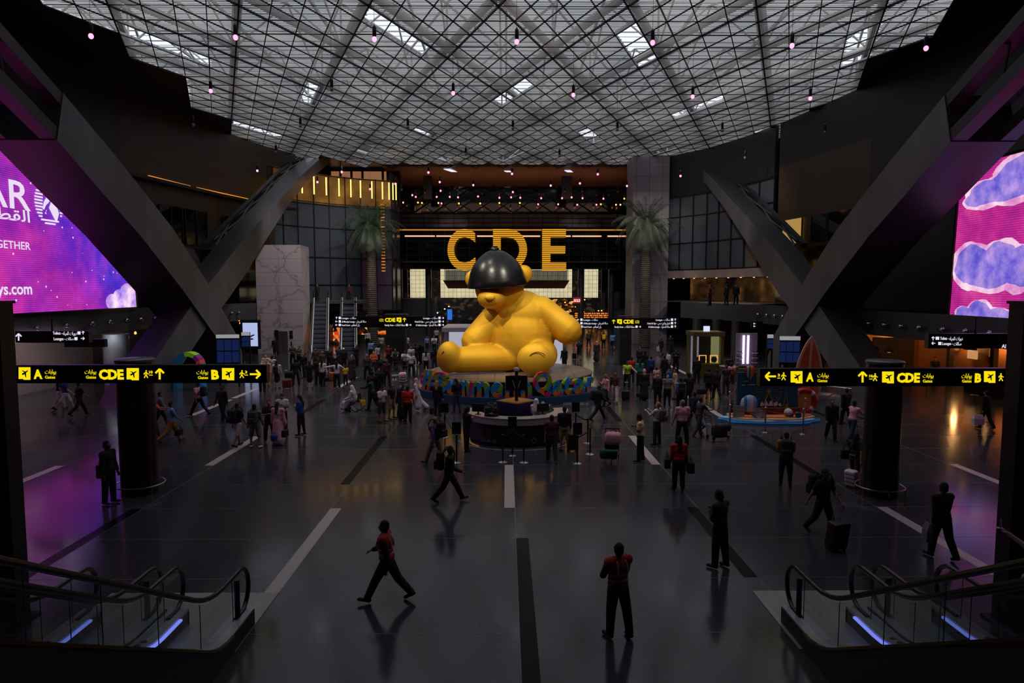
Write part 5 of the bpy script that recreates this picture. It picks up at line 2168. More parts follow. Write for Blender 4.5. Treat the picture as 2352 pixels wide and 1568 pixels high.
_pm = {}
CLOTH_RENAME = {'tshirt': 'shirt', 'blouse': 'blouse', 'cap_hat': 'cap', 'thobe': 'robe', 'jeans': 'trousers', 'long_hair': 'hair', 'shoe_L': 'shoe', 'shoe_R': 'shoe'}


def part_mesh(pose, kind, fine):
    key = (pose, kind, fine)
    if key not in _pm:
        j = joints(POSES[pose])
        mb = part_mb(kind, j, fine)
        vox = 0.011 if fine else 0.02
        if kind == 'body' and fine:
            vox = 0.0085
        _pm[key] = remesh(mb, CLOTH_RENAME.get(kind, kind), _mats['skin2'], vox, 3 if fine else 2, 0.45 if fine else 0.5)
    return _pm[key]


mat('skin1', (206, 160, 132), 0.55)
mat('skin2', (150, 102, 74), 0.55)
mat('skin3', (84, 54, 40), 0.55)
_cl = {}
PAL = {'black': (13, 13, 15), 'char': (32, 32, 36), 'navy': (18, 24, 44), 'blue': (28, 62, 140), 'lblue': (110, 140, 190), 'white': (205, 198, 204), 'pink': (210, 150, 165),
       'grey': (105, 104, 110), 'red': (190, 24, 22), 'dred': (110, 22, 26), 'burg': (74, 20, 30), 'olive': (60, 58, 38), 'khaki': (140, 118, 84), 'beige': (190, 168, 140),
       'yellow': (225, 185, 30), 'mustard': (150, 112, 40), 'teal': (20, 130, 130), 'dgreen': (14, 62, 58), 'green': (60, 78, 60), 'brown': (70, 48, 34), 'cream': (225, 195, 140),
       'orange': (200, 84, 30), 'jean': (36, 50, 78), 'dgrey': (52, 52, 58), 'lime': (200, 230, 40), 'hair': (14, 12, 11), 'hairbrown': (50, 34, 24), 'blond': (150, 118, 70),
       'bald': (150, 100, 76), 'ghutra': (222, 216, 222), 'redghutra': (190, 90, 96), 'purple': (84, 74, 110), 'hairgrey': (110, 100, 96), 'straw': (220, 200, 170), 'vest': (160, 34, 20)}


def cloth(c):
    if c not in _cl:
        rgb = PAL[c]
        _cl[c] = noisy('cloth_' + c, tuple(int(v * 0.9) for v in rgb), tuple(min(255, int(v * 1.08)) for v in rgb), 9, 0.85)
    return _cl[c]


def check_cloth():
    m = noisy('check_redwhite', (200, 60, 70), (226, 200, 204), 30, 0.85)
    return m


def addpart(root, me, m):
    o = bpy.data.objects.new(me.name, me)
    COL.objects.link(o)
    o.parent = root
    o.material_slots[0].link = 'OBJECT'
    o.material_slots[0].material = m
    return o


NPEOPLE = []


def P(px, py, pose, h, top, bot, head, skin, label, scale=1.0, fine=False, z=0.0, at_loc=None, shoes='black'):
    """top=(kind,colour) bot=(kind,colour)|None head=(kind,colour)|None"""
    loc = at_loc if at_loc is not None else fl(px, py, z)
    root = thing('person', loc, label, 'person', rz=radians(h))
    s = scale
    root.scale = (s, s, s)
    addpart(root, part_mesh(pose, 'body', fine), _mats['skin%d' % skin])
    for spec in (top, bot, head):
        if spec:
            o = addpart(root, part_mesh(pose, spec[0], fine), check_cloth() if spec[1] == 'check' else cloth(spec[1]))
            if spec[0] == 'hair' and spec[1] == 'bald':
                o.name = 'hair'
    if not (top and top[0] in ('robe',) and not fine):
        addpart(root, part_mesh(pose, 'shoe_L', fine), cloth(shoes))
        addpart(root, part_mesh(pose, 'shoe_R', fine), cloth(shoes))
    NPEOPLE.append(root)
    return root


def loc_on(root, x, y, z):
    """world point given in a person's own frame"""
    a = root.rotation_euler.z
    s = root.scale[0]
    return root.location + Vector(((x * cos(a) - y * sin(a)) * s, (x * sin(a) + y * cos(a)) * s, z * s))


# ------------------------------------------------------------------ bags, cases, trolleys
def rbox(mb, c, s, r):
    """rounded box"""
    x, y, z = s[0] / 2 - r, s[1] / 2 - r, s[2] / 2 - r
    prof = []
    bm = bmesh.new()
    bmesh.ops.create_cube(bm, size=1.0)
    for v in bm.verts:
        v.co = Vector((v.co.x * s[0], v.co.y * s[1], v.co.z * s[2]))
    bmesh.ops.bevel(bm, geom=bm.edges[:] + bm.verts[:], offset=r, segments=3, profile=0.5, affect='EDGES')
    bm.verts.index_update()
    vs = [v.co + Vector(c) for v in bm.verts]
    fs = [tuple(v.index for v in f.verts) for f in bm.faces]
    bm.free()
    return mb.add(vs, fs)


def backpack(person, col, label, k=1.0, back=True, low=0.0):
    """worn on the back, straps over the shoulders"""
    r = thing('backpack', loc_on(person, 0, -0.25, 1.0 - low), label, 'bag', rz=person.rotation_euler.z)
    s = person.scale[0] * k
    r.scale = (s, s, s)
    rbox(MB(), (0, 0, 0.2), (0.32, 0.2, 0.48), 0.07).build('pack', cloth(col), r, 'all')
    rbox(MB(), (0, -0.12, 0.1), (0.25, 0.09, 0.22), 0.035).build('pocket', cloth(col), r, 'all')
    for sx in (-1, 1):
        st = MB()
        st.tube([(sx * 0.1, 0.08, 0.42), (sx * 0.11, 0.17, 0.51), (sx * 0.11, 0.29, 0.49), (sx * 0.13, 0.365, 0.36), (sx * 0.14, 0.33, 0.18), (sx * 0.16, 0.1, 0.05)], 0.016, 6)
        st.build('strap', cloth('black'), r, True)
    MB().tube([(-0.04, 0.0, 0.43), (-0.03, 0, 0.47), (0.03, 0, 0.47), (0.04, 0, 0.43)], 0.01, 6).build('handle', cloth('black'), r, True)
    return r


def handbag(loc, rz, col, label, s=(0.34, 0.14, 0.26), name='handbag', cat='bag', hl=0.16):
    r = thing(name, loc, label, cat, rz=rz)
    rbox(MB(), (0, 0, s[2] / 2), s, 0.035).build('pouch', cloth(col), r, 'all')
    for sy in (-1, 1):
        MB().tube([(-s[0] * 0.3, sy * 0.03, s[2] - 0.01), (-s[0] * 0.25, sy * 0.02, s[2] + hl * 0.8), (0, sy * 0.01, s[2] + hl), (s[0] * 0.25, sy * 0.02, s[2] + hl * 0.8), (s[0] * 0.3, sy * 0.03, s[2] - 0.01)], 0.009, 6).build('handle', cloth(col), r, True)
    return r


def shopping_bag(loc, rz, col, label, s=(0.34, 0.16, 0.42)):
    r = thing('carrier_bag', loc, label, 'bag', rz=rz)
    mb = MB()
    a, b, h = s[0] / 2, s[1] / 2, s[2]
    vs = [(-a, -b, 0), (a, -b, 0), (a, b, 0), (-a, b, 0), (-a * 1.06, -b * .8, h * .6), (a * 1.05, -b * .9, h * .6), (a * 1.02, b * .8, h * .6), (-a * 1.05, b, h * .6),
          (-a * .8, -b * .3, h), (a * .8, -b * .35, h), (a * .8, b * .3, h), (-a * .8, b * .3, h)]
    mb.add(vs, [(3, 2, 1, 0), (0, 1, 5, 4), (1, 2, 6, 5), (2, 3, 7, 6), (3, 0, 4, 7), (4, 5, 9, 8), (5, 6, 10, 9), (6, 7, 11, 10), (7, 4, 8, 11), (8, 9, 10, 11)])
    mb.build('sack', cloth(col), r)
    MB().tube([(-a * .4, 0, h), (-a * .3, 0, h + 0.1), (a * .3, 0, h + 0.1), (a * .4, 0, h)], 0.008, 6).build('handle', cloth(col), r, True)
    return r


def suitcase(loc, rz, col, label, s=(0.4, 0.26, 0.6), tilt=0.0, hl=0.42):
    r = thing('suitcase', loc, label, 'suitcase', rz=rz)
    r.rotation_euler.x = radians(tilt)
    rbox(MB(), (0, 0, s[2] / 2 + 0.06), s, 0.05).build('shell', noisy('shell_' + col, PAL[col], tuple(min(255, int(v * 1.1)) for v in PAL[col]), 5, 0.45), r, 'all')
    g = MB()
    for z in (0.2, 0.35, 0.5):
        g.box((0, -s[1] / 2 - 0.003, z * s[2] / 0.6 + 0.04), (s[0] * 0.8, 0.012, 0.015))
    g.build('groove', cloth('black'), r)
    w = MB()
    for sx in (-1, 1):
        for sy in (-1, 1):
            w = MB().tube([(sx * (s[0] / 2 - 0.06) - 0.012, sy * (s[1] / 2 - 0.05), 0.03), (sx * (s[0] / 2 - 0.06) + 0.012, sy * (s[1] / 2 - 0.05), 0.03)], 0.03, 10)
            w.build('wheel', cloth('black'), r, True)
    h = MB()
    for sx in (-1, 1):
        h.tube([(sx * 0.09, s[1] / 2 - 0.03, s[2] + 0.05), (sx * 0.09, s[1] / 2 - 0.03, s[2] + hl)], 0.009, 6)
    h.tube([(-0.1, s[1] / 2 - 0.03, s[2] + hl), (0.1, s[1] / 2 - 0.03, s[2] + hl)], 0.015, 6)
    h.build('pull_handle', M_STEELR, r, True)
    return r


def trolley(loc, rz, label):
    """airport baggage trolley, handle towards -Y, nose towards +Y"""
    r = thing('baggage_trolley', loc, label, 'trolley', rz=rz)
    f = MB()
    for sx in (-1, 1):
        f.tube([(sx * 0.24, -0.42, 0.14), (sx * 0.17, 0.45, 0.14)], 0.018, 6)
        f.tube([(sx * 0.24, -0.40, 0.14), (sx * 0.25, -0.46, 0.6), (sx * 0.25, -0.55, 1.0)], 0.018, 6)
    f.tube([(-0.17, 0.45, 0.14), (0.17, 0.45, 0.14)], 0.018, 6)
    for y in (-0.3, -0.1, 0.1, 0.3):
        f.tube([(-0.21, y, 0.15), (0.21, y, 0.15)], 0.01, 6)
    f.build('frame', M_STEELR, r, True)
    MB().tube([(-0.27, -0.55, 1.0), (0.27, -0.55, 1.0)], 0.026, 8).build('push_bar', cloth('black'), r, True)
    b = MB()
    for z in (0.62, 0.72, 0.82):
        b.tube([(-0.25, -0.48, z), (-0.24, -0.24, z), (0.24, -0.24, z), (0.25, -0.48, z)], 0.008, 5)
    for x in (-0.2, -0.1, 0, 0.1, 0.2):
        b.tube([(x, -0.24, 0.82), (x, -0.24, 0.62), (x, -0.46, 0.6)], 0.006, 5)
    b.build('basket', M_STEELR, r, True)
    for (x, y) in ((-0.24, -0.38), (0.24, -0.38), (0, 0.42)):
        MB().tube([(x - 0.018, y, 0.07), (x + 0.018, y, 0.07)], 0.07, 14).build('wheel', cloth('black'), r, True)
    return r


def bundle(loc, rz, s, col, label, name='travel_bag'):
    r = thing(name, loc, label, 'bag', rz=rz)
    rbox(MB(), (0, 0, s[2] / 2), s, min(s) * 0.3).build('bag_body', cloth(col), r, 'all')
    MB().tube([(-s[0] * .2, 0, s[2] * 0.97), (-s[0] * .15, 0, s[2] + 0.07), (s[0] * .15, 0, s[2] + 0.07), (s[0] * .2, 0, s[2] * 0.97)], 0.012, 6).build('handle', cloth('black'), r, True)
    return r


D = radians
# ---------------------------------------------------------------- the nearer figures
p = P(890, 1381, 'stride', 86, ('shirt', 'black'), ('trousers', 'navy'), ('hair', 'hair'), 3, 'security man in an orange red vest striding across the open floor', 1.0, True)
v = addpart(p, part_mesh('stride', 'vest', True), cloth('vest'))
v['label'] = 'orange red safety vest with pale bands'


def vest_bands(p, pose, col='beige', extra=True):
    j = joints(POSES[pose])
    for dz in (0.10, 0.2):
        c = j['pel'] * 0 + j['waist'] + j['up'] * (dz - 0.14)
        mb = MB()
        mb.lathe([(1.0, -0.02), (1.03, 0), (1.0, 0.02)], (0, 0, 0), 24, 0.19, 0.147)
        for i in range(len(mb.v)):
            mb.v[i] = (mb.v[i][0] + c.x, mb.v[i][1] + c.y, mb.v[i][2] + c.z)
        mb.build('reflective_band', cloth(col), p, True)
    if extra:
        for s in (-1, 1):
            pts = [j['waist'] + Vector((s * 0.09, -0.135, 0.06)), j['chest'] + Vector((s * 0.095, -0.148, 0.0)), j['neck'] + Vector((s * 0.085, -0.105, -0.03)), j['neck'] + Vector((s * 0.085, -0.02, 0.0)),
                   j['neck'] + Vector((s * 0.085, 0.08, -0.04)), j['chest'] + Vector((s * 0.095, 0.148, 0)), j['waist'] + Vector((s * 0.09, 0.135, 0.06))]
            mb = MB()
            mb.tube(pts, 0.018, 6)
            mb.build('reflective_band', cloth(col), p, True)
    mb = MB()
    c = j['neck']
    mb.tube([(0.062 * cos(a * pi / 6), c.y + 0.06 * sin(a * pi / 6), c.z + 0.015) for a in range(12)], 0.012, 6, closed=True)
    mb.build('collar', cloth('white'), p, True)


vest_bands(p, 'stride')
p = P(1418, 1462, 'folded', 24, ('shirt', 'black'), ('trousers', 'navy'), ('hair', 'hair'), 3, 'security man in an orange red vest standing with folded arms', 1.0, True)
v = addpart(p, part_mesh('folded', 'vest', True), cloth('vest'))
v['label'] = 'orange red safety vest with pale bands'
vest_bands(p, 'folded')
p = P(1032, 1152, 'stride', -84, ('shirt', 'black'), ('trousers', 'black'), ('hair', 'hair'), 3, 'man in black walking past the desk with a black rucksack in the open', 1.0, True)
backpack(p, 'black', 'black rucksack worn by the man in black walking before the desk', 1.15)
p = P(1000, 1066, 'walk', 60, ('shirt', 'purple'), ('trousers', 'khaki'), ('hair', 'bald'), 1, 'bald man in a mauve shirt and khaki trousers walking beside the queue posts', 1.02, True)
backpack(p, 'black', 'large black rucksack on the bald man in the mauve shirt', 1.15)
p = P(1558, 1125, 'stand', 0, ('shirt', 'red'), ('trousers', 'black'), ('long_hair', 'hair'), 3, 'person in a bright red jacket seen from behind with a bag at each side', 0.98, True)
handbag(loc_on(p, -0.36, 0.0, 0.72), D(80), 'black', 'black handbag at the side of the red jacket, nearer the desk', (0.4, 0.18, 0.3))
handbag(loc_on(p, 0.36, 0.05, 0.55), D(90), 'black', 'black shoulder bag hanging on the far side of the red jacket from the desk', (0.42, 0.2, 0.34))
p = P(1652, 1303, 'phone', 40, ('shirt', 'char'), ('trousers', 'black'), ('hair', 'hair'), 3, 'tall man in black looking down at his phone alone on the open floor', 1.02, True)
p = P(1888, 1230, 'drag', 205, ('tshirt', 'black'), ('trousers', 'char'), ('cap_hat', 'char'), 2, 'man in a dark cap and rucksack pulling a black suitcase', 1.02, True)
backpack(p, 'black', 'black rucksack on the man in the dark cap', 1.1)
suitcase(fl(1918, 1262), D(20), 'black', 'large black suitcase pulled by the man in the dark cap', (0.46, 0.3, 0.66), 8, 0.7)
p = P(2160, 1282, 'step', 10, ('shirt', 'black'), ('trousers', 'black'), ('hair', 'hair'), 3, 'man in black carrying a pale carrier bag across the pink lit floor', 1.04, True)
shopping_bag(loc_on(p, -0.34, 0.02, 0.42), D(80), 'grey', 'pale grey carrier bag in the hand of the man on the pink lit floor', (0.3, 0.14, 0.42))
p = P(1803, 1117, 'phone', -20, ('tshirt', 'mustard'), ('jeans', 'navy'), ('hair', 'hair'), 2, 'man in a mustard shirt with a rucksack seen from behind', 1.0, True)
backpack(p, 'char', 'dark rucksack on the man in the mustard shirt', 1.2)
p = P(1962, 1112, 'drag', -52, ('tshirt', 'char'), ('trousers', 'black'), ('long_hair', 'hair'), 2, 'woman in black pulling a small white suitcase beside the round column', 0.97, True)
handbag(loc_on(p, -0.25, -0.05, 0.8), D(0), 'black', 'black tote bag on the woman with the white suitcase', (0.38, 0.14, 0.3))
suitcase(fl(1957, 1119), D(-60), 'white', 'small white suitcase next to the round column', (0.36, 0.24, 0.5), 8, 0.52)
p = P(252, 1156, 'stand', -100, ('shirt', 'black'), ('trousers', 'black'), ('hair', 'hair'), 3, 'dark figure with a coat half hidden by the round column', 1.06, True)
handbag(loc_on(p, -0.1, -0.24, 0.66), D(0), 'brown', 'dark brown bag carried by the dark figure at the round column', (0.34, 0.18, 0.4))
# arm holding a phone up at the edge of the view
p = P(0, 0, 'hold_up', 62, ('tshirt', 'char'), ('trousers', 'black'), ('hair', 'hair'), 1, 'person holding a phone up with one arm beside the tall dark post', 1.0, True, at_loc=Vector((7.72, 9.4, 1.1)))
j = joints(POSES['hold_up'])
ph = loc_on(p, j['lwr'].x + 0.0, j['lwr'].y + j['lhd'].y * 0.13, j['lwr'].z + j['lhd'].z * 0.13)
r = thing('phone', ph, 'phone held up in a hand beside the tall dark post', 'phone', rz=D(62))
rbox(MB(), (0, 0.0, 0.05), (0.075, 0.01, 0.15), 0.004).build('case', mat('phone_case', (60, 58, 62), 0.3), r)
MB().box((0, -0.0065, 0.05), (0.066, 0.002, 0.135)).build('screen', glow('phone', (120, 110, 140), 0.25, nee=False), r)

# ---------------------------------------------------------------- middle distance, pale-wall side
p = P(547, 1025, 'step', -30, ('tshirt', 'black'), ('shorts', 'white'), ('hair', 'hair'), 2, 'man in a black T-shirt and white shorts with a black rucksack', 1.0, True)
backpack(p, 'black', 'square black rucksack on the man in white shorts', 1.1)
p = P(587, 1028, 'stand_wide', 0, ('shirt', 'grey'), ('shorts', 'grey'), ('hair', 'hair'), 2, 'man in a grey hoodie and grey shorts seen from behind', 1.0, True, shoes='white')
backpack(p, 'dgrey', 'dark grey rucksack on the man in the grey hoodie', 1.05)
P(620, 1016, 'folded', 200, ('tshirt', 'black'), ('trousers', 'char'), ('hair', 'hair'), 2, 'man in a black polo facing the woman in the long pink skirt')
P(640, 1022, 'stand', -10, ('blouse', 'brown'), ('robe', 'pink'), ('long_hair', 'hairbrown'), 1, 'woman in a brown top and long pale pink skirt')
handbag(fl(655, 1003, 0.75), D(80), 'black', 'black bag on the shoulder of the woman in the long pink skirt')
bundle(fl(630, 1012, 0.45), 0, (0.25, 0.16, 0.24), 'blue', 'small blue bag by the knee of the woman in the pink skirt')
P(650, 995, 'phone', 190, ('tshirt', 'white'), ('trousers', 'char'), ('hair', 'hair'), 2, 'man in a white T-shirt behind the woman in the pink skirt')
P(692, 1000, 'phone', 78, ('shirt', 'blue'), ('jeans', 'black'), ('long_hair', 'hair'), 1, 'woman in a blue jacket and black leggings holding her hands out')
P(395, 1016, 'walk', -55, ('tshirt', 'lblue'), ('trousers', 'mustard'), ('hair', 'hair'), 2, 'man in a light polo and mustard trousers walking')
handbag(fl(411, 1000, 0.35), D(70), 'black', 'black laptop bag carried by the man in mustard trousers')
P(370, 985, 'walk', -70, ('shirt', 'grey'), ('trousers', 'black'), ('hair', 'hair'), 2, 'man in a grey hoodie behind the man in mustard trousers')
P(352, 1005, 'push', -60, ('tshirt', 'orange'), ('trousers', 'black'), ('long_hair', 'hair'), 2, 'woman in an orange top pushing a buggy behind the round column')
p = P(458, 955, 'stride', 80, ('tshirt', 'pink'), ('trousers', 'black'), ('hair', 'hair'), 2, 'man in a pink shirt with a rucksack striding towards the round column')
backpack(p, 'black', 'black rucksack on the man in the pink shirt')
P(512, 968, 'step', 165, ('shirt', 'char'), ('trousers', 'black'), ('hair', 'hair'), 3, 'man in a dark suit jacket walking towards the camera under gate B')
P(184, 955, 'walk', -40, ('tshirt', 'navy'), ('trousers', 'black'), ('hair', 'hair'), 2, 'man in a navy shirt walking below the word Gates')
P(152, 942, 'walk', -70, ('tshirt', 'blue'), ('shorts', 'white'), ('hair', 'hair'), 1, 'person in blue with white shorts walking behind the navy shirt')
P(138, 940, 'step', -70, ('tshirt', 'dgreen'), ('trousers', 'white'), ('hair', 'hair'), 1, 'person in green with white trousers at the pale wall')
# crowd between the tall marble box and the stage
P(603, 902, 'stand', 10, ('shirt', 'black'), ('trousers', 'black'), ('sun_hat', 'straw'), 2, 'person in black wearing a cream straw hat')
P(612, 872, 'folded', 180, ('shirt', 'beige'), ('trousers', 'khaki'), ('hair', 'hairbrown'), 1, 'man in a beige shirt behind the straw hat')
P(614, 888, 'stand', 180, ('shirt', 'pink'), ('shorts', 'red'), ('hair', 'hair'), 1, 'person in pink with red shorts beside the straw hat')
p = P(637, 892, 'stand', 0, ('shirt', 'white'), ('skirt', 'black'), ('long_hair', 'hair'), 1, 'woman in a white blouse and short black skirt')
backpack(p, 'black', 'black rucksack on the woman in the short black skirt', 0.9)
P(627, 876, 'stand', -20, ('shirt', 'white'), ('trousers', 'beige'), ('hair', 'hair'), 1, 'person in a loose white shirt next to the short black skirt')
P(632, 820, 'stand', 180, ('shirt', 'black'), ('skirt', 'black'), ('long_hair', 'hair'), 2, 'woman in a black suit standing at the lift doors')
P(673, 842, 'folded', 190, ('tshirt', 'char'), ('trousers', 'black'), ('hair', 'hair'), 2, 'dark haired man with folded arms beside the marble lift box')
P(687, 846, 'folded', 170, ('tshirt', 'olive'), ('trousers', 'black'), ('hair', 'hair'), 2, 'man in olive with folded arms by the small blue pillar')
P(680, 886, 'stand_wide', 30, ('shirt', 'black'), ('trousers', 'navy'), ('hair', 'hair'), 2, 'man in black beside the red suitcase')
suitcase(fl(659, 892), D(30), 'dred', 'dark red suitcase in the crowd near the marble lift box', (0.5, 0.3, 0.5), 0, 0.6)
bundle(fl(664, 868, 0.62), D(10), (0.5, 0.3, 0.4), 'black', 'big black holdall above the dark red suitcase')
P(726, 852, 'stand_wide', 185, ('shirt', 'olive'), ('trousers', 'olive'), ('hair', 'hair'), 2, 'officer in an olive uniform at the foot of the escalator')
P(712, 892, 'phone', 20, ('tshirt', 'black'), ('skirt', 'black'), ('long_hair', 'hair'), 1, 'girl in a short black dress with bare legs')
P(731, 884, 'stand', 20, ('shirt', 'black'), ('trousers', 'black'), ('long_hair', 'hairbrown'), 1, 'woman in black beside the girl in the short dress')
P(742, 888, 'stand', -20, ('blouse', 'white'), ('jeans', 'black'), ('long_hair', 'hair'), 1, 'woman in a loose white top and black leggings')
handbag(fl(751, 876, 0.6), D(60), 'black', 'black bag at the side of the loose white top')
P(774, 893, 'point', 10, ('shirt', 'white'), ('trousers', 'navy'), ('long_hair', 'hair'), 1, 'woman in white stretching one arm out sideways', shoes='white')
P(794, 884, 'stand', 10, ('tshirt', 'yellow'), ('trousers', 'navy'), ('hair', 'hair'), 2, 'child in a bright yellow T-shirt', 0.74)
P(809, 874, 'stand', 160, ('robe', 'char'), None, ('hijab', 'grey'), 1, 'woman in a long dark robe and pale grey headscarf')
P(770, 866, 'stand', 200, ('shirt', 'black'), ('trousers', 'black'), ('hijab', 'pink'), 1, 'woman in black with a pink headscarf behind the yellow T-shirt')
suitcase(fl(764, 874), D(0), 'orange', 'orange suitcase beside the woman stretching her arm', (0.4, 0.26, 0.5))
P(700, 868, 'stand', 150, ('shirt', 'black'), ('trousers', 'jean'), ('hair', 'hair'), 2, 'dark dressed man behind the trolley with the pale bundle')
P(741, 862, 'stand', 60, ('shirt', 'olive'), ('trousers', 'char'), ('hair', 'blond'), 1, 'fair haired person in olive at the escalator foot')
P(757, 850, 'stand', 180, ('shirt', 'char'), ('trousers', 'black'), ('hair', 'hair'), 2, 'dark dressed man between the two far escalators')
P(790, 852, 'stand', 200, ('shirt', 'black'), ('trousers', 'black'), ('cap_hat', 'white'), 2, 'person in black with a white cap near the second escalator')
P(779, 846, 'stand', 170, ('shirt', 'dgreen'), ('trousers', 'black'), ('hair', 'hair'), 2, 'man in dark green near the second escalator')
P(820, 842, 'stand', 140, ('shirt', 'black'), ('trousers', 'black'), ('hair', 'hair'), 2, 'man in black by the trolley with the cream bag')
P(844, 872, 'stand_wide', 185, ('shirt', 'dgrey'), ('trousers', 'black'), ('cap_hat', 'grey'), 2, 'man in a dark jacket and grey cap facing the camera')
P(859, 862, 'folded', 200, ('tshirt', 'orange'), ('trousers', 'jean'), ('hair', 'hairbrown'), 1, 'woman in a tan top with crossed arms')
P(853, 827, 'step', 20, ('shirt', 'lblue'), ('trousers', 'black'), ('hair', 'hair'), 2, 'man in a light blue shirt at the palm trunk')
P(876, 812, 'stand', 0, ('tshirt', 'beige'), ('trousers', 'green'), ('hair', 'hair'), 1, 'man in a pale shirt seen from behind at the palm foot')
P(877, 880, 'stand', 180, ('shirt', 'black'), ('trousers', 'black'), ('hair', 'hairbrown'), 2, 'man in black next to the burgundy uniform')
P(868, 842, 'stand', 60, ('shirt', 'white'), ('trousers', 'black'), ('hair', 'hair'), 2, 'man in white bending near the palm trunk')
P(893, 842, 'stand_wide', 190, ('tshirt', 'dred'), ('trousers', 'black'), ('hair', 'hair'), 2, 'man in a dark red T-shirt in the crowd by the palm')
P(909, 852, 'push', 180, ('tshirt', 'green'), ('trousers', 'black'), ('hair', 'hair'), 2, 'man in a grey green T-shirt pushing a trolley')
P(931, 858, 'push', 185, ('tshirt', 'white'), ('trousers', 'black'), ('hair', 'hair'), 3, 'man in a white V-neck pushing a loaded trolley')
P(945, 866, 'stand_wide', 190, ('tshirt', 'white'), ('jeans', 'navy'), ('hair', 'hair'), 3, 'stout man in a white polo beside the loaded trolley', 1.0)
P(945, 846, 'stand', 180, ('tshirt', 'white'), ('trousers', 'black'), ('hair', 'hair'), 2, 'man in white behind the stout man in the polo')
t = trolley(fl(926, 878), D(178), 'baggage trolley piled with a white bag in front of the V-neck shirt')
bundle(fl(925, 872, 0.2), D(0), (0.45, 0.6, 0.5), 'white', 'white bag on the loaded trolley in front of the V-neck shirt')
bundle(fl(925, 868, 0.72), D(10), (0.4, 0.4, 0.3), 'pink', 'pinkish bag on top of the loaded trolley by the stout man')
t = trolley(fl(908, 866), D(180), 'baggage trolley pushed by the man in the grey green T-shirt')
P(889, 888, 'stand_wide', 175, ('shirt', 'burg'), ('trousers', 'black'), ('cap_hat', 'green'), 2, 'guard in a burgundy uniform with white straps and a cap')
P(905, 838, 'stand', 180, ('shirt', 'black'), ('trousers', 'black'), ('hair', 'hair'), 2, 'dark figure behind the grey green T-shirt')
P(955, 838, 'stand', 30, ('shirt', 'char'), ('trousers', 'char'), ('hair', 'hair'), 2, 'man in charcoal seen from behind near the dark pillar')
P(967, 833, 'phone_walk', 170, ('robe', 'black'), None, ('hijab', 'black'), 1, 'woman in a black robe and headscarf by the white kiosk')
P(981, 807, 'stand', 180, ('tshirt', 'lblue'), ('jeans', 'black'), ('hair', 'hair'), 2, 'child in light blue in front of the bright shop front', 0.85)
P(998, 812, 'push', 180, ('tshirt', 'white'), ('trousers', 'black'), ('hair', 'hair'), 2, 'woman in white pushing a pram beside the white kiosk')
P(979, 858, 'stand', 0, ('shirt', 'white'), ('jeans', 'black'), ('long_hair', 'hair'), 1, 'woman with long black hair in a white jacket at the stage edge')
P(998, 852, 'stand', 10, ('shirt', 'black'), ('trousers', 'dgrey'), ('long_hair', 'hair'), 1, 'person in a black jacket and grey trousers at the stage edge')
P(934, 812, 'stand', 180, ('tshirt', 'white'), ('trousers', 'black'), ('hair', 'hair'), 2, 'man in white deep in the passage behind the dark pillar')
P(923, 806, 'stand', 150, ('shirt', 'black'), ('trousers', 'black'), ('hair', 'hair'), 2, 'dark figure deep in the passage by the dark pillar')
P(845, 798, 'stand', 180, ('shirt', 'white'), ('trousers', 'black'), ('hair', 'hair'), 2, 'shopper in white at the warm shop counter')
P(1003, 790, 'stand', 180, ('tshirt', 'white'), ('trousers', 'black'), ('hair', 'hair'), 2, 'man in white walking out of the passage by the kiosk corner')
P(856, 925, 'stand_wide', 10, ('shirt', 'black'), ('trousers', 'black'), ('hair', 'hair'), 3, 'broad man in a black suit behind the wheelchair attendant')
P(872, 915, 'stand', 180, ('shirt', 'black'), ('trousers', 'black'), ('hair', 'hair'), 2, 'man in black between the suit and the boy in white')
# wheelchair
p = P(856, 942, 'push', 84, ('shirt', 'dgreen'), ('trousers', 'black'), ('hair', 'hair'), 3, 'attendant in a dark green jacket pushing the wheelchair')
wl = fl(816, 943)
wc_ = thing('wheelchair', wl, 'wheelchair with the seated man in white robes', 'wheelchair', rz=D(84))
for sx in (-1, 1):
    w = MB()
    w.tube([(sx * 0.29, -0.12 + 0.3 * cos(a * pi / 10), 0.31 + 0.3 * sin(a * pi / 10)) for a in range(20)], 0.016, 6, closed=True)
    for a in range(8):
        w.tube([(sx * 0.29, -0.12, 0.31), (sx * 0.29, -0.12 + 0.3 * cos(a * pi / 4), 0.31 + 0.3 * sin(a * pi / 4))], 0.004, 4)
    w.build('drive_wheel', cloth('black'), wc_, True)
    MB().tube([(sx * 0.22 - 0.015, 0.38, 0.09), (sx * 0.22 + 0.015, 0.38, 0.09)], 0.09, 14).build('caster', cloth('black'), wc_, True)
    f = MB()
    f.tube([(sx * 0.24, -0.3, 0.95), (sx * 0.24, -0.22, 0.9), (sx * 0.24, -0.2, 0.45), (sx * 0.24, 0.25, 0.45), (sx * 0.22, 0.42, 0.15), (sx * 0.15, 0.55, 0.1)], 0.013, 6)
    f.tube([(sx * 0.24, -0.2, 0.68), (sx * 0.24, 0.15, 0.68), (sx * 0.24, 0.2, 0.45)], 0.013, 6)
    f.build('frame', M_STEELR, wc_, True)
MB().box((0, 0.02, 0.45), (0.46, 0.44, 0.03)).build('seat', cloth('black'), wc_)
MB().box((0, -0.21, 0.68), (0.46, 0.03, 0.42)).build('backrest', cloth('black'), wc_)
q = P(0, 0, 'sit_lean', 84, ('thobe', 'white'), None, ('ghutra', 'ghutra'), 2, 'man in white robes and white headdress seated in the wheelchair', at_loc=wl + Vector((0.06, 0, 0.03)))
shopping_bag(wl + Vector((0.42, -0.16, 0.3)), D(0), 'yellow', 'yellow bag hanging behind the wheelchair', (0.26, 0.12, 0.3))
p = P(878, 970, 'phone', 235, ('tshirt', 'white'), ('shorts', 'dgrey'), ('hair', 'hair'), 2, 'youth in a white T-shirt and grey shorts', 1.0)
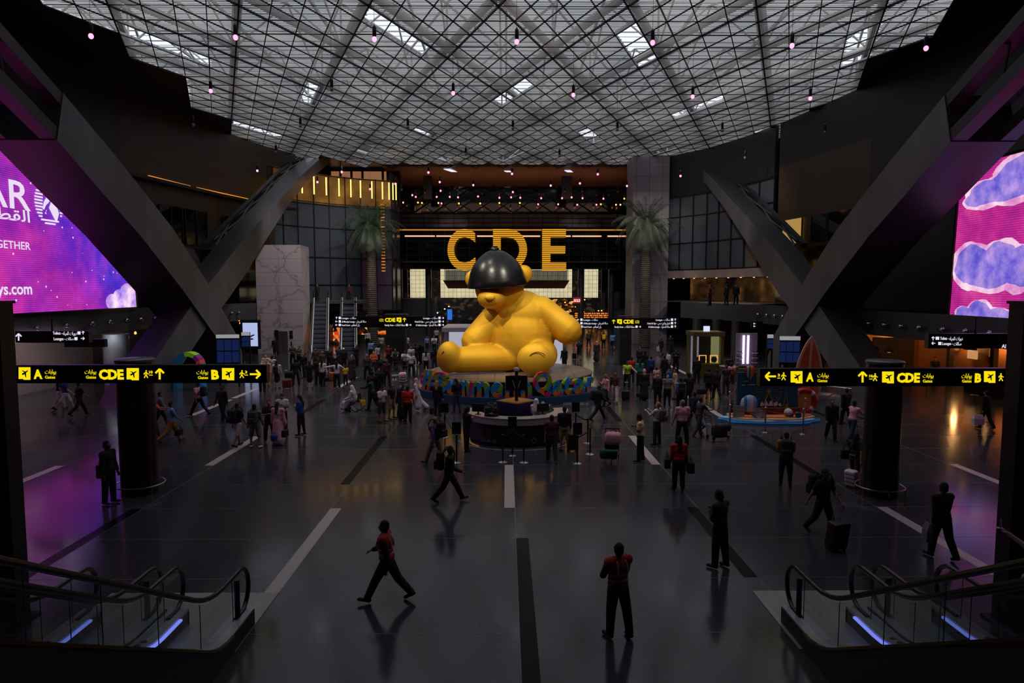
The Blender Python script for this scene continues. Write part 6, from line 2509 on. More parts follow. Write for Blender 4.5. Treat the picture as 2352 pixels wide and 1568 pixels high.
backpack(p, 'black', 'black rucksack on the youth in the white T-shirt', 0.9)
P(900, 962, 'stand_wide', 250, ('tshirt', 'black'), ('shorts', 'khaki'), ('hair', 'hair'), 2, 'man in a black T-shirt and brown shorts')
P(924, 965, 'stand', 150, ('robe', 'black'), None, ('hijab', 'char'), 1, 'woman in a black robe beside the bright red shirt')
P(937, 973, 'stand', 0, ('tshirt', 'red'), ('trousers', 'black'), ('hair', 'hair'), 2, 'man in a bright red shirt seen from behind', 1.02)
P(958, 943, 'stride', 84, ('thobe', 'white'), None, ('ghutra', 'check'), 2, 'man in a white robe with a red checked headdress walking briskly')
P(1005, 955, 'stand', -20, ('shirt', 'black'), ('trousers', 'black'), ('long_hair', 'blond'), 1, 'blonde woman in black in front of the coloured letter S')
handbag(fl(993, 950, 0.35), D(70), 'black', 'black handbag hanging from the blonde woman', (0.34, 0.14, 0.3))
P(1049, 949, 'phone', 40, ('shirt', 'black'), ('jeans', 'jean'), ('long_hair', 'hair'), 1, 'dark haired woman in jeans in front of the coloured letters')
# around the desk
P(1072, 1036, 'phone', -60, ('shirt', 'black'), ('trousers', 'black'), ('long_hair', 'hair'), 2, 'woman in black leaning on the desk with her phone')
P(1129, 1020, 'phone', 180, ('shirt', 'black'), ('trousers', 'black'), ('hair', 'hair'), 2, 'staff member in black behind the desk', 1.0)
P(1232, 1012, 'raise', -30, ('thobe', 'white'), None, ('ghutra', 'ghutra'), 3, 'staff member in a white robe and headdress pointing from behind the desk', 1.0)
P(1267, 1062, 'step', 4, ('tshirt', 'burg'), ('trousers', 'char'), ('hair', 'hair'), 2, 'man in a dark maroon polo at the desk seen from behind', shoes='grey')
P(1296, 1036, 'stand', 6, ('shirt', 'black'), ('shorts', 'khaki'), ('hair', 'hair'), 2, 'man in a black shirt and khaki shorts at the desk')
suitcase(fl(1316, 1036), D(10), 'black', 'black suitcase standing beside the khaki shorts', (0.38, 0.26, 0.62))
p = P(1374, 966, 'stride', -70, ('shirt', 'black'), ('trousers', 'black'), ('cap_hat', 'black'), 2, 'man in black with a cap striding past the coloured letters')
backpack(p, 'black', 'black rucksack on the man in the cap by the coloured letters')
P(1392, 934, 'phone_walk', 110, ('shirt', 'pink'), ('trousers', 'char'), ('hair', 'bald'), 2, 'bald man in a pink shirt behind the striding man in the cap')
P(1413, 924, 'drag', 165, ('shirt', 'brown'), ('trousers', 'white'), ('hair', 'hair'), 2, 'man in a brown shirt and white trousers pulling a case')
suitcase(fl(1437, 920), D(-20), 'navy', 'dark blue suitcase pulled by the man in white trousers', (0.42, 0.28, 0.5), 0, 0.5)
p = P(1440, 893, 'arm_out', 178, ('shirt', 'white'), ('trousers', 'black'), ('hair', 'hair'), 3, 'guard in a lime yellow hi-vis vest walking with an arm out')
v = addpart(p, part_mesh('arm_out', 'vest', False), cloth('lime'))
v['label'] = 'lime yellow hi-vis vest'
vest_bands(p, 'arm_out', 'dgrey')
P(1450, 880, 'stand', 10, ('tshirt', 'red'), ('trousers', 'black'), ('hair', 'hair'), 2, 'man in a bright red T-shirt behind the hi-vis guard')
P(1469, 888, 'stand', 0, ('shirt', 'teal'), ('trousers', 'black'), ('long_hair', 'hair'), 1, 'woman in a teal top with long black hair')
P(1479, 919, 'stand', 178, ('robe', 'black'), None, ('hijab', 'pink'), 1, 'woman in a black robe with a pale pink headscarf')
handbag(fl(1467, 912, 0.45), D(40), 'black', 'black handbag held by the pale pink headscarf', (0.3, 0.14, 0.24))
P(1495, 870, 'stand', 5, ('shirt', 'blue'), ('shorts', 'navy'), ('hair', 'hair'), 2, 'boy in a blue jacket and shorts', 0.9)
P(1481, 862, 'stand', 30, ('robe', 'black'), None, ('hijab', 'black'), 1, 'woman in a black robe and black headscarf near the palm', 1.02)
P(1468, 848, 'stand', 200, ('shirt', 'char'), ('trousers', 'black'), ('hair', 'hair'), 2, 'man in charcoal holding a child behind the teal top')
P(1507, 893, 'stand', 0, ('tshirt', 'pink'), ('trousers', 'pink'), ('hair', 'hair'), 2, 'child in pink beside the two women in dark clothes', 0.78)
P(1510, 932, 'stand', 172, ('shirt', 'black'), ('jeans', 'black'), ('long_hair', 'hair'), 1, 'woman in black with a long beige scarf')
P(1532, 934, 'stand', 186, ('tshirt', 'grey'), ('jeans', 'black'), ('hair', 'hair'), 1, 'woman in a grey T-shirt beside the beige scarf')
p = P(1562, 945, 'stand', 0, ('shirt', 'lblue'), ('trousers', 'black'), ('hair', 'hair'), 2, 'man in a pale blue shirt with a black rucksack')
backpack(p, 'black', 'black rucksack on the man in the pale blue shirt', 1.1)
P(1550, 917, 'stand', 90, ('shirt', 'beige'), ('trousers', 'khaki'), ('hair', 'hair'), 2, 'man dressed all in beige')
P(1580, 936, 'stand', 10, ('shirt', 'black'), ('trousers', 'black'), ('hair', 'hair'), 3, 'tall man in black beside the pale blue shirt', 1.06)
P(1535, 862, 'phone', 100, ('tshirt', 'white'), ('skirt', 'black'), ('long_hair', 'hair'), 1, 'woman in a white top with a raised hand near the kiosk')
P(1552, 856, 'phone', 170, ('shirt', 'black'), ('trousers', 'black'), ('hair', 'hair'), 2, 'man in a black suit near the green gold kiosk')
P(1525, 876, 'stand', 30, ('shirt', 'black'), ('trousers', 'black'), ('hair', 'hair'), 2, 'dark figure carrying the bright blue bag')
bundle(fl(1536, 868, 0.55), D(0), (0.35, 0.2, 0.4), 'blue', 'bright blue bag in the crowd near the beige man')
P(1370, 830, 'step', 180, ('robe', 'dgrey'), None, ('hijab', 'pink'), 1, 'woman in a dark coat and pink headscarf walking out of the passage')
p = P(1386, 802, 'step', 0, ('shirt', 'black'), ('trousers', 'navy'), ('hair', 'hair'), 2, 'walker in the passage with a yellow rucksack')
backpack(p, 'yellow', 'bright yellow rucksack in the passage', 1.1)
P(1407, 804, 'step', 5, ('shirt', 'lblue'), ('shorts', 'black'), ('hair', 'hair'), 2, 'walker in a light blue shirt in the passage')
P(1352, 798, 'step', 10, ('shirt', 'olive'), ('trousers', 'black'), ('hair', 'hair'), 2, 'walker in olive in the passage')
P(1330, 826, 'walk', 175, ('tshirt', 'char'), ('shorts', 'black'), ('hair', 'hair'), 2, 'man in black shorts walking beside a blue suitcase')
suitcase(fl(1319, 825), D(0), 'navy', 'small navy suitcase beside the black shorts', (0.36, 0.24, 0.5), 0, 0.5)
P(1296, 850, 'stand', 150, ('shirt', 'black'), ('trousers', 'black'), ('long_hair', 'hair'), 2, 'woman in black behind the stage next to the statue foot')
P(1518, 818, 'step', 120, ('shirt', 'black'), ('shorts', 'black'), ('hair', 'hair'), 2, 'man in black carrying a white shopping bag near the pier')
shopping_bag(fl(1513, 806, 0.25), 0, 'white', 'white shopping bag carried near the grey pier', (0.36, 0.16, 0.5))
P(1540, 812, 'stand', 150, ('robe', 'black'), None, ('hijab', 'black'), 1, 'woman in a black robe in the dark doorway')
P(1600, 880, 'stand', 0, ('shirt', 'black'), ('trousers', 'black'), ('hair', 'hair'), 2, 'man in black standing before the green gold kiosk')
handbag(fl(1586, 872, 0.35), D(80), 'navy', 'navy bag in the hand of the man before the kiosk', (0.3, 0.14, 0.3))
P(1627, 915, 'stand', -20, ('shirt', 'black'), ('shorts', 'black'), ('hair', 'hair'), 2, 'person in black shorts in the group before the kiosk')
handbag(fl(1612, 905, 0.55), D(20), 'black', 'black holdall carried by the group before the kiosk', (0.5, 0.25, 0.3))
P(1645, 918, 'step', 10, ('shirt', 'black'), ('trousers', 'black'), ('long_hair', 'hair'), 2, 'person in black with long hair in the group before the kiosk')
P(1667, 906, 'stand', 10, ('tshirt', 'char'), ('trousers', 'char'), ('hair', 'hairbrown'), 1, 'person in charcoal in the group before the kiosk')
p = P(1678, 898, 'stand', -5, ('tshirt', 'pink'), ('shorts', 'brown'), ('hair', 'hair'), 2, 'person in a pink shirt carrying a small red rucksack')
backpack(p, 'dred', 'small red rucksack on the pink shirt', 0.85)
P(1706, 872, 'folded', 175, ('shirt', 'black'), ('trousers', 'black'), ('hair', 'hair'), 2, 'guard in black standing between the kiosk and the balloon board')
P(1722, 905, 'stand', 180, ('shirt', 'black'), ('trousers', 'black'), ('hair', 'hair'), 2, 'man in black beside the teal board with the balloon') if False else None
P(1566, 1026, 'stand_wide', 4, ('tshirt', 'pink'), ('trousers', 'black'), ('hair', 'hairgrey'), 2, 'big man in a pale pink T-shirt seen from behind', 1.08)
P(1594, 985, 'walk', 30, ('shirt', 'navy'), ('trousers', 'navy'), ('hair', 'hair'), 2, 'man in navy walking beyond the pale pink T-shirt')
p = P(1508, 1022, 'photo', 52, ('tshirt', 'white'), ('trousers', 'char'), ('hair', 'bald'), 1, 'bald man holding up a phone to take a picture')
backpack(p, 'olive', 'dark green rucksack on the bald man taking a picture')
j = joints(POSES['photo'])
c = (j['lwr'] + j['rwr']) / 2
ph = loc_on(p, 0, c.y + 0.07, c.z + 0.13)
r = thing('phone', ph, 'phone held up by the bald man taking a picture', 'phone', rz=p.rotation_euler.z)
MB().box((0, 0, 0), (0.08, 0.012, 0.16)).build('case', _mats['phone_case'], r)
P(1470, 1060, 'phone', 70, ('tshirt', 'cream'), ('trousers', 'black'), ('hair', 'hair'), 3, 'man in a cream yellow T-shirt standing alone')
P(1604, 1005, 'push', -72, ('tshirt', 'dgrey'), ('trousers', 'dgrey'), ('hair', 'hair'), 2, 'man in dark grey pushing a trolley with black luggage', shoes='mustard')
tr_ = trolley(fl(1651, 1007), D(-76), 'baggage trolley with black luggage by the beach display')
bundle(fl(1652, 1004, 0.17), D(-76), (0.42, 0.6, 0.5), 'black', 'round black suitcase on the lower deck of the pushed trolley')
bundle(fl(1660, 990, 0.66), D(-60), (0.4, 0.6, 0.3), 'char', 'black holdall lying on top of the pushed trolley')
trolley(fl(1405, 1054), D(170), 'parked baggage trolley with a white sack beside the queue posts')
bundle(fl(1398, 1052, 0.17), D(80), (0.45, 0.62, 0.34), 'dgreen', 'dark teal suitcase on the lower deck of the parked trolley')
bundle(fl(1405, 1030, 0.62), D(170), (0.5, 0.4, 0.25), 'black', 'black case in the middle of the parked trolley')
bundle(fl(1408, 1020, 0.87), D(160), (0.55, 0.42, 0.42), 'pink', 'big whitish sack on top of the parked trolley', 'sack')
P(1908, 1012, 'step', 170, ('shirt', 'black'), ('trousers', 'black'), ('hair', 'hair'), 2, 'man in a black jacket walking beside the red rope')
P(1942, 978, 'step', 10, ('shirt', 'black'), ('trousers', 'black'), ('hair', 'hair'), 2, 'man with a dark coat behind the pink shirted trolley pusher')
P(1956, 1016, 'push', -70, ('shirt', 'pink'), ('trousers', 'jean'), ('hair', 'hair'), 2, 'man in a pink shirt pushing a trolley towards the round column')
trolley(fl(2000, 1014), D(-76), 'baggage trolley with a pale bundle at the round column')
bundle(fl(2002, 990, 0.62), D(-60), (0.45, 0.45, 0.25), 'beige', 'pale bundle on the trolley at the round column')
P(2262, 985, 'step', 20, ('shirt', 'black'), ('trousers', 'black'), ('hair', 'hair'), 2, 'dark figure with a white bag on the warm lit floor')
shopping_bag(fl(2246, 975, 0.45), 0, 'white', 'white bag with a round print on the warm lit floor', (0.42, 0.18, 0.42))
P(1690, 700, 'stand', 170, ('shirt', 'black'), ('trousers', 'black'), ('hair', 'hair'), 2, 'person in black standing on the balcony lounge', z=4.7)
P(1668, 701, 'stand', 30, ('shirt', 'char'), ('trousers', 'black'), ('hair', 'hair'), 2, 'person in charcoal on the balcony lounge', z=4.7)
P(1630, 702, 'stand', 60, ('shirt', 'dred'), ('trousers', 'black'), ('hair', 'hair'), 2, 'person in dark red on the balcony lounge', z=4.7)
P(2145, 868, 'sit', 160, ('shirt', 'black'), ('trousers', 'black'), ('hair', 'hair'), 2, 'dark figure sitting in the warm restaurant', 1.1)

# ================================================================== INFORMATION DESK
DC = Vector((0.42, 28.0, 0))
DR = 2.05
dk = thing('information_desk', DC, 'round information desk with a pale ring top in front of the stage', 'desk')
A0, A1 = radians(180 - 12), radians(360 + 12)
M_DTOP = mat('desk_top', (158, 148, 150), 0.35)
M_DBAND = mat('desk_band', (168, 158, 162), 0.4)
M_DBODY = mat('desk_body', (22, 32, 34), 0.35)
MB().lathe([(DR - 0.02, 0.12), (DR - 0.02, 0.86)], (0, 0, 0), 56, a0=A0, a1=A1).build('front_panel', M_DBODY, dk, True)
MB().lathe([(DR + 0.06, 0.86), (DR + 0.06, 1.1)], (0, 0, 0), 56, a0=A0, a1=A1).build('band', M_DBAND, dk, True)
MB().lathe([(DR + 0.08, 1.1), (DR + 0.08, 1.13), (DR - 0.5, 1.13), (DR - 0.5, 1.09), (DR + 0.08, 1.1)], (0, 0, 0), 56, a0=A0, a1=A1).build('counter_top', M_DTOP, dk)
MB().lathe([(DR - 0.5, 0.0), (DR - 0.5, 1.1)], (0, 0, 0), 56, a0=A0, a1=A1).build('inner_panel', M_DBODY, dk, True)
MB().lathe([(DR - 0.12, 0), (DR - 0.12, 0.12)], (0, 0, 0), 56, a0=A0, a1=A1).build('plinth', M_FRAME, dk, True)
rg = MB()
rg.lathe([(DR + 0.42, 0.004), (DR + 0.46, 0.004)], (0, 0, 0), 60, a0=radians(200), a1=radians(340))
rg.build('floor_light', glow('ring', (120, 115, 160), 0.35, nee=False), dk)


def arc_text(s, px, py, h, m, wpx, R, parent, C, bold=0.01):
    """writing on the curved front, centred at pixel px"""
    best = min((abs(at(px, py, C.y + R * sin(t)).x - (C.x + R * cos(t))), t) for t in [radians(185) + radians(170) * k / 400 for k in range(401)])
    t = best[1]
    Y = C.y + R * sin(t)
    z = at(px, py, Y).z
    me = text_mesh(s, h / 0.73, bold, 0.002, 'CENTER', 2, width=wpx / FPX * Y)
    me.materials.append(m)
    me.transform(FACE_CAM.to_4x4())
    o = link(me, 'lettering', parent, Vector((R * cos(t), R * sin(t), z)))
    o.rotation_euler = (0, 0, t - radians(270))
    return o, Vector((R * cos(t), R * sin(t), z)), t


M_GREYW = mat('print_grey', (120, 124, 128), 0.5)
M_MAROON = mat('print_maroon', (120, 24, 50), 0.5)
arc_text('QATAR', 1115, 1014, 0.11, M_GREYW, 28, DR + 0.01, dk, DC)


def ring_logo(px, py, r, m, R, n=8):
    o, c, t = arc_text('.', px, py, 0.01, m, 1, R, dk, DC)
    bpy.data.objects.remove(o)
    mb = MB()
    for k in range(n):
        a = 2 * pi * k / n
        mb.ell((r * cos(a), -0.004, r * sin(a)), (r * 0.3, 0.006, r * 0.3), 8, 4)
    o = mb.build('round_logo', m, dk, loc=c)
    o.rotation_euler = (0, 0, t - radians(270))


ring_logo(1122, 985, 0.055, M_MAROON, DR + 0.07)
ring_logo(1220, 987, 0.055, M_MAROON, DR + 0.07)
ring_logo(1226, 1012, 0.09, M_GREYW, DR + 0.0)
o, c, t = arc_text('.', 1136, 1013, 0.01, M_GREYW, 1, DR + 0.01, dk, DC)
bpy.data.objects.remove(o)
mb = MB()
for k in range(6):
    z = -0.08 + 0.032 * k
    hw = sqrt(max(0.0, 0.1 ** 2 - z * z))
    mb.box((0, 0, z), (hw * 2, 0.006, 0.014))
o = mb.build('emblem', M_GREYW, dk, loc=c)
o.rotation_euler = (0, 0, t - radians(270))
o, c, t = arc_text('.', 1177, 1015, 0.01, M_GREYW, 1, DR + 0.01, dk, DC)
bpy.data.objects.remove(o)
MB().tube([(0.16 * cos(a * pi / 12), 0, 0.16 * sin(a * pi / 12)) for a in range(24)], 0.012, 5, closed=True).build('round_logo', mat('print_bronze', (70, 56, 30), 0.5), dk, loc=c)
# blue box with gold rim and camera mast in the middle
bx = thing('display_box', (DC.x + 0.0, DC.y + 0.25, 0), 'square navy blue box with a gold rim inside the round desk', 'display box', rz=radians(45))
MB().box((0, 0, 0.72), (1.15, 1.15, 1.44)).build('box_body', mat('navy_panel', (14, 24, 72), 0.4), bx)
MB().box((0, 0, 1.45), (1.2, 1.2, 0.03)).build('top_rim', mat('gold_rim', (150, 116, 60), 0.4), bx)
MB().box((0, 0, 1.47), (1.08, 1.08, 0.02)).build('top_panel', mat('amber_panel', (150, 104, 58), 0.5), bx)
ms = thing('camera_mast', (DC.x, DC.y + 0.05, 1.48), 'dark mast with a white camera head and twin screens above the navy box', 'camera mast')
MB().tube([(0, 0, 0), (0, 0, 1.25)], 0.07, 10).build('pole', M_FRAME, ms, True)
MB().lathe([(0.11, 1.25), (0.12, 1.32), (0.1, 1.38), (0.0, 1.4)], (0, 0, 0), 16).build('camera_head', cloth('white'), ms, True)
for sx in (-1, 1):
    s_ = MB().box((0, 0, 0.72), (0.42, 0.05, 0.62))
    o = s_.build('screen', M_FRAME, ms, loc=(sx * 0.25, 0.15, 0))
    o.rotation_euler = (0, 0, radians(-18 * sx))
    MB().beam((sx * 0.05, -0.02, 0.5), (sx * 0.16, -0.02, 0.85), 0.015, 0.03).build('strut', cloth('beige'), ms)
for px, lab in ((1098, 'black computer monitor on the desk by the woman with the phone'), (1247, 'black computer monitor on the desk by the white robed staff member')):
    c = at(px, 966, DC.y - DR * 0.55)
    mo = thing('monitor', (c.x, c.y, 1.13), lab, 'monitor', rz=radians(-15 if px < 1150 else 15))
    MB().box((0, 0, 0.27), (0.5, 0.03, 0.32)).build('panel', M_FRAME, mo)
    MB().box((0, 0.03, 0.07), (0.06, 0.03, 0.14)).build('stand', M_FRAME, mo)
    MB().box((0, 0.03, 0.008), (0.22, 0.16, 0.016)).build('foot_plate', M_FRAME, mo)

# ------------------------------------------------------------------ queue posts
M_POSTD = mat('queue_post', (46, 40, 42), 0.35, 0.4)


def stanchion(px, py, lab, sign=False, bright=False, name='queue_post', grp=None):
    c = fl(px, py)
    r = thing(name, (c.x, c.y, 0), lab, 'barrier post', grp)
    MB().lathe([(0.17, 0), (0.175, 0.012), (0.12, 0.035), (0.03, 0.055), (0, 0.06)], (0, 0, 0), 24).build('base', M_STEELR, r, True)
    MB().lathe([(0.032, 0.03), (0.032, 0.95), (0.04, 0.96), (0.04, 1.0), (0, 1.01)], (0, 0, 0), 12).build('pole', M_STEELR if bright else M_POSTD, r, True)
    if bright:
        MB().ell((0, 0, 1.06), (0.055, 0.055, 0.055), 12, 8).build('ball_top', M_STEELR, r, 'all')
    if sign:
        f = MB().box((0, 0, 1.24), (0.32, 0.025, 0.42))
        fo = f.build('sign_panel', mat('post_sign', (16, 18, 20), 0.35), r)
        e = MB()
        e.box((0, -0.015, 1.445), (0.32, 0.01, 0.018))
        e.build('sign_edge', M_STEELR, fo)
    return c


posts = [(1049, 1062, True, 'queue post with a black sign before the desk, beside the mauve shirt'),
         (1155, 1061, False, 'queue post in front of the desk beside the lettering, first of the pair'),
         (1203, 1062, False, 'queue post in front of the desk below the maroon ring logo'),
         (1177, 1046, True, 'queue post with a black sign set back between the pair before the desk'),
         (1326, 1064, True, 'queue post with a black sign closest to the black suitcase'),
         (1355, 1043, False, 'queue post between the black suitcase and the parked trolley'),
         (1350, 1018, False, 'queue post farther back behind the parked trolley'),
         (1022, 1004, True, 'queue post with a black sign by the blonde woman'),
         (1322, 1002, True, 'queue post with a black sign below the web address on the blue base')]
PP = [stanchion(px, py, lab, s) for px, py, s, lab in posts]
M_BELT = mat('queue_belt', (14, 14, 16), 0.7)


def belt(a, b, lab, sag=0.04, m=None, r=None, z=0.93, name='queue_belt'):
    mb = MB()
    if r:
        mb.tube([a.lerp(b, t / 10) + Vector((0, 0, z - sag * 4 * (t / 10) * (1 - t / 10))) for t in range(11)], r, 7)
    else:
        pts = [a.lerp(b, t / 6) + Vector((0, 0, z - sag * 4 * (t / 6) * (1 - t / 6))) for t in range(7)]
        for p, q in zip(pts[:-1], pts[1:]):
            mb.beam(p, q, 0.006, 0.05)
    tag(mb.build(name, m or M_BELT, None, bool(r)), lab, 'barrier belt' if not r else 'rope')


belt(PP[3], PP[1], 'black belt joining the set back sign post to the post near the desk lettering')
belt(PP[3], PP[2], 'black belt joining the set back sign post to the post below the maroon ring')
belt(PP[4], PP[5], 'black belt between the suitcase side sign post and the post by the trolley')
belt(PP[8], PP[6], 'black belt below the web address on the blue base')
belt(PP[7], PP[0], 'black belt running along the mauve shirt side of the desk')

# ================================================================== BEACH DISPLAY
bd = fl(1768, 980)
BDX, BDY = bd.x + 0.42, 31.2
base = thing('beach_display', (BDX + 0.1, BDY, 0), 'painted beach island base with a teal picture board and suitcase backdrop', 'display')


def blob(rx, ry, z0, z1, m, nm, seed, wob=0.05):
    mb = MB()
    n = 60
    rn = random.Random(seed)
    ph = [rn.random() * 6 for _ in range(3)]
    pts = []
    for i in range(n):
        a = 2 * pi * i / n
        k = 1 + wob * sin(5 * a + ph[0]) + wob * 0.7 * sin(9 * a + ph[1])
        pts.append((rx * k * cos(a), ry * k * sin(a)))
    mb.prism(pts, (0, 0, z0), (1, 0, 0), (0, 1, 0), (0, 0, z1 - z0))
    return mb.build(nm, m, base)


blob(2.35, 1.15, 0, 0.08, mat('sea_blue', (14, 120, 180), 0.5), 'sea_layer', 1)
blob(2.1, 0.98, 0.08, 0.16, mat('sea_light', (130, 190, 225), 0.5), 'foam_layer', 2)
blob(1.95, 0.88, 0.16, 0.24, mat('sand_pale', (225, 185, 150), 0.6), 'sand_layer', 3)
blob(1.85, 0.7, 0.24, 0.3, mat('sand_orange', (205, 130, 80), 0.6), 'sand_layer', 4)
M_TEAL = mat('board_teal', (14, 74, 96), 0.6)
Yb = BDY + 0.1
oo = Vector((base.location.x, base.location.y, 0))


def bp(px, py, Y=Yb):
    v = at(px, py, Y)
    return Vector((v.x, Y, v.z)) - oo


a, b = bp(1693, 935), bp(1835, 855)
board = MB().box(((a.x + b.x) / 2, 0.2, (a.z + b.z) / 2), (b.x - a.x, 0.12, b.z - a.z)).build('picture_board', M_TEAL, base)
a, b = bp(1693, 968), bp(1835, 935)
case = MB()
rbox(case, ((a.x + b.x) / 2, 0.2, (0.3 + b.z) / 2), (b.x - a.x, 0.5, b.z - 0.3), 0.04)
case = case.build('suitcase_panel', noisy('case_brown', (84, 40, 22), (104, 52, 30), 2, 0.5), base)
cs = MB()
for px in (1721, 1803):
    q = bp(px, 950)
    cs.box((q.x, -0.06, 0.52), (0.12, 0.02, 0.5))
cs.build('strap', mat('case_strap', (150, 100, 40), 0.5), case)
a = bp(1765, 942)
MB().tube([(a.x - 0.2, -0.08, 0.62), (a.x - 0.17, -0.14, 0.55), (a.x + 0.17, -0.14, 0.55), (a.x + 0.2, -0.08, 0.62)], 0.025, 6).build('handle', cloth('black'), case, True)
# picture parts: ferris wheel, tower, shells of a hall, grass
wm = MB()
c = bp(1766, 900)
yq = 0.12
R0 = 0.58
wm.tube([(c.x + R0 * cos(k * pi / 16), yq, c.z + R0 * sin(k * pi / 16)) for k in range(32)], 0.018, 5, closed=True)
wm.tube([(c.x + R0 * .86 * cos(k * pi / 16), yq, c.z + R0 * .86 * sin(k * pi / 16)) for k in range(32)], 0.01, 5, closed=True)
for k in range(20):
    a_ = 2 * pi * k / 20
    wm.tube([(c.x, yq, c.z), (c.x + R0 * cos(a_), yq, c.z + R0 * sin(a_))], 0.006, 4)
    wm.box((c.x + R0 * 1.08 * cos(a_), yq, c.z + R0 * 1.08 * sin(a_)), (0.05, 0.03, 0.05))
wm.build('ferris_wheel', cloth('grey'), base)
lg = MB()
for s in (-1, 1):
    lg.beam((c.x, yq - 0.03, c.z), (c.x + s * 0.3, yq - 0.03, c.z - 0.78), 0.03, 0.07, (0, 1, 0))
lg.ell((c.x, yq - 0.03, c.z), (0.08, 0.03, 0.08), 10, 6)
lg.build('wheel_stand', cloth('mustard'), base)
tw = MB()
q = bp(1805, 934)
tw.add([(q.x - 0.16, yq, q.z), (q.x - 0.09, yq, q.z), (q.x - 0.03, yq, q.z + 0.35), (q.x - 0.0, yq, q.z + 0.95), (q.x + 0.03, yq, q.z + 0.35), (q.x + 0.09, yq, q.z), (q.x + 0.16, yq, q.z), (q.x + 0.05, yq, q.z + 0.5), (q.x + 0.0, yq, q.z + 1.0), (q.x - 0.05, yq, q.z + 0.5)],
       [(0, 1, 2, 9), (9, 2, 3, 8), (8, 3, 4, 7), (7, 4, 5, 6)])
tw.box((q.x, yq, q.z + 0.33), (0.16, 0.02, 0.03))
tw.build('tower_picture', cloth('grey'), base)
sh = MB()
q = bp(1765, 932)
for k, (dx, w, h) in enumerate(((-0.3, 0.22, 0.22), (-0.12, 0.26, 0.34), (0.12, 0.26, 0.3), (0.34, 0.3, 0.22), (0.5, 0.26, 0.14))):
    sh.add([(q.x + dx - w / 2, yq - 0.05, q.z), (q.x + dx - w * .3, yq - 0.05, q.z + h * .7), (q.x + dx + (w * .3 if k > 1 else -w * 0.1), yq - 0.05, q.z + h), (q.x + dx + w * .2, yq - 0.05, q.z + h * .5), (q.x + dx + w / 2, yq - 0.05, q.z)], [(0, 1, 2, 3, 4)])
sh.build('white_sails_picture', cloth('white'), base)
gs = MB()
a, b = bp(1735, 936), bp(1834, 928)
gs.add([(a.x, yq - 0.02, a.z), (b.x, yq - 0.02, a.z), (b.x, yq - 0.02, b.z), ((a.x + b.x) / 2 + .3, yq - 0.02, b.z - .1), ((a.x + b.x) / 2, yq - 0.02, b.z + .03), (a.x, yq - 0.02, a.z + 0.03)], [(0, 1, 2, 3, 4, 5)])
gs.build('grass_picture', mat('grass_green', (50, 80, 24), 0.7), base)
gu = MB()
for px, py in ((1716, 876), (1730, 884), (1722, 884), (1709, 885)):
    q = bp(px, py)
    gu.tube([(q.x - 0.1, yq, q.z - 0.02), (q.x - 0.05, yq, q.z + 0.03), (q.x, yq, q.z), (q.x + 0.05, yq, q.z + 0.03), (q.x + 0.1, yq, q.z - 0.02)], 0.008, 4)
gu.build('gull_picture', cloth('white'), base)


def striped(name, cols, freq, axis='X'):
    m = mat(name, (100, 100, 100), 0.55)
    nt, N, L, b = nodes_of(m)
    tc = N.new('ShaderNodeTexCoord')
    sp = N.new('ShaderNodeSeparateXYZ')
    L.new(tc.outputs['Object'], sp.inputs[0])
    mu = N.new('ShaderNodeMath')
    mu.operation = 'MULTIPLY_ADD'
    mu.inputs[1].default_value = freq
    mu.inputs[2].default_value = 0.5
    L.new(sp.outputs[axis], mu.inputs[0])
    n = len(cols)
    r = ramp(nt, mu.outputs[0], [(i / n, lin(c)) for i, c in enumerate(cols)], 'CONSTANT')
    L.new(r.outputs[0], b.inputs['Base Color'])
    return m


# balloon, ball, surfboard, lifebuoy, sunglasses, shell: props standing on or against the board
q = bp(1721, 872)
bl = thing('balloon_cutout', oo + Vector((q.x, 0.02, 0)) + Vector((0, 0, q.z)), 'striped hot air balloon cut-out above the teal board', 'balloon')
mb = MB()
mb.lathe([(0.0, 0.0), (0.05, 0.02), (0.1, 0.12), (0.21, 0.32), (0.235, 0.45), (0.21, 0.57), (0.12, 0.66), (0, 0.69)], (0, 0, 0), 24, 1, 0.3)
mb.build('envelope', striped('balloon_stripes', [(150, 40, 30), (190, 160, 150), (20, 90, 130), (190, 130, 20), (200, 80, 20), (150, 30, 30)], 2.1), bl, 'all')
MB().box((0, 0, -0.1), (0.08, 0.06, 0.07)).build('basket', cloth('brown'), bl)
q = bp(1718, 934)
ball = thing('beach_ball', oo + Vector((q.x, -0.06, 0.3)) + Vector((0, 0, 0)), 'big white and blue striped beach ball half in front of the teal board', 'ball')
bs = MB().lathe([(0.0, 0.0), (0.2, 0.05), (0.36, 0.2), (0.42, 0.42), (0.36, 0.64), (0.2, 0.79), (0, 0.84)], (0, 0, 0), 30, 1, 0.35)
ball.location.z = q.z + oo.z - 0.25
bs.build('ball_shell', striped('ball_stripes', [(200, 195, 205), (40, 120, 190), (150, 190, 220), (200, 195, 205), (120, 160, 200), (20, 110, 170)], 1.2), ball, 'all')
q = at(1852, 922, BDY + 0.9)
sb = thing('surfboard', (q.x, BDY + 0.9, 0.0), 'tall orange surfboard with pale stripes leaning up behind the display', 'surfboard')
pts = []
H_ = at(1858, 772, BDY + 0.9).z
for i in range(25):
    t = i / 24
    w = 0.66 * (sin(pi * min(1, t * 0.94 + 0.06)) ** 0.75)
    pts.append((w, t * H_))
poly = [(w, z) for w, z in pts] + [(-w, z) for w, z in reversed(pts)]
o1 = MB().prism(poly, (0, 0, 0), (1, 0, 0), (0, 0, 1), (0, 0.08, 0)).build('board_rim', mat('board_cream', (190, 150, 130), 0.5), sb)
poly2 = [(w * 0.8, 0.25 + z * 0.9) for w, z in pts] + [(-w * 0.8, 0.25 + z * 0.9) for w, z in reversed(pts)]
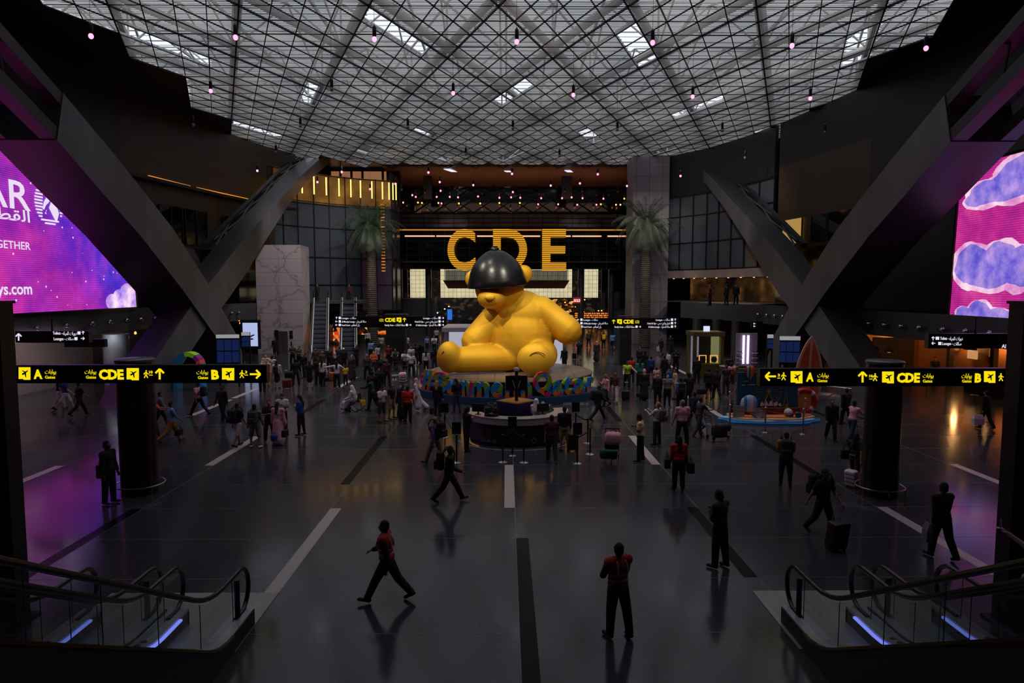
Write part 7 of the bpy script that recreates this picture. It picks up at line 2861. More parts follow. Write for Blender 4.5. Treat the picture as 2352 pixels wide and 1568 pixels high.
MB().prism(poly2, (0, -0.012, 0), (1, 0, 0), (0, 0, 1), (0, 0.01, 0)).build('board_panel', noisy('board_orange', (160, 62, 30), (200, 110, 30), 0.5, 0.5), sb)
MB().prism([(-0.055, 0.2), (0.055, 0.2), (0.055, H_ * 0.985), (-0.055, H_ * 0.985)], (0, -0.022, 0), (1, 0, 0), (0, 0, 1), (0, 0.01, 0)).build('stripe', mat('board_cream', (190, 150, 130), 0.5), sb)
sb.rotation_euler = (radians(0), radians(2.5), 0)
q = at(1848, 950, BDY + 0.35)
lb = thing('lifebuoy', (q.x - 0.05, BDY + 0.35, 0.25), 'large red and white lifebuoy ring at the side of the display', 'lifebuoy')
mb = MB()
mb.tube([(0.5 * cos(k * pi / 20), 0, 0.62 + 0.5 * sin(k * pi / 20)) for k in range(40)], 0.13, 10, closed=True)
mb.build('ring', noisy('buoy_red', (150, 24, 20), (170, 30, 24), 3, 0.5), lb, True)
for k in range(4):
    a_ = pi / 4 + k * pi / 2
    w_ = MB().tube([(0.5 * cos(a_ + d), 0, 0.62 + 0.5 * sin(a_ + d)) for d in (-0.14, 0, 0.14)], 0.138, 10)
    w_.build('white_band', cloth('white'), lb, True)
mb = MB().lathe([(0.0, 0.0), (0.36, 0.02), (0.36, 0.05), (0, 0.06)], (0, 0, 0), 24)
o = mb.build('round_panel', mat('panel_sand', (190, 130, 60), 0.6), lb, loc=(0, 0.0, 0.62))
o.rotation_euler = (radians(90), 0, 0)
q = at(1824, 972, BDY - 0.62)
sg = thing('giant_sunglasses', (q.x, BDY - 0.62, 0.24), 'giant blue sunglasses lying on the sand of the display', 'sunglasses')
for s in (-1, 1):
    mb = MB().lathe([(0.13, -0.02), (0.15, 0), (0.13, 0.02), (0, 0.02)], (0, 0, 0), 20)
    o = mb.build('lens', mat('lens_blue', (14, 60, 110), 0.2), sg, True, (s * 0.18, 0, 0.15))
    o.rotation_euler = (radians(75), 0, 0)
MB().tube([(-0.06, 0, 0.18), (0, 0, 0.22), (0.06, 0, 0.18)], 0.014, 6).build('bridge', cloth('black'), sg, True)
q = at(1742, 978, BDY - 0.7)
se = thing('shell_cutout', (q.x, BDY - 0.7, 0.2), 'white scallop shell cut-out standing on the sand of the display', 'shell')
mb = MB()
pts = [(0, 0)]
for k in range(13):
    a_ = pi * (0.02 + 0.96 * k / 12)
    rr = 0.33 * (1 + 0.05 * (k % 2))
    pts.append((rr * cos(a_), 0.16 + rr * sin(a_)))
mb.prism(pts, (0, 0, 0), (1, 0, 0), (0, 0, 1), (0, 0.04, 0))
mb.build('shell_panel', cloth('grey'), se)
rb = MB()
for k in range(1, 12):
    a_ = pi * (0.02 + 0.96 * k / 12)
    rb.tube([(0, -0.01, 0.03), (0.31 * cos(a_), -0.01, 0.16 + 0.31 * sin(a_))], 0.009, 4)
rb.build('rib', cloth('white'), se)
q = at(1696, 960, BDY - 0.45)
mp = thing('map_board', (q.x, BDY - 0.45, 0.22), 'small white map board at the corner of the beach display', 'board')
MB().box((0, 0, 0.3), (0.52, 0.03, 0.54)).build('map_panel', noisy('map_print', (150, 150, 140), (110, 120, 100), 8, 0.6), mp)
q = at(1810, 965, BDY - 0.5)
bt = thing('small_ball', (q.x, BDY - 0.5, 0.28), 'small red and white ball between the shell and the sunglasses', 'ball')
MB().ell((0, 0, 0.2), (0.19, 0.19, 0.19), 18, 12).build('ball_shell', striped('ball2', [(190, 185, 190), (190, 185, 190), (170, 50, 40), (190, 185, 190)], 2.6, 'Z'), bt, 'all')
# palm fern beside the display
M_LEAF = noisy('palm_leaf', (34, 50, 36), (56, 72, 44), 4, 0.55)


def frond(mb, base_, dirv, L_, droop, wid, segs=9, nl=13, leaf_len=0.5):
    pts = []
    d = Vector(dirv).normalized()
    p_ = Vector(base_)
    for i in range(segs + 1):
        pts.append(p_.copy())
        p_ = p_ + d * (L_ / segs)
        d = (d + Vector((0, 0, -droop / segs))).normalized()
    mb.tube(pts, [0.035 * wid * (1 - 0.8 * i / segs) for i in range(segs + 1)], 4)
    for i in range(1, nl + 1):
        t = i / (nl + 1)
        k = min(int(t * segs), segs - 1)
        f_ = t * segs - k
        q_ = pts[k].lerp(pts[k + 1], f_)
        dd = (pts[k + 1] - pts[k]).normalized()
        side = dd.cross(Vector((0, 0, 1)))
        if side.length < 0.1:
            side = Vector((1, 0, 0))
        side.normalize()
        ll = leaf_len * (sin(pi * (0.15 + 0.8 * t))) ** 0.6
        for s in (-1, 1):
            tip = q_ + side * (s * ll * 0.75) + dd * (ll * 0.5) + Vector((0, 0, -ll * 0.45))
            w = dd * (0.03 * wid)
            mb.add([q_ - w, q_ + w, tip], [(0, 1, 2)])


for px, py, lab in ((1680, 946, 'small palm plant between the ropes and the map board'), (1736, 830, 'leafy dark plant behind the teal board')):
    c = fl(px, py) if py > 900 else Vector((at(px, py, 34.5).x, 34.5, 0))
    r = thing('palm_plant', (c.x, c.y, 0), lab, 'plant')
    MB().lathe([(0.16, 0), (0.2, 0.3), (0.17, 0.3), (0.15, 0.26), (0, 0.26)], (0, 0, 0), 16).build('pot', cloth('char'), r, True)
    mb = MB()
    rn = random.Random(int(px))
    for k in range(14):
        a_ = 2 * pi * k / 14 + rn.random() * 0.4
        frond(mb, (0, 0, 0.25), (cos(a_), sin(a_), rn.uniform(0.9, 2.2)), rn.uniform(0.65, 0.95), 1.1, 0.35, 7, 10, 0.26)
    mb.build('foliage', M_LEAF, r)
RP = [(1675, 950, 'steel rope post with a ball top at the kiosk side corner of the display'), (1691, 925, 'steel rope post behind the map board'), (1676, 986, 'steel rope post beside the trolley with black luggage'),
      (1757, 993, 'steel rope post in front of the scallop shell'), (1844, 997, 'steel rope post in front of the giant sunglasses'), (1848, 968, 'steel rope post behind the giant sunglasses')]
RPP = [stanchion(a_, b_, l_, False, True, 'rope_post') for a_, b_, l_ in RP]
M_ROPE = mat('red_rope', (130, 16, 20), 0.7)
for i, k, l_ in ((0, 1, 'red rope behind the map board'), (0, 2, 'red rope at the trolley side of the display'), (2, 3, 'red rope hanging in front of the map board and shell'), (3, 4, 'red rope hanging in front of the shell and sunglasses'), (4, 5, 'red rope at the sunglasses end of the display')):
    belt(RPP[i], RPP[k], l_, 0.09, M_ROPE, 0.022, 0.93, 'red_rope')
belt(RPP[5], fl(1912, 948), 'red rope running from the display to the man in the black jacket', 0.06, M_ROPE, 0.022, 0.93, 'red_rope')

# ================================================================== PALM TREES
M_TRUNK = noisy('palm_trunk', (96, 86, 76), (126, 114, 100), 3, 0.8)


def palm(px, lab, Y=73.0):
    c = at(px, 790, Y)
    r = thing('palm_tree', (c.x, Y, 0), lab, 'tree')
    H_ = 12.6
    mb = MB()
    prof = []
    nR = 62
    for i in range(nR):
        z = H_ * i / nR
        rad = 0.55 - 0.12 * i / nR
        prof += [(rad, z), (rad + 0.09, z + H_ / nR * 0.78), (rad, z + H_ / nR * 0.98)]
    prof.append((0.4, H_))
    # scales: alternate rings are offset so the trunk reads as diamond bark
    mb.lathe(prof, (0, 0, 0), 14)
    mb.build('trunk', M_TRUNK, r)
    rn = random.Random(px)
    rounds = ((16, 2.2, 2.0, 3.0, 1.0), (18, 0.9, 2.0, 3.4, 1.7), (18, 0.25, 2.0, 3.3, 2.2), (14, -0.5, 2.2, 2.9, 1.6), (10, -1.6, 1.5, 2.6, 0.4))
    for n_, up_, _, L_, dr_ in rounds:
        mb = MB()
        for k in range(n_):
            a_ = 2 * pi * k / n_ + rn.random() * 0.5
            frond(mb, (0.2 * cos(a_), 0.2 * sin(a_), H_ - 0.2), (cos(a_), sin(a_), up_ + rn.uniform(-0.2, 0.2)), L_ * rn.uniform(1.0, 1.25), dr_ * 1.15, 1.0, 9, 24, 0.85)
        mb.build('frond_layer', M_LEAF, r)
    return r


palm(856, 'tall palm tree in front of the curved glass wall and amber light ladder')
palm(1480, 'tall palm tree in front of the grey stone pier', 69.6)

# ================================================================== MARBLE LIFT BOX AND FAR ESCALATORS
def marble():
    m = mat('veined_marble', (170, 160, 162), 0.35)
    nt, N, L, b = nodes_of(m)
    tc = N.new('ShaderNodeTexCoord')
    n1 = tex_noise(nt, 1.6, 6, tc.outputs['Object'], 0.65)
    mxv = N.new('ShaderNodeMixRGB')
    mxv.inputs[0].default_value = 0.6
    L.new(tc.outputs['Object'], mxv.inputs[1])
    L.new(n1.outputs['Color'], mxv.inputs[2])
    v = N.new('ShaderNodeTexVoronoi')
    v.feature = 'DISTANCE_TO_EDGE'
    v.inputs['Scale'].default_value = 0.75
    L.new(mxv.outputs[0], v.inputs['Vector'])
    r = ramp(nt, v.outputs['Distance'], [(0.0, lin((120, 108, 106))), (0.012, lin((168, 158, 160))), (0.05, lin((186, 176, 180)))])
    tb = N.new('ShaderNodeTexBrick')
    tb.offset = 0.0
    tb.inputs['Scale'].default_value = 1.0
    tb.inputs['Brick Width'].default_value = 2.2
    tb.inputs['Row Height'].default_value = 1.25
    tb.inputs['Mortar Size'].default_value = 0.012
    tb.inputs['Color1'].default_value = (1, 1, 1, 1)
    tb.inputs['Color2'].default_value = (0.94, 0.93, 0.94, 1)
    tb.inputs['Mortar'].default_value = (0.35, 0.33, 0.33, 1)
    sp = N.new('ShaderNodeSeparateXYZ')
    L.new(tc.outputs['Object'], sp.inputs[0])
    cb = N.new('ShaderNodeCombineXYZ')
    L.new(sp.outputs[0], cb.inputs[0])
    L.new(sp.outputs[2], cb.inputs[1])
    L.new(cb.outputs[0], tb.inputs['Vector'])
    mm = N.new('ShaderNodeMixRGB')
    mm.blend_type = 'MULTIPLY'
    mm.inputs[0].default_value = 1
    L.new(r.outputs[0], mm.inputs[1])
    L.new(tb.outputs[0], mm.inputs[2])
    L.new(mm.outputs[0], b.inputs['Base Color'])
    return m


LY = 63.0
a, b = at(593, 811, LY), at(691, 562, LY)
lift = thing('lift_tower', ((a.x + b.x) / 2, LY, 0), 'tall veined marble lift box beside the far escalators', 'lift')
W_, H_ = b.x - a.x, b.z
M_MARB = marble()
sx_ = at(712, 700, LY + 4).x - lift.location.x
mb = MB()
mb.add([(-W_ / 2, 0, 0), (W_ / 2, 0, 0), (sx_, 4, 0), (-W_ / 2, 4, 0), (-W_ / 2, 0, H_), (W_ / 2, 0, H_), (sx_, 4, H_), (-W_ / 2, 4, H_)],
       [(0, 1, 5, 4), (1, 2, 6, 5), (2, 3, 7, 6), (3, 0, 4, 7), (4, 5, 6, 7)])
mb.build('marble_shell', M_MARB, lift)
c0, c1 = at(641, 806, LY).x - lift.location.x, at(662, 806, LY).x - lift.location.x
dr_ = MB().box(((c0 + c1) / 2, -0.03, 1.05), (c1 - c0, 0.06, 2.1)).build('lift_door', mat('lift_steel', (130, 130, 130), 0.3, 0.8), lift)
MB().box(((c0 + c1) / 2, -0.065, 1.05), (0.02, 0.01, 2.1)).build('door_seam', M_FRAME, dr_)
MB().box((c0 - 0.17, -0.04, 1.1), (0.34, 0.08, 2.2)).build('door_jamb', M_FRAME, lift)
for zz, hh in ((2.0, 0.3), (1.62, 0.32), (0.95, 0.4)):
    xx = at(669, 770, LY).x - lift.location.x
    MB().box((xx, -0.03, zz), (0.3 if hh < 0.35 else 0.12, 0.05, hh)).build('call_panel', M_FRAME, lift)


def far_escalator(pxb, pyb, pxt, lab, wid=1.15):
    B = fl(pxb, pyb)
    Yt = B.y + 4.75 / TAN
    T = Vector((at(pxt, 690, Yt).x, Yt, 4.75))
    r = thing('far_escalator', (B.x, B.y, 0), lab, 'escalator')
    d = Vector((T.x - B.x, T.y - B.y, 0))
    L2 = d.length
    r.rotation_euler = (0, 0, -atan2(d.x, d.y))
    s = MB()
    n = 24
    for k in range(n):
        s.m(k % 2).box((0, L2 * (k + 0.5) / n, 4.75 * (k + 0.5) / n - 0.1), (wid, L2 / n, 0.25))
    s.build('step_band', [mat('far_step', (84, 90, 106), 0.45), mat('far_step_dark', (40, 44, 54), 0.5)], r)
    for sx in (-1, 1):
        b_ = MB()
        b_.prism([(-0.8, 0), (0.2, 0), (L2, 4.75 - 0.6), (L2, 4.75 + 0.35), (0, 0.4), (-0.8, 0.4)], (sx * (wid / 2 + 0.12) - 0.12, 0, 0), (0, 1, 0), (0, 0, 1), (0.24, 0, 0))
        b_.build('balustrade', M_DECK, r)
        h_ = MB().tube([(sx * (wid / 2 + 0.12), -0.8, 0.4), (sx * (wid / 2 + 0.12), -1.0, 0.75), (sx * (wid / 2 + 0.12), -0.7, 1.0), (sx * (wid / 2 + 0.12), 0.1, 1.05), (sx * (wid / 2 + 0.12), L2, 5.75)], 0.05, 6)
        h_.build('handrail', M_RAIL, r, True)
        g_ = MB().quad((sx * (wid / 2 + 0.12), 0, 0.45), (sx * (wid / 2 + 0.12), L2, 5.15), (sx * (wid / 2 + 0.12), L2, 5.72), (sx * (wid / 2 + 0.12), 0, 1.02))
        g_.build('glass_panel', M_GLASSB, r)
    return T


T1 = far_escalator(733, 818, 737, 'far escalator between the marble lift box and the warm shop')
T2 = far_escalator(800, 812, 801, 'far escalator between the warm shop and the palm trunk')
struct('floor_upper_back', MB().box((-19.5, 77.0, 4.6), (9, 13, 0.3)), M_FASCIA)
P(725, 690, 'stand', 170, ('shirt', 'black'), ('trousers', 'black'), ('hair', 'hair'), 2, 'dark figure at the top of the escalator next to the marble box', at_loc=Vector((T1.x - 0.55, T1.y + 0.8, 4.75)))
P(798, 690, 'stand', 170, ('shirt', 'burg'), ('trousers', 'black'), ('hair', 'hair'), 2, 'dark figure at the top of the escalator nearer the palm', at_loc=Vector((T2.x - 0.1, T2.y + 0.8, 4.75)))

# ================================================================== SHOPS AND KIOSKS
def shop_mat(name, cols, s=1.2, strength=1.0, sc=1.0):
    m = mat(name, (10, 8, 6), 0.5, emit=(0, 0, 0), es=strength)
    nt, N, L, b = nodes_of(m)
    tc = N.new('ShaderNodeTexCoord')
    mp_ = N.new('ShaderNodeMapping')
    mp_.inputs['Scale'].default_value = (1, 1, 1.6)
    L.new(tc.outputs['Object'], mp_.inputs['Vector'])
    v = N.new('ShaderNodeTexVoronoi')
    v.inputs['Scale'].default_value = s
    L.new(mp_.outputs[0], v.inputs['Vector'])
    sp = N.new('ShaderNodeSeparateColor')
    L.new(v.outputs['Color'], sp.inputs[0])
    n = len(cols)
    r = ramp(nt, sp.outputs[0], [(i / n, lin(c)) for i, c in enumerate(cols)], 'CONSTANT')
    L.new(r.outputs[0], b.inputs['Emission Color'])
    return m


WARMCOLS = [(18, 10, 4), (90, 46, 14), (30, 16, 8), (190, 110, 44), (12, 8, 5), (60, 30, 10), (235, 170, 100), (26, 14, 8)]
M_SHOPW = shop_mat('warm_shelves', WARMCOLS, 2.2, 0.9)
M_SHOPO = shop_mat('orange_shelves', [(20, 10, 5), (220, 120, 50), (60, 26, 10), (250, 190, 120), (200, 60, 30), (30, 16, 10)], 2.0, 1.0)
M_SHOPD = shop_mat('dim_shelves', [(8, 8, 9), (14, 13, 12), (28, 22, 16), (10, 10, 12), (60, 44, 30), (9, 9, 10), (16, 18, 22)], 1.6, 0.8)


def shopfront(x0, x1, y0, y1, Y, m, lab, cat='shop', frame=True, depth=1.5):
    a, b = at(x0, y1, Y), at(x1, y0, Y)
    z0 = max(a.z, 0.0)
    r = thing('shop', ((a.x + b.x) / 2, Y, z0), lab, cat)
    w, h = b.x - a.x, b.z - z0
    MB().box((0, depth, h / 2), (w, 0.1, h)).build('display_wall', m, r)
    f = MB()
    for s in (-1, 1):
        f.box((s * w / 2, depth / 2, h / 2), (0.12, depth, h))
    f.box((0, depth / 2, h), (w + 0.12, depth, 0.12))
    f.build('surround', M_FRAME, r)
    return r, w, h


shopfront(757, 783, 744, 806, 72.0, M_SHOPO, 'narrow warm shop with red goods between the far escalators')
r, w, h = shopfront(818, 892, 748, 800, 74.5, M_SHOPO, 'warm orange lit shop behind the palm trunk')
MB().box((0, -0.3, 0.5), (w * 0.9, 0.5, 1.0)).build('counter', mat('counter_green', (30, 50, 34), 0.5), r)
r, w, h = shopfront(690, 712, 755, 800, 68.2, M_SHOPW, 'small shop window with brown goods next to the marble box')
shopfront(932, 962, 745, 805, 98, M_SHOPD, 'dim shop front deep in the passage by the dark pillar')
shopfront(1240, 1320, 686, 745, 104, M_SHOPW, 'warm shop interior deep behind the statue shoulder')
shopfront(1320, 1400, 738, 800, 99, M_SHOPW, 'warm shop with orange shelves at the end of the passage')
r, w, h = shopfront(1400, 1425, 735, 802, 97, mat('teal_shop', (14, 40, 52), 0.5, emit=(14, 50, 66), es=0.6), 'teal shop wall beside the dark brick pillar')
a, b = at(1320, 731, 94), at(1400, 717, 94)
g = thing('departures_sign', ((a.x + b.x) / 2, 94, a.z), 'orange rows of departure lettering high above the passage', 'sign')
mb = MB()
rn = random.Random(5)
for k in range(3):
    x = -2.4
    while x < 2.3:
        l = rn.uniform(0.15, 0.6)
        mb.box((x + l / 2, 0, 0.12 + 0.28 * k), (l * 0.85, 0.04, 0.17))
        x += l + 0.05
mb.build('lit_row', glow('orange_rows', (255, 140, 60), 0.9, nee=False), g)
MB().box((0, 0.08, 0.4), (5.0, 0.08, 0.95)).build('back_panel', M_FRAME, g)
a = at(1325, 695, 90.6)
gs_ = thing('shop_sign', (a.x, 90.6, a.z), 'small red and white lit shop sign beside the statue arm', 'sign')
MB().box((0, 0.06, 0.32), (1.0, 0.1, 0.8)).build('board', glow('red_sign', (150, 20, 30), 0.9, nee=False), gs_)
o = writing('GOLD', (-0.44, 0.0, 0.12), 0.5, glow('white_sign', (255, 240, 240), 1.1, nee=False), gs_, bold=0.03, width=0.88)
for k, (px, py, w_, h_, c, s, lab) in enumerate(((972, 716, 27, 24, (215, 190, 225), 0.9, 'bright white and pink picture screen beside the passage column'), (1033, 722, 11, 24, (40, 110, 210), 1.0, 'small upright blue screen deep in the passage'),
                                              (976, 775, 22, 56, (170, 175, 190), 0.6, 'pale glowing shop front behind the child in light blue'))):
    c_ = at(px, py, 96)
    q_ = thing('wall_screen', (c_.x, 96 if k < 2 else 97, c_.z), lab, 'screen')
    sc = 96 / FPX
    MB().box((0, 0, 0), (w_ * sc, 0.1, h_ * sc)).build('display', noisy_e if False else glow('ws%d' % k, c, s, nee=False), q_)
    MB().box((0, 0.06, 0), (w_ * sc + 0.2, 0.06, h_ * sc + 0.2)).build('bezel', M_FRAME, q_)
struct('wall_passage_end', MB().box((0, 112, 4.4), (50, 0.3, 8.8)), M_SHOPD)
struct('wall_passage_low', MB().box((-13.2, 94.0, 2.3), (7.0, 3, 4.6)), mat('passage_grey', (52, 52, 58), 0.5))
dn_rn = random.Random(11)
for k in range(34):
    px = dn_rn.uniform(915, 1420)
    py = dn_rn.uniform(688, 742)
    if 1040 < px < 1290:
        continue
    c_ = at(px, py, 101 + dn_rn.random() * 8)
    o = MB().ell((0, 0, 0), (0.12, 0.12, 0.09), 8, 5).build('shop_spot', glow('spot_a' if k % 3 else 'spot_b', (255, 170, 90) if k % 3 else (220, 200, 255), 3.0, nee=False), None, 'all', c_)
    tag(o, 'tiny shop spot light glittering deep in the passage', 'spotlight', 'shop spots deep in the passage')

# white kiosk behind the statue
ky = 51.0
a, b = at(1022, 806, ky), at(1302, 748, ky)
kk = thing('white_kiosk', ((a.x + b.x) / 2, ky, 0), 'white lit pavilion kiosk behind the yellow statue', 'kiosk')
w = b.x - a.x
GLK = glow('kiosk_panel', (205, 205, 225), 0.62)
mb = MB()
mb.box((0, 0.1, b.z - 0.15), (w, 5.0, 0.3))
mb.box((-w / 2 + 0.15, 0, b.z / 2), (0.3, 0.3, b.z))
mb.box((w / 2 - 0.15, 0, b.z / 2), (0.3, 0.3, b.z))
mb.box((-w / 2 + 2.4, 0, b.z / 2), (0.2, 0.3, b.z))
mb.build('frame', mat('kiosk_white', (190, 185, 195), 0.5), kk)
MB().box((0, 0.5, b.z / 2 - 0.1), (w - 0.5, 0.1, b.z - 0.6)).build('lit_wall', GLK, kk)
for s in (-1, 1):
    MB().box((s * w / 2 - s * 0.1, 2.6, b.z / 2), (0.1, 5, b.z - 0.3)).build('side_wall', mat('kiosk_white', (190, 185, 195), 0.5), kk)

# green gold kiosk on the other side
ky = 46.0
a, b = at(1591, 862, ky), at(1662, 762, ky)
gk = thing('gold_kiosk', ((a.x + b.x) / 2, ky, 0), 'open green gold kiosk frame with two glowing discs', 'kiosk')
w, h = b.x - a.x, b.z
M_GOLDK = mat('kiosk_gold', (112, 104, 56), 0.4, 0.5)
mb = MB()
for s in (-1, 1):
    mb.box((s * (w / 2 - 0.1), 0, h / 2), (0.2, 0.3, h))
    mb.box((s * (w / 2 - 0.1), 1.6, h / 2), (0.2, 0.3, h))
mb.box((0, 0.8, h - 0.15), (w + 0.1, 2.0, 0.3))
mb.build('frame', M_GOLDK, gk)
for s, c in ((-1, (150, 140, 165)), (1, (150, 150, 100))):
    MB().box((s * (w / 2 - 0.32), 0.8, h / 2 - 0.1), (0.22, 1.2, h - 0.5)).build('side_panel', glow('kp%d' % s, c, 0.5), gk)
MB().box((0, 1.5, h / 2), (w - 0.6, 0.08, h - 0.4)).build('back_panel', M_FRAME, gk)
for s in (-1, 1):
    o = MB().lathe([(0.2, -0.03), (0.2, 0.03), (0, 0.035)], (0, 0, 0), 20).build('disc', mat('disc_brown', (60, 36, 26), 0.5), gk, True, (s * 0.38, -0.1, 1.28))
    o.rotation_euler = (radians(90), 0, 0)
    f = MB()
    f.box((s * 0.38, -0.05, 1.55), (0.5, 0.04, 0.05))
    for q in (-1, 1):
        f.box((s * 0.38 + q * 0.23, -0.05, 1.3), (0.05, 0.04, 0.5))
    f.build('disc_light', glow('disc_gold', (240, 170, 80), 1.1, nee=False), gk)
MB().box((0, -0.1, 0.5), (w - 0.3, 0.5, 1.0)).build('counter', M_GOLDK, gk)
MB().box((0.1 - 0.15, 0.3, h + 0.2), (0.42, 0.06, 0.36)).build('top_sign', glow('top_sign', (210, 215, 255), 1.1, nee=False), gk)
# cosmetics stand
ky = 42.5
a, b = at(1690, 850, ky), at(1741, 765, ky)
ck = thing('cosmetics_stand', ((a.x + b.x) / 2, ky, 0), 'white cosmetics stand with two violet white light columns', 'kiosk')
w, h = b.x - a.x, b.z
MB().box((0, 0.1, (h + 1.2) / 2), (w, 0.1, h - 1.2)).build('back_panel', mat('stand_panel', (150, 142, 150), 0.5), ck)
for x in (-0.22, 0.06):
    MB().box((x, -0.02, (h + 1.25) / 2), (0.12, 0.08, h - 1.5)).build('light_column', glow('violet', (225, 205, 255), 1.6), ck)
for z in (1.45, 1.75, 2.05):
    for s in (-1, 1):
        MB().box((s * 0.48, -0.1, z), (0.34, 0.22, 0.03)).build('shelf', cloth('white'), ck)
        for k in range(3):
            MB().lathe([(0.025, 0), (0.025, 0.1), (0.01, 0.12), (0.01, 0.15)], (s * 0.48 - 0.1 + 0.1 * k, -0.1, z + 0.015), 8).build('flacon', cloth('purple' if k % 2 else 'black'), ck, True)
MB().box((0, -0.15, 0.55), (w * 0.8, 0.5, 1.1)).build('counter', M_GOLDK, ck)
# round demo table between them
c = at(1674, 838, 44.3)
dt = thing('demo_counter', (c.x, 44.3, 0), 'low curved pale counter with black goods between kiosk and cosmetics stand', 'counter')
MB().lathe([(0.5, 0), (0.6, 1.0), (0.62, 1.02), (0, 1.04)], (0, 0, 0), 24).build('drum', mat('counter_pale', (140, 128, 130), 0.5), dt, True)
rbox(MB(), (0, 0, 1.25), (0.5, 0.4, 0.42), 0.05).build('goods_case', cloth('black'), dt, 'all')
# column shafts under the side fascia
for px, Y in ((1608, 62), (1654, 60), (1700, 57)):
    c = at(px, 760, Y)
    struct('column_side', MB().lathe([(0.4, 0), (0.4, 3.3)], (c.x, Y + 1, 0), 16), mat('shiny_column', (120, 116, 120), 0.2, 0.7), True)

# warm restaurant on the cloud screen side
M_REST = mat('restaurant_wall', (120, 70, 26), 0.6)
rr = thing('restaurant', (0, 0, 0), 'warm amber lit restaurant behind the gate A sign', 'restaurant')
mb = MB()
mb.box((29.9, 38, 1.6), (0.2, 22, 3.2))
mb.box((26.5, 49.0, 1.6), (7, 0.2, 3.2))
mb.build('back_wall', M_REST, rr)
for y in (30, 33, 36, 40, 44):
    MB().box((28.9, y, 1.4), (0.3, 0.3, 2.8)).build('post', cloth('brown'), rr)
MB().box((28.2, 36.5, 0.5), (0.7, 9, 1.0)).build('bar_counter', mat('bar_wood', (80, 46, 22), 0.5), rr)
sc_ = MB().box((26.0, 45.5, 1.4), (2.8, 0.12, 2.8)).build('lattice_screen', brickmat('lattice', (26, 14, 9), (84, 38, 16), 0.22, 0.22, 0.6, msize=0.04), rr)
rn = random.Random(4)
for k in range(10):
    y = 28.5 + k * 1.8
    rbox(MB(), (29.6, y, 1.9 + 0.3 * (k % 2)), (0.15, rn.uniform(0.4, 0.9), rn.uniform(0.3, 0.6)), 0.02).build('wall_picture', glow('rp%d' % (k % 3), ((200, 120, 60), (150, 70, 30), (235, 170, 110))[k % 3], 0.6, nee=False), rr)
for k, (px, py, Y) in enumerate(((2008, 803, 41.5), (2042, 808, 38.5), (1986, 800, 44), (2228, 803, 31.5))):
    c = at(px, py, Y)
    l_ = thing('pendant_shade', (c.x, Y, c.z), 'round warm pendant shade in the restaurant', 'lamp', 'round pendant shades in the restaurant')
    MB().lathe([(0.28, 0), (0.26, 0.1), (0.14, 0.2), (0.02, 0.24)], (0, 0, 0), 16).build('shade', cloth('black'), l_, True)
    MB().ell((0, 0, 0.05), (0.2, 0.2, 0.08), 12, 6).build('bulb', glow('rest_bulb', (255, 190, 110), 3.0), l_, 'all')
    MB().tube([(0, 0, 0.24), (0, 0, 3.2 - c.z)], 0.01, 4).build('cord', M_FRAME, l_)
for x, y, pw in ((29.2, 43.8, 60), (29.2, 40.6, 80), (29.2, 37.4, 60), (29.2, 34.4, 60), (29.2, 31.0, 60), (25.2, 48.3, 90), (27.6, 48.3, 60)):
    light('restaurant_lamp', 'POINT', (x, y, 2.5), None, pw, (1.0, 0.5, 0.16), 0.12)
for k, (x, y) in enumerate(((26.6, 35), (26.8, 38.5), (26.2, 42), (27.0, 31.5), (25.5, 45))):
    t_ = thing('cafe_table', (x, y, 0), 'round cafe table in the warm restaurant', 'table', 'round cafe tables in the restaurant')
    MB().lathe([(0.4, 0.72), (0.4, 0.75), (0, 0.75)], (0, 0, 0), 18).build('table_top', cloth('brown'), t_)
    MB().lathe([(0.22, 0), (0.22, 0.02), (0.03, 0.04), (0.03, 0.72)], (0, 0, 0), 12).build('pedestal', M_FRAME, t_, True)
# warm small shops on the lettered screen side under the fascia
for k, (px, py) in enumerate(((311, 765), (339, 761), (357, 760), (377, 756), (549, 735), (552, 742))):
    c = at(px, py, 49.5 if k < 4 else 61)
    l_ = tag(MB().lathe([(0.0, -0.1), (0.09, -0.04), (0.06, 0.1), (0.0, 0.14)], (0, 0, 0), 10).build('flame_lamp', glow('flame', (255, 160, 80), 2.4, nee=False), None, True, c),
             'small flame shaped wall lamp under the grey band behind the crossed legs', 'lamp', 'flame lamps under the grey band')
light('gallery_glow', 'POINT', (-26.2, 49, 2.6), None, 14, (1.0, 0.6, 0.3), 0.1)
# bright poster at the foot of the crossed legs
c = at(575, 768, 58.5)
ps = thing('light_poster', (c.x, 58.5, c.z - 1.0), 'upright glowing white poster beside the marble lift box', 'poster')
MB().box((0, 0, 1.0), (1.25, 0.1, 2.0)).build('poster_panel', glow('poster', (190, 205, 250), 0.8, nee=False), ps)
MB().box((0, 0.06, 1.0), (1.7, 0.1, 2.5)).build('frame', M_FRAME, ps)
mb = MB()
mb.add([(-0.1, -0.06, 0.5), (0.35, -0.06, 0.6), (0.0, -0.06, 0.75), (0.4, -0.06, 0.95), (0.3, -0.06, 1.02), (-0.2, -0.06, 0.8), (0.1, -0.06, 0.66), (-0.15, -0.06, 0.58)], [tuple(range(8))])
mb.build('print_mark', mat('poster_navy', (30, 40, 90), 0.5), ps)


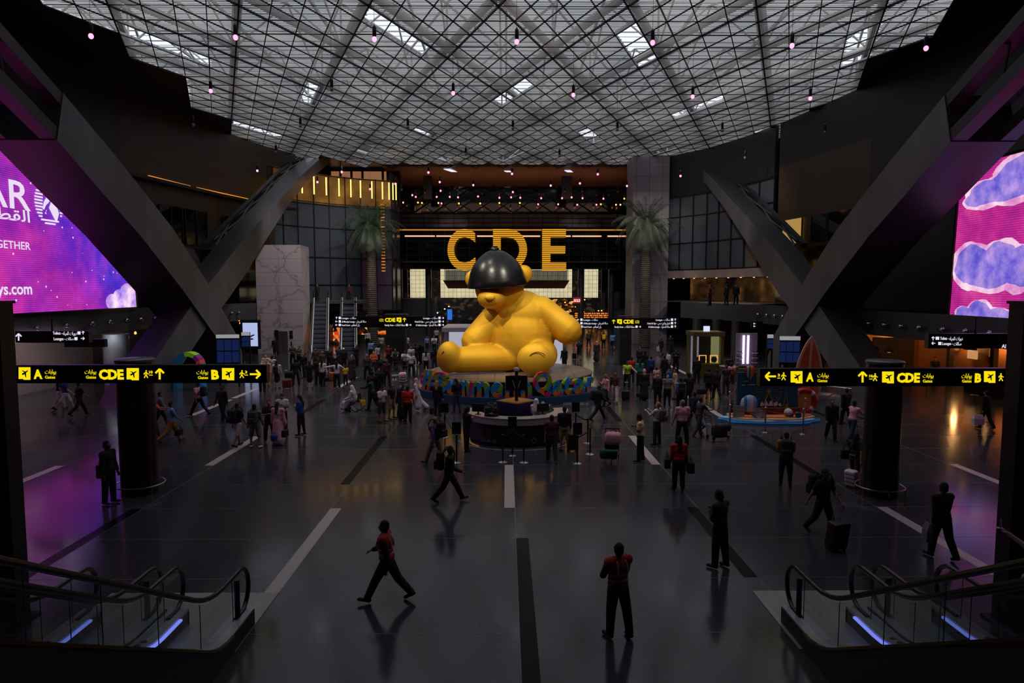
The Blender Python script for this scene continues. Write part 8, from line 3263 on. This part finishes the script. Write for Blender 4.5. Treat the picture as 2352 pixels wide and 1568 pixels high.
# flight information boards
def info_board(x0, x1, y0, y1, Y, lab, cols=3, skew=6, base_y=None):
    a, b = at(x0, y1, Y), at(x1, y0, Y)
    w, h = b.x - a.x, b.z - a.z
    r = thing('flight_board', ((a.x + b.x) / 2, Y, a.z), lab, 'information board', rz=radians(skew))
    MB().box((0, 0.1, h / 2), (w, 0.2, h)).build('housing', M_FRAME, r)
    MB().box((0, -0.02, h - 0.11), (w, 0.06, 0.22)).build('header', glow('board_header', (190, 190, 195), 0.55, nee=False), r)
    for i in range(cols):
        for k in range(2):
            cw = w / cols
            MB().box((-w / 2 + cw * (i + .5), -0.03, 0.12 + (h - 0.4) * (k + .5) / 2), (cw * 0.9, 0.03, (h - 0.42) / 2 * 0.92)).build('screen', glow('board_blue', (11, 30, 74), 0.8, nee=False), r)
    lg_ = MB()
    for s in (-1, 1):
        lg_.box((s * w * 0.42, 0.15, -a.z / 2), (0.1, 0.1, a.z))
    lg_.build('leg', M_FRAME, r)
    wr = SignFace(Y - 0.05, r)
    return r


info_board(500, 548, 768, 838, 42.0, 'blue flight information board beside the rainbow arch', 3, 8)
info_board(556, 573, 763, 800, 47.0, 'narrow blue flight board behind the wide one near the glowing poster', 1, 8)
info_board(1790, 1837, 772, 838, 38.0, 'blue flight information board behind the teal balloon board', 3, -8)
info_board(1762, 1776, 768, 805, 42.0, 'narrow blue flight board next to the cosmetics stand', 1, -8)
# rainbow arch
c = fl(437, 893)
ra = thing('rainbow_arch', (c.x, c.y, 0), 'small multicoloured walk-through arch at the foot of the crossed legs', 'arch')
RCOL = [(20, 90, 130), (130, 200, 40), (120, 30, 120), (30, 120, 200), (210, 70, 30)]
for k, (a_, b_) in enumerate(((100, 180), (55, 100), (28, 55), (0, 14), (14, 28))):
    mb = MB()
    n_ = 10
    for i in range(n_):
        t0, t1 = radians(a_ + (b_ - a_) * i / n_), radians(a_ + (b_ - a_) * (i + 1) / n_)
        R1, R2 = 0.85, 0.62
        q = lambda R, t, y: (R * cos(t), y, 1.35 + R * 1.08 * sin(t))
        mb.quad(q(R1, t0, -0.35), q(R1, t1, -0.35), q(R2, t1, -0.35), q(R2, t0, -0.35))
        mb.quad(q(R1, t0, -0.35), q(R1, t1, -0.35), q(R1, t1, 0.35), q(R1, t0, 0.35))
        mb.quad(q(R2, t0, -0.35), q(R2, t1, -0.35), q(R2, t1, 0.35), q(R2, t0, 0.35))
        mb.quad(q(R1, t0, 0.35), q(R1, t1, 0.35), q(R2, t1, 0.35), q(R2, t0, 0.35))
    mb.build('arch_segment', mat('arch_%d' % k, RCOL[k], 0.5, emit=RCOL[k], es=0.12), ra)
for s, kk_ in ((-1, 0), (1, 3)):
    MB().box((s * 0.735, 0, 0.67), (0.23, 0.7, 1.36)).build('arch_leg', _mats['arch_%d' % kk_], ra)

# bench rails by the legs
for px0, py0, px1, py1, lab in ((1880, 893, 2005, 904, 'curved pale floor rail round the foot of the crossed legs behind the lifebuoy'),):
    a, b = fl(px0, py0), fl(px1, py1)
    mb = MB().tube([a + Vector((0, 0, 0.25)), a.lerp(b, 0.5) + Vector((0, -0.6, 0.25)), b + Vector((0, 0, 0.25))], 0.04, 6)
    for t in (0.02, 0.5, 0.98):
        q = a.lerp(b, t) + Vector((0, -0.6 if t == 0.5 else 0, 0))
        mb.tube([q, q + Vector((0, 0, 0.25))], 0.025, 5)
    tag(mb.build('foot_rail', M_STEELR, None, True), lab, 'rail')

# ================================================================== HANGING LAMPS
LAMPZ = 17.0
M_SOCK = mat('lamp_socket', (60, 60, 64), 0.3, 0.8)
GL_PINK = glow('lamp_pink', (255, 112, 145), 4.0, nee=False)
GL_AMBER = glow('lamp_reflection_amber', (255, 170, 90), 2.6, nee=False)
M_CLEAR = mat('lamp_off', (130, 126, 132), 0.25)
sock = MB().lathe([(0.0, 0.62), (0.03, 0.6), (0.05, 0.55), (0.085, 0.52), (0.085, 0.12), (0.07, 0.1), (0, 0.1)], (0, 0, 0), 12).mesh('socket', M_SOCK, True)
bulb_ = MB().ell((0, 0, 0), (0.105, 0.105, 0.12), 12, 8)
bulbs = {k: bulb_.mesh('bulb', m_, 'all') for k, m_ in (('p', GL_PINK), ('a', GL_AMBER), ('o', M_CLEAR))}
cord_cache = {}


def lamp(px, py, kind):
    py = min(py, 470)
    r_ = ray(px, py)
    Y = (LAMPZ - CAM_Z) * r_.y / r_.z
    Y = min(Y, 88.5)
    c = at(px, py, Y)
    zc = 20.1 if Y < 79 else 20.2 - 1.25 * max(0, (Y - 80) / 11) ** 1.6 - 0.05
    if kind == 'o':
        lab, grp = 'unlit clear bulb lamp hanging on a long cord from the roof', 'unlit hanging bulbs'
    elif kind == 'a':
        lab, grp = 'small amber bulb lamp hanging on a long cord before the gate glass', 'amber hanging bulbs'  # added bulbs that imitate lamps mirrored in the glass
    elif Y < 60:
        lab, grp = 'glowing pink bulb lamp hanging in front of the big skylight', 'pink bulbs in front of the skylight'
    else:
        lab, grp = 'glowing pink bulb lamp hanging before the far end of the hall', 'pink bulbs at the far end of the hall'
    t = thing('hanging_lamp', c, lab, 'hanging lamp', grp)
    link(bulbs[kind], 'bulb', t)
    link(sock, 'socket', t)
    key = round(zc - c.z - 0.6, 2)
    if key not in cord_cache:
        cord_cache[key] = MB().tube([(0, 0, 0.6), (0, 0, 0.6 + max(key, 0.1))], 0.008, 4).mesh('cord', M_FRAME)
    link(cord_cache[key], 'cord', t)


for px, py in ((209, 83), (541, 86), (860, 90), (1187, 96), (1499, 98), (1819, 105), (2127, 111), (484, 209), (1861, 226), (1591, 222), (1317, 218), (1041, 214),
               (591, 392), (785, 395), (729, 418), (683, 433), (984, 396), (1176, 399), (1373, 400), (1563, 404), (1757, 406), (1614, 430), (1440, 427), (908, 422), (850, 434),
               (1087, 425), (1010, 418), (1265, 426), (1332, 421), (1178, 441), (1012, 438), (947, 448), (955, 452), (1003, 452), (1033, 452), (1052, 453), (1098, 451), (1147, 454), (1174, 453),
               (1195, 454), (1243, 455), (1291, 455), (1313, 453), (1338, 455), (1386, 456), (1453, 453), (1500, 453), (751, 448), (796, 447), (926, 465), (1014, 467), (1236, 469), (1326, 470),
               (1370, 470), (1282, 469), (1546, 470), (1561, 465), (1575, 470), (1600, 470)):
    lamp(px, py, 'p')
for px, py in ((960, 465), (969, 466), (1007, 466), (1054, 467), (1103, 467), (1147, 466), (1194, 466), (1380, 469), (1415, 470), (1425, 470), (1434, 456)):
    lamp(px, py, 'a')
for px, py in ((444, 287), (690, 289), (937, 292), (1178, 295), (1418, 298), (1659, 300), (1895, 303), (634, 349), (1070, 354), (1285, 358), (1711, 362), (762, 205), (923, 436), (976, 443), (1051, 437), (1108, 445),
               (1238, 446), (1248, 446), (1297, 440), (1337, 440), (1369, 448), (1398, 448), (1419, 441), (1547, 450), (1658, 443)):
    lamp(px, py, 'o')
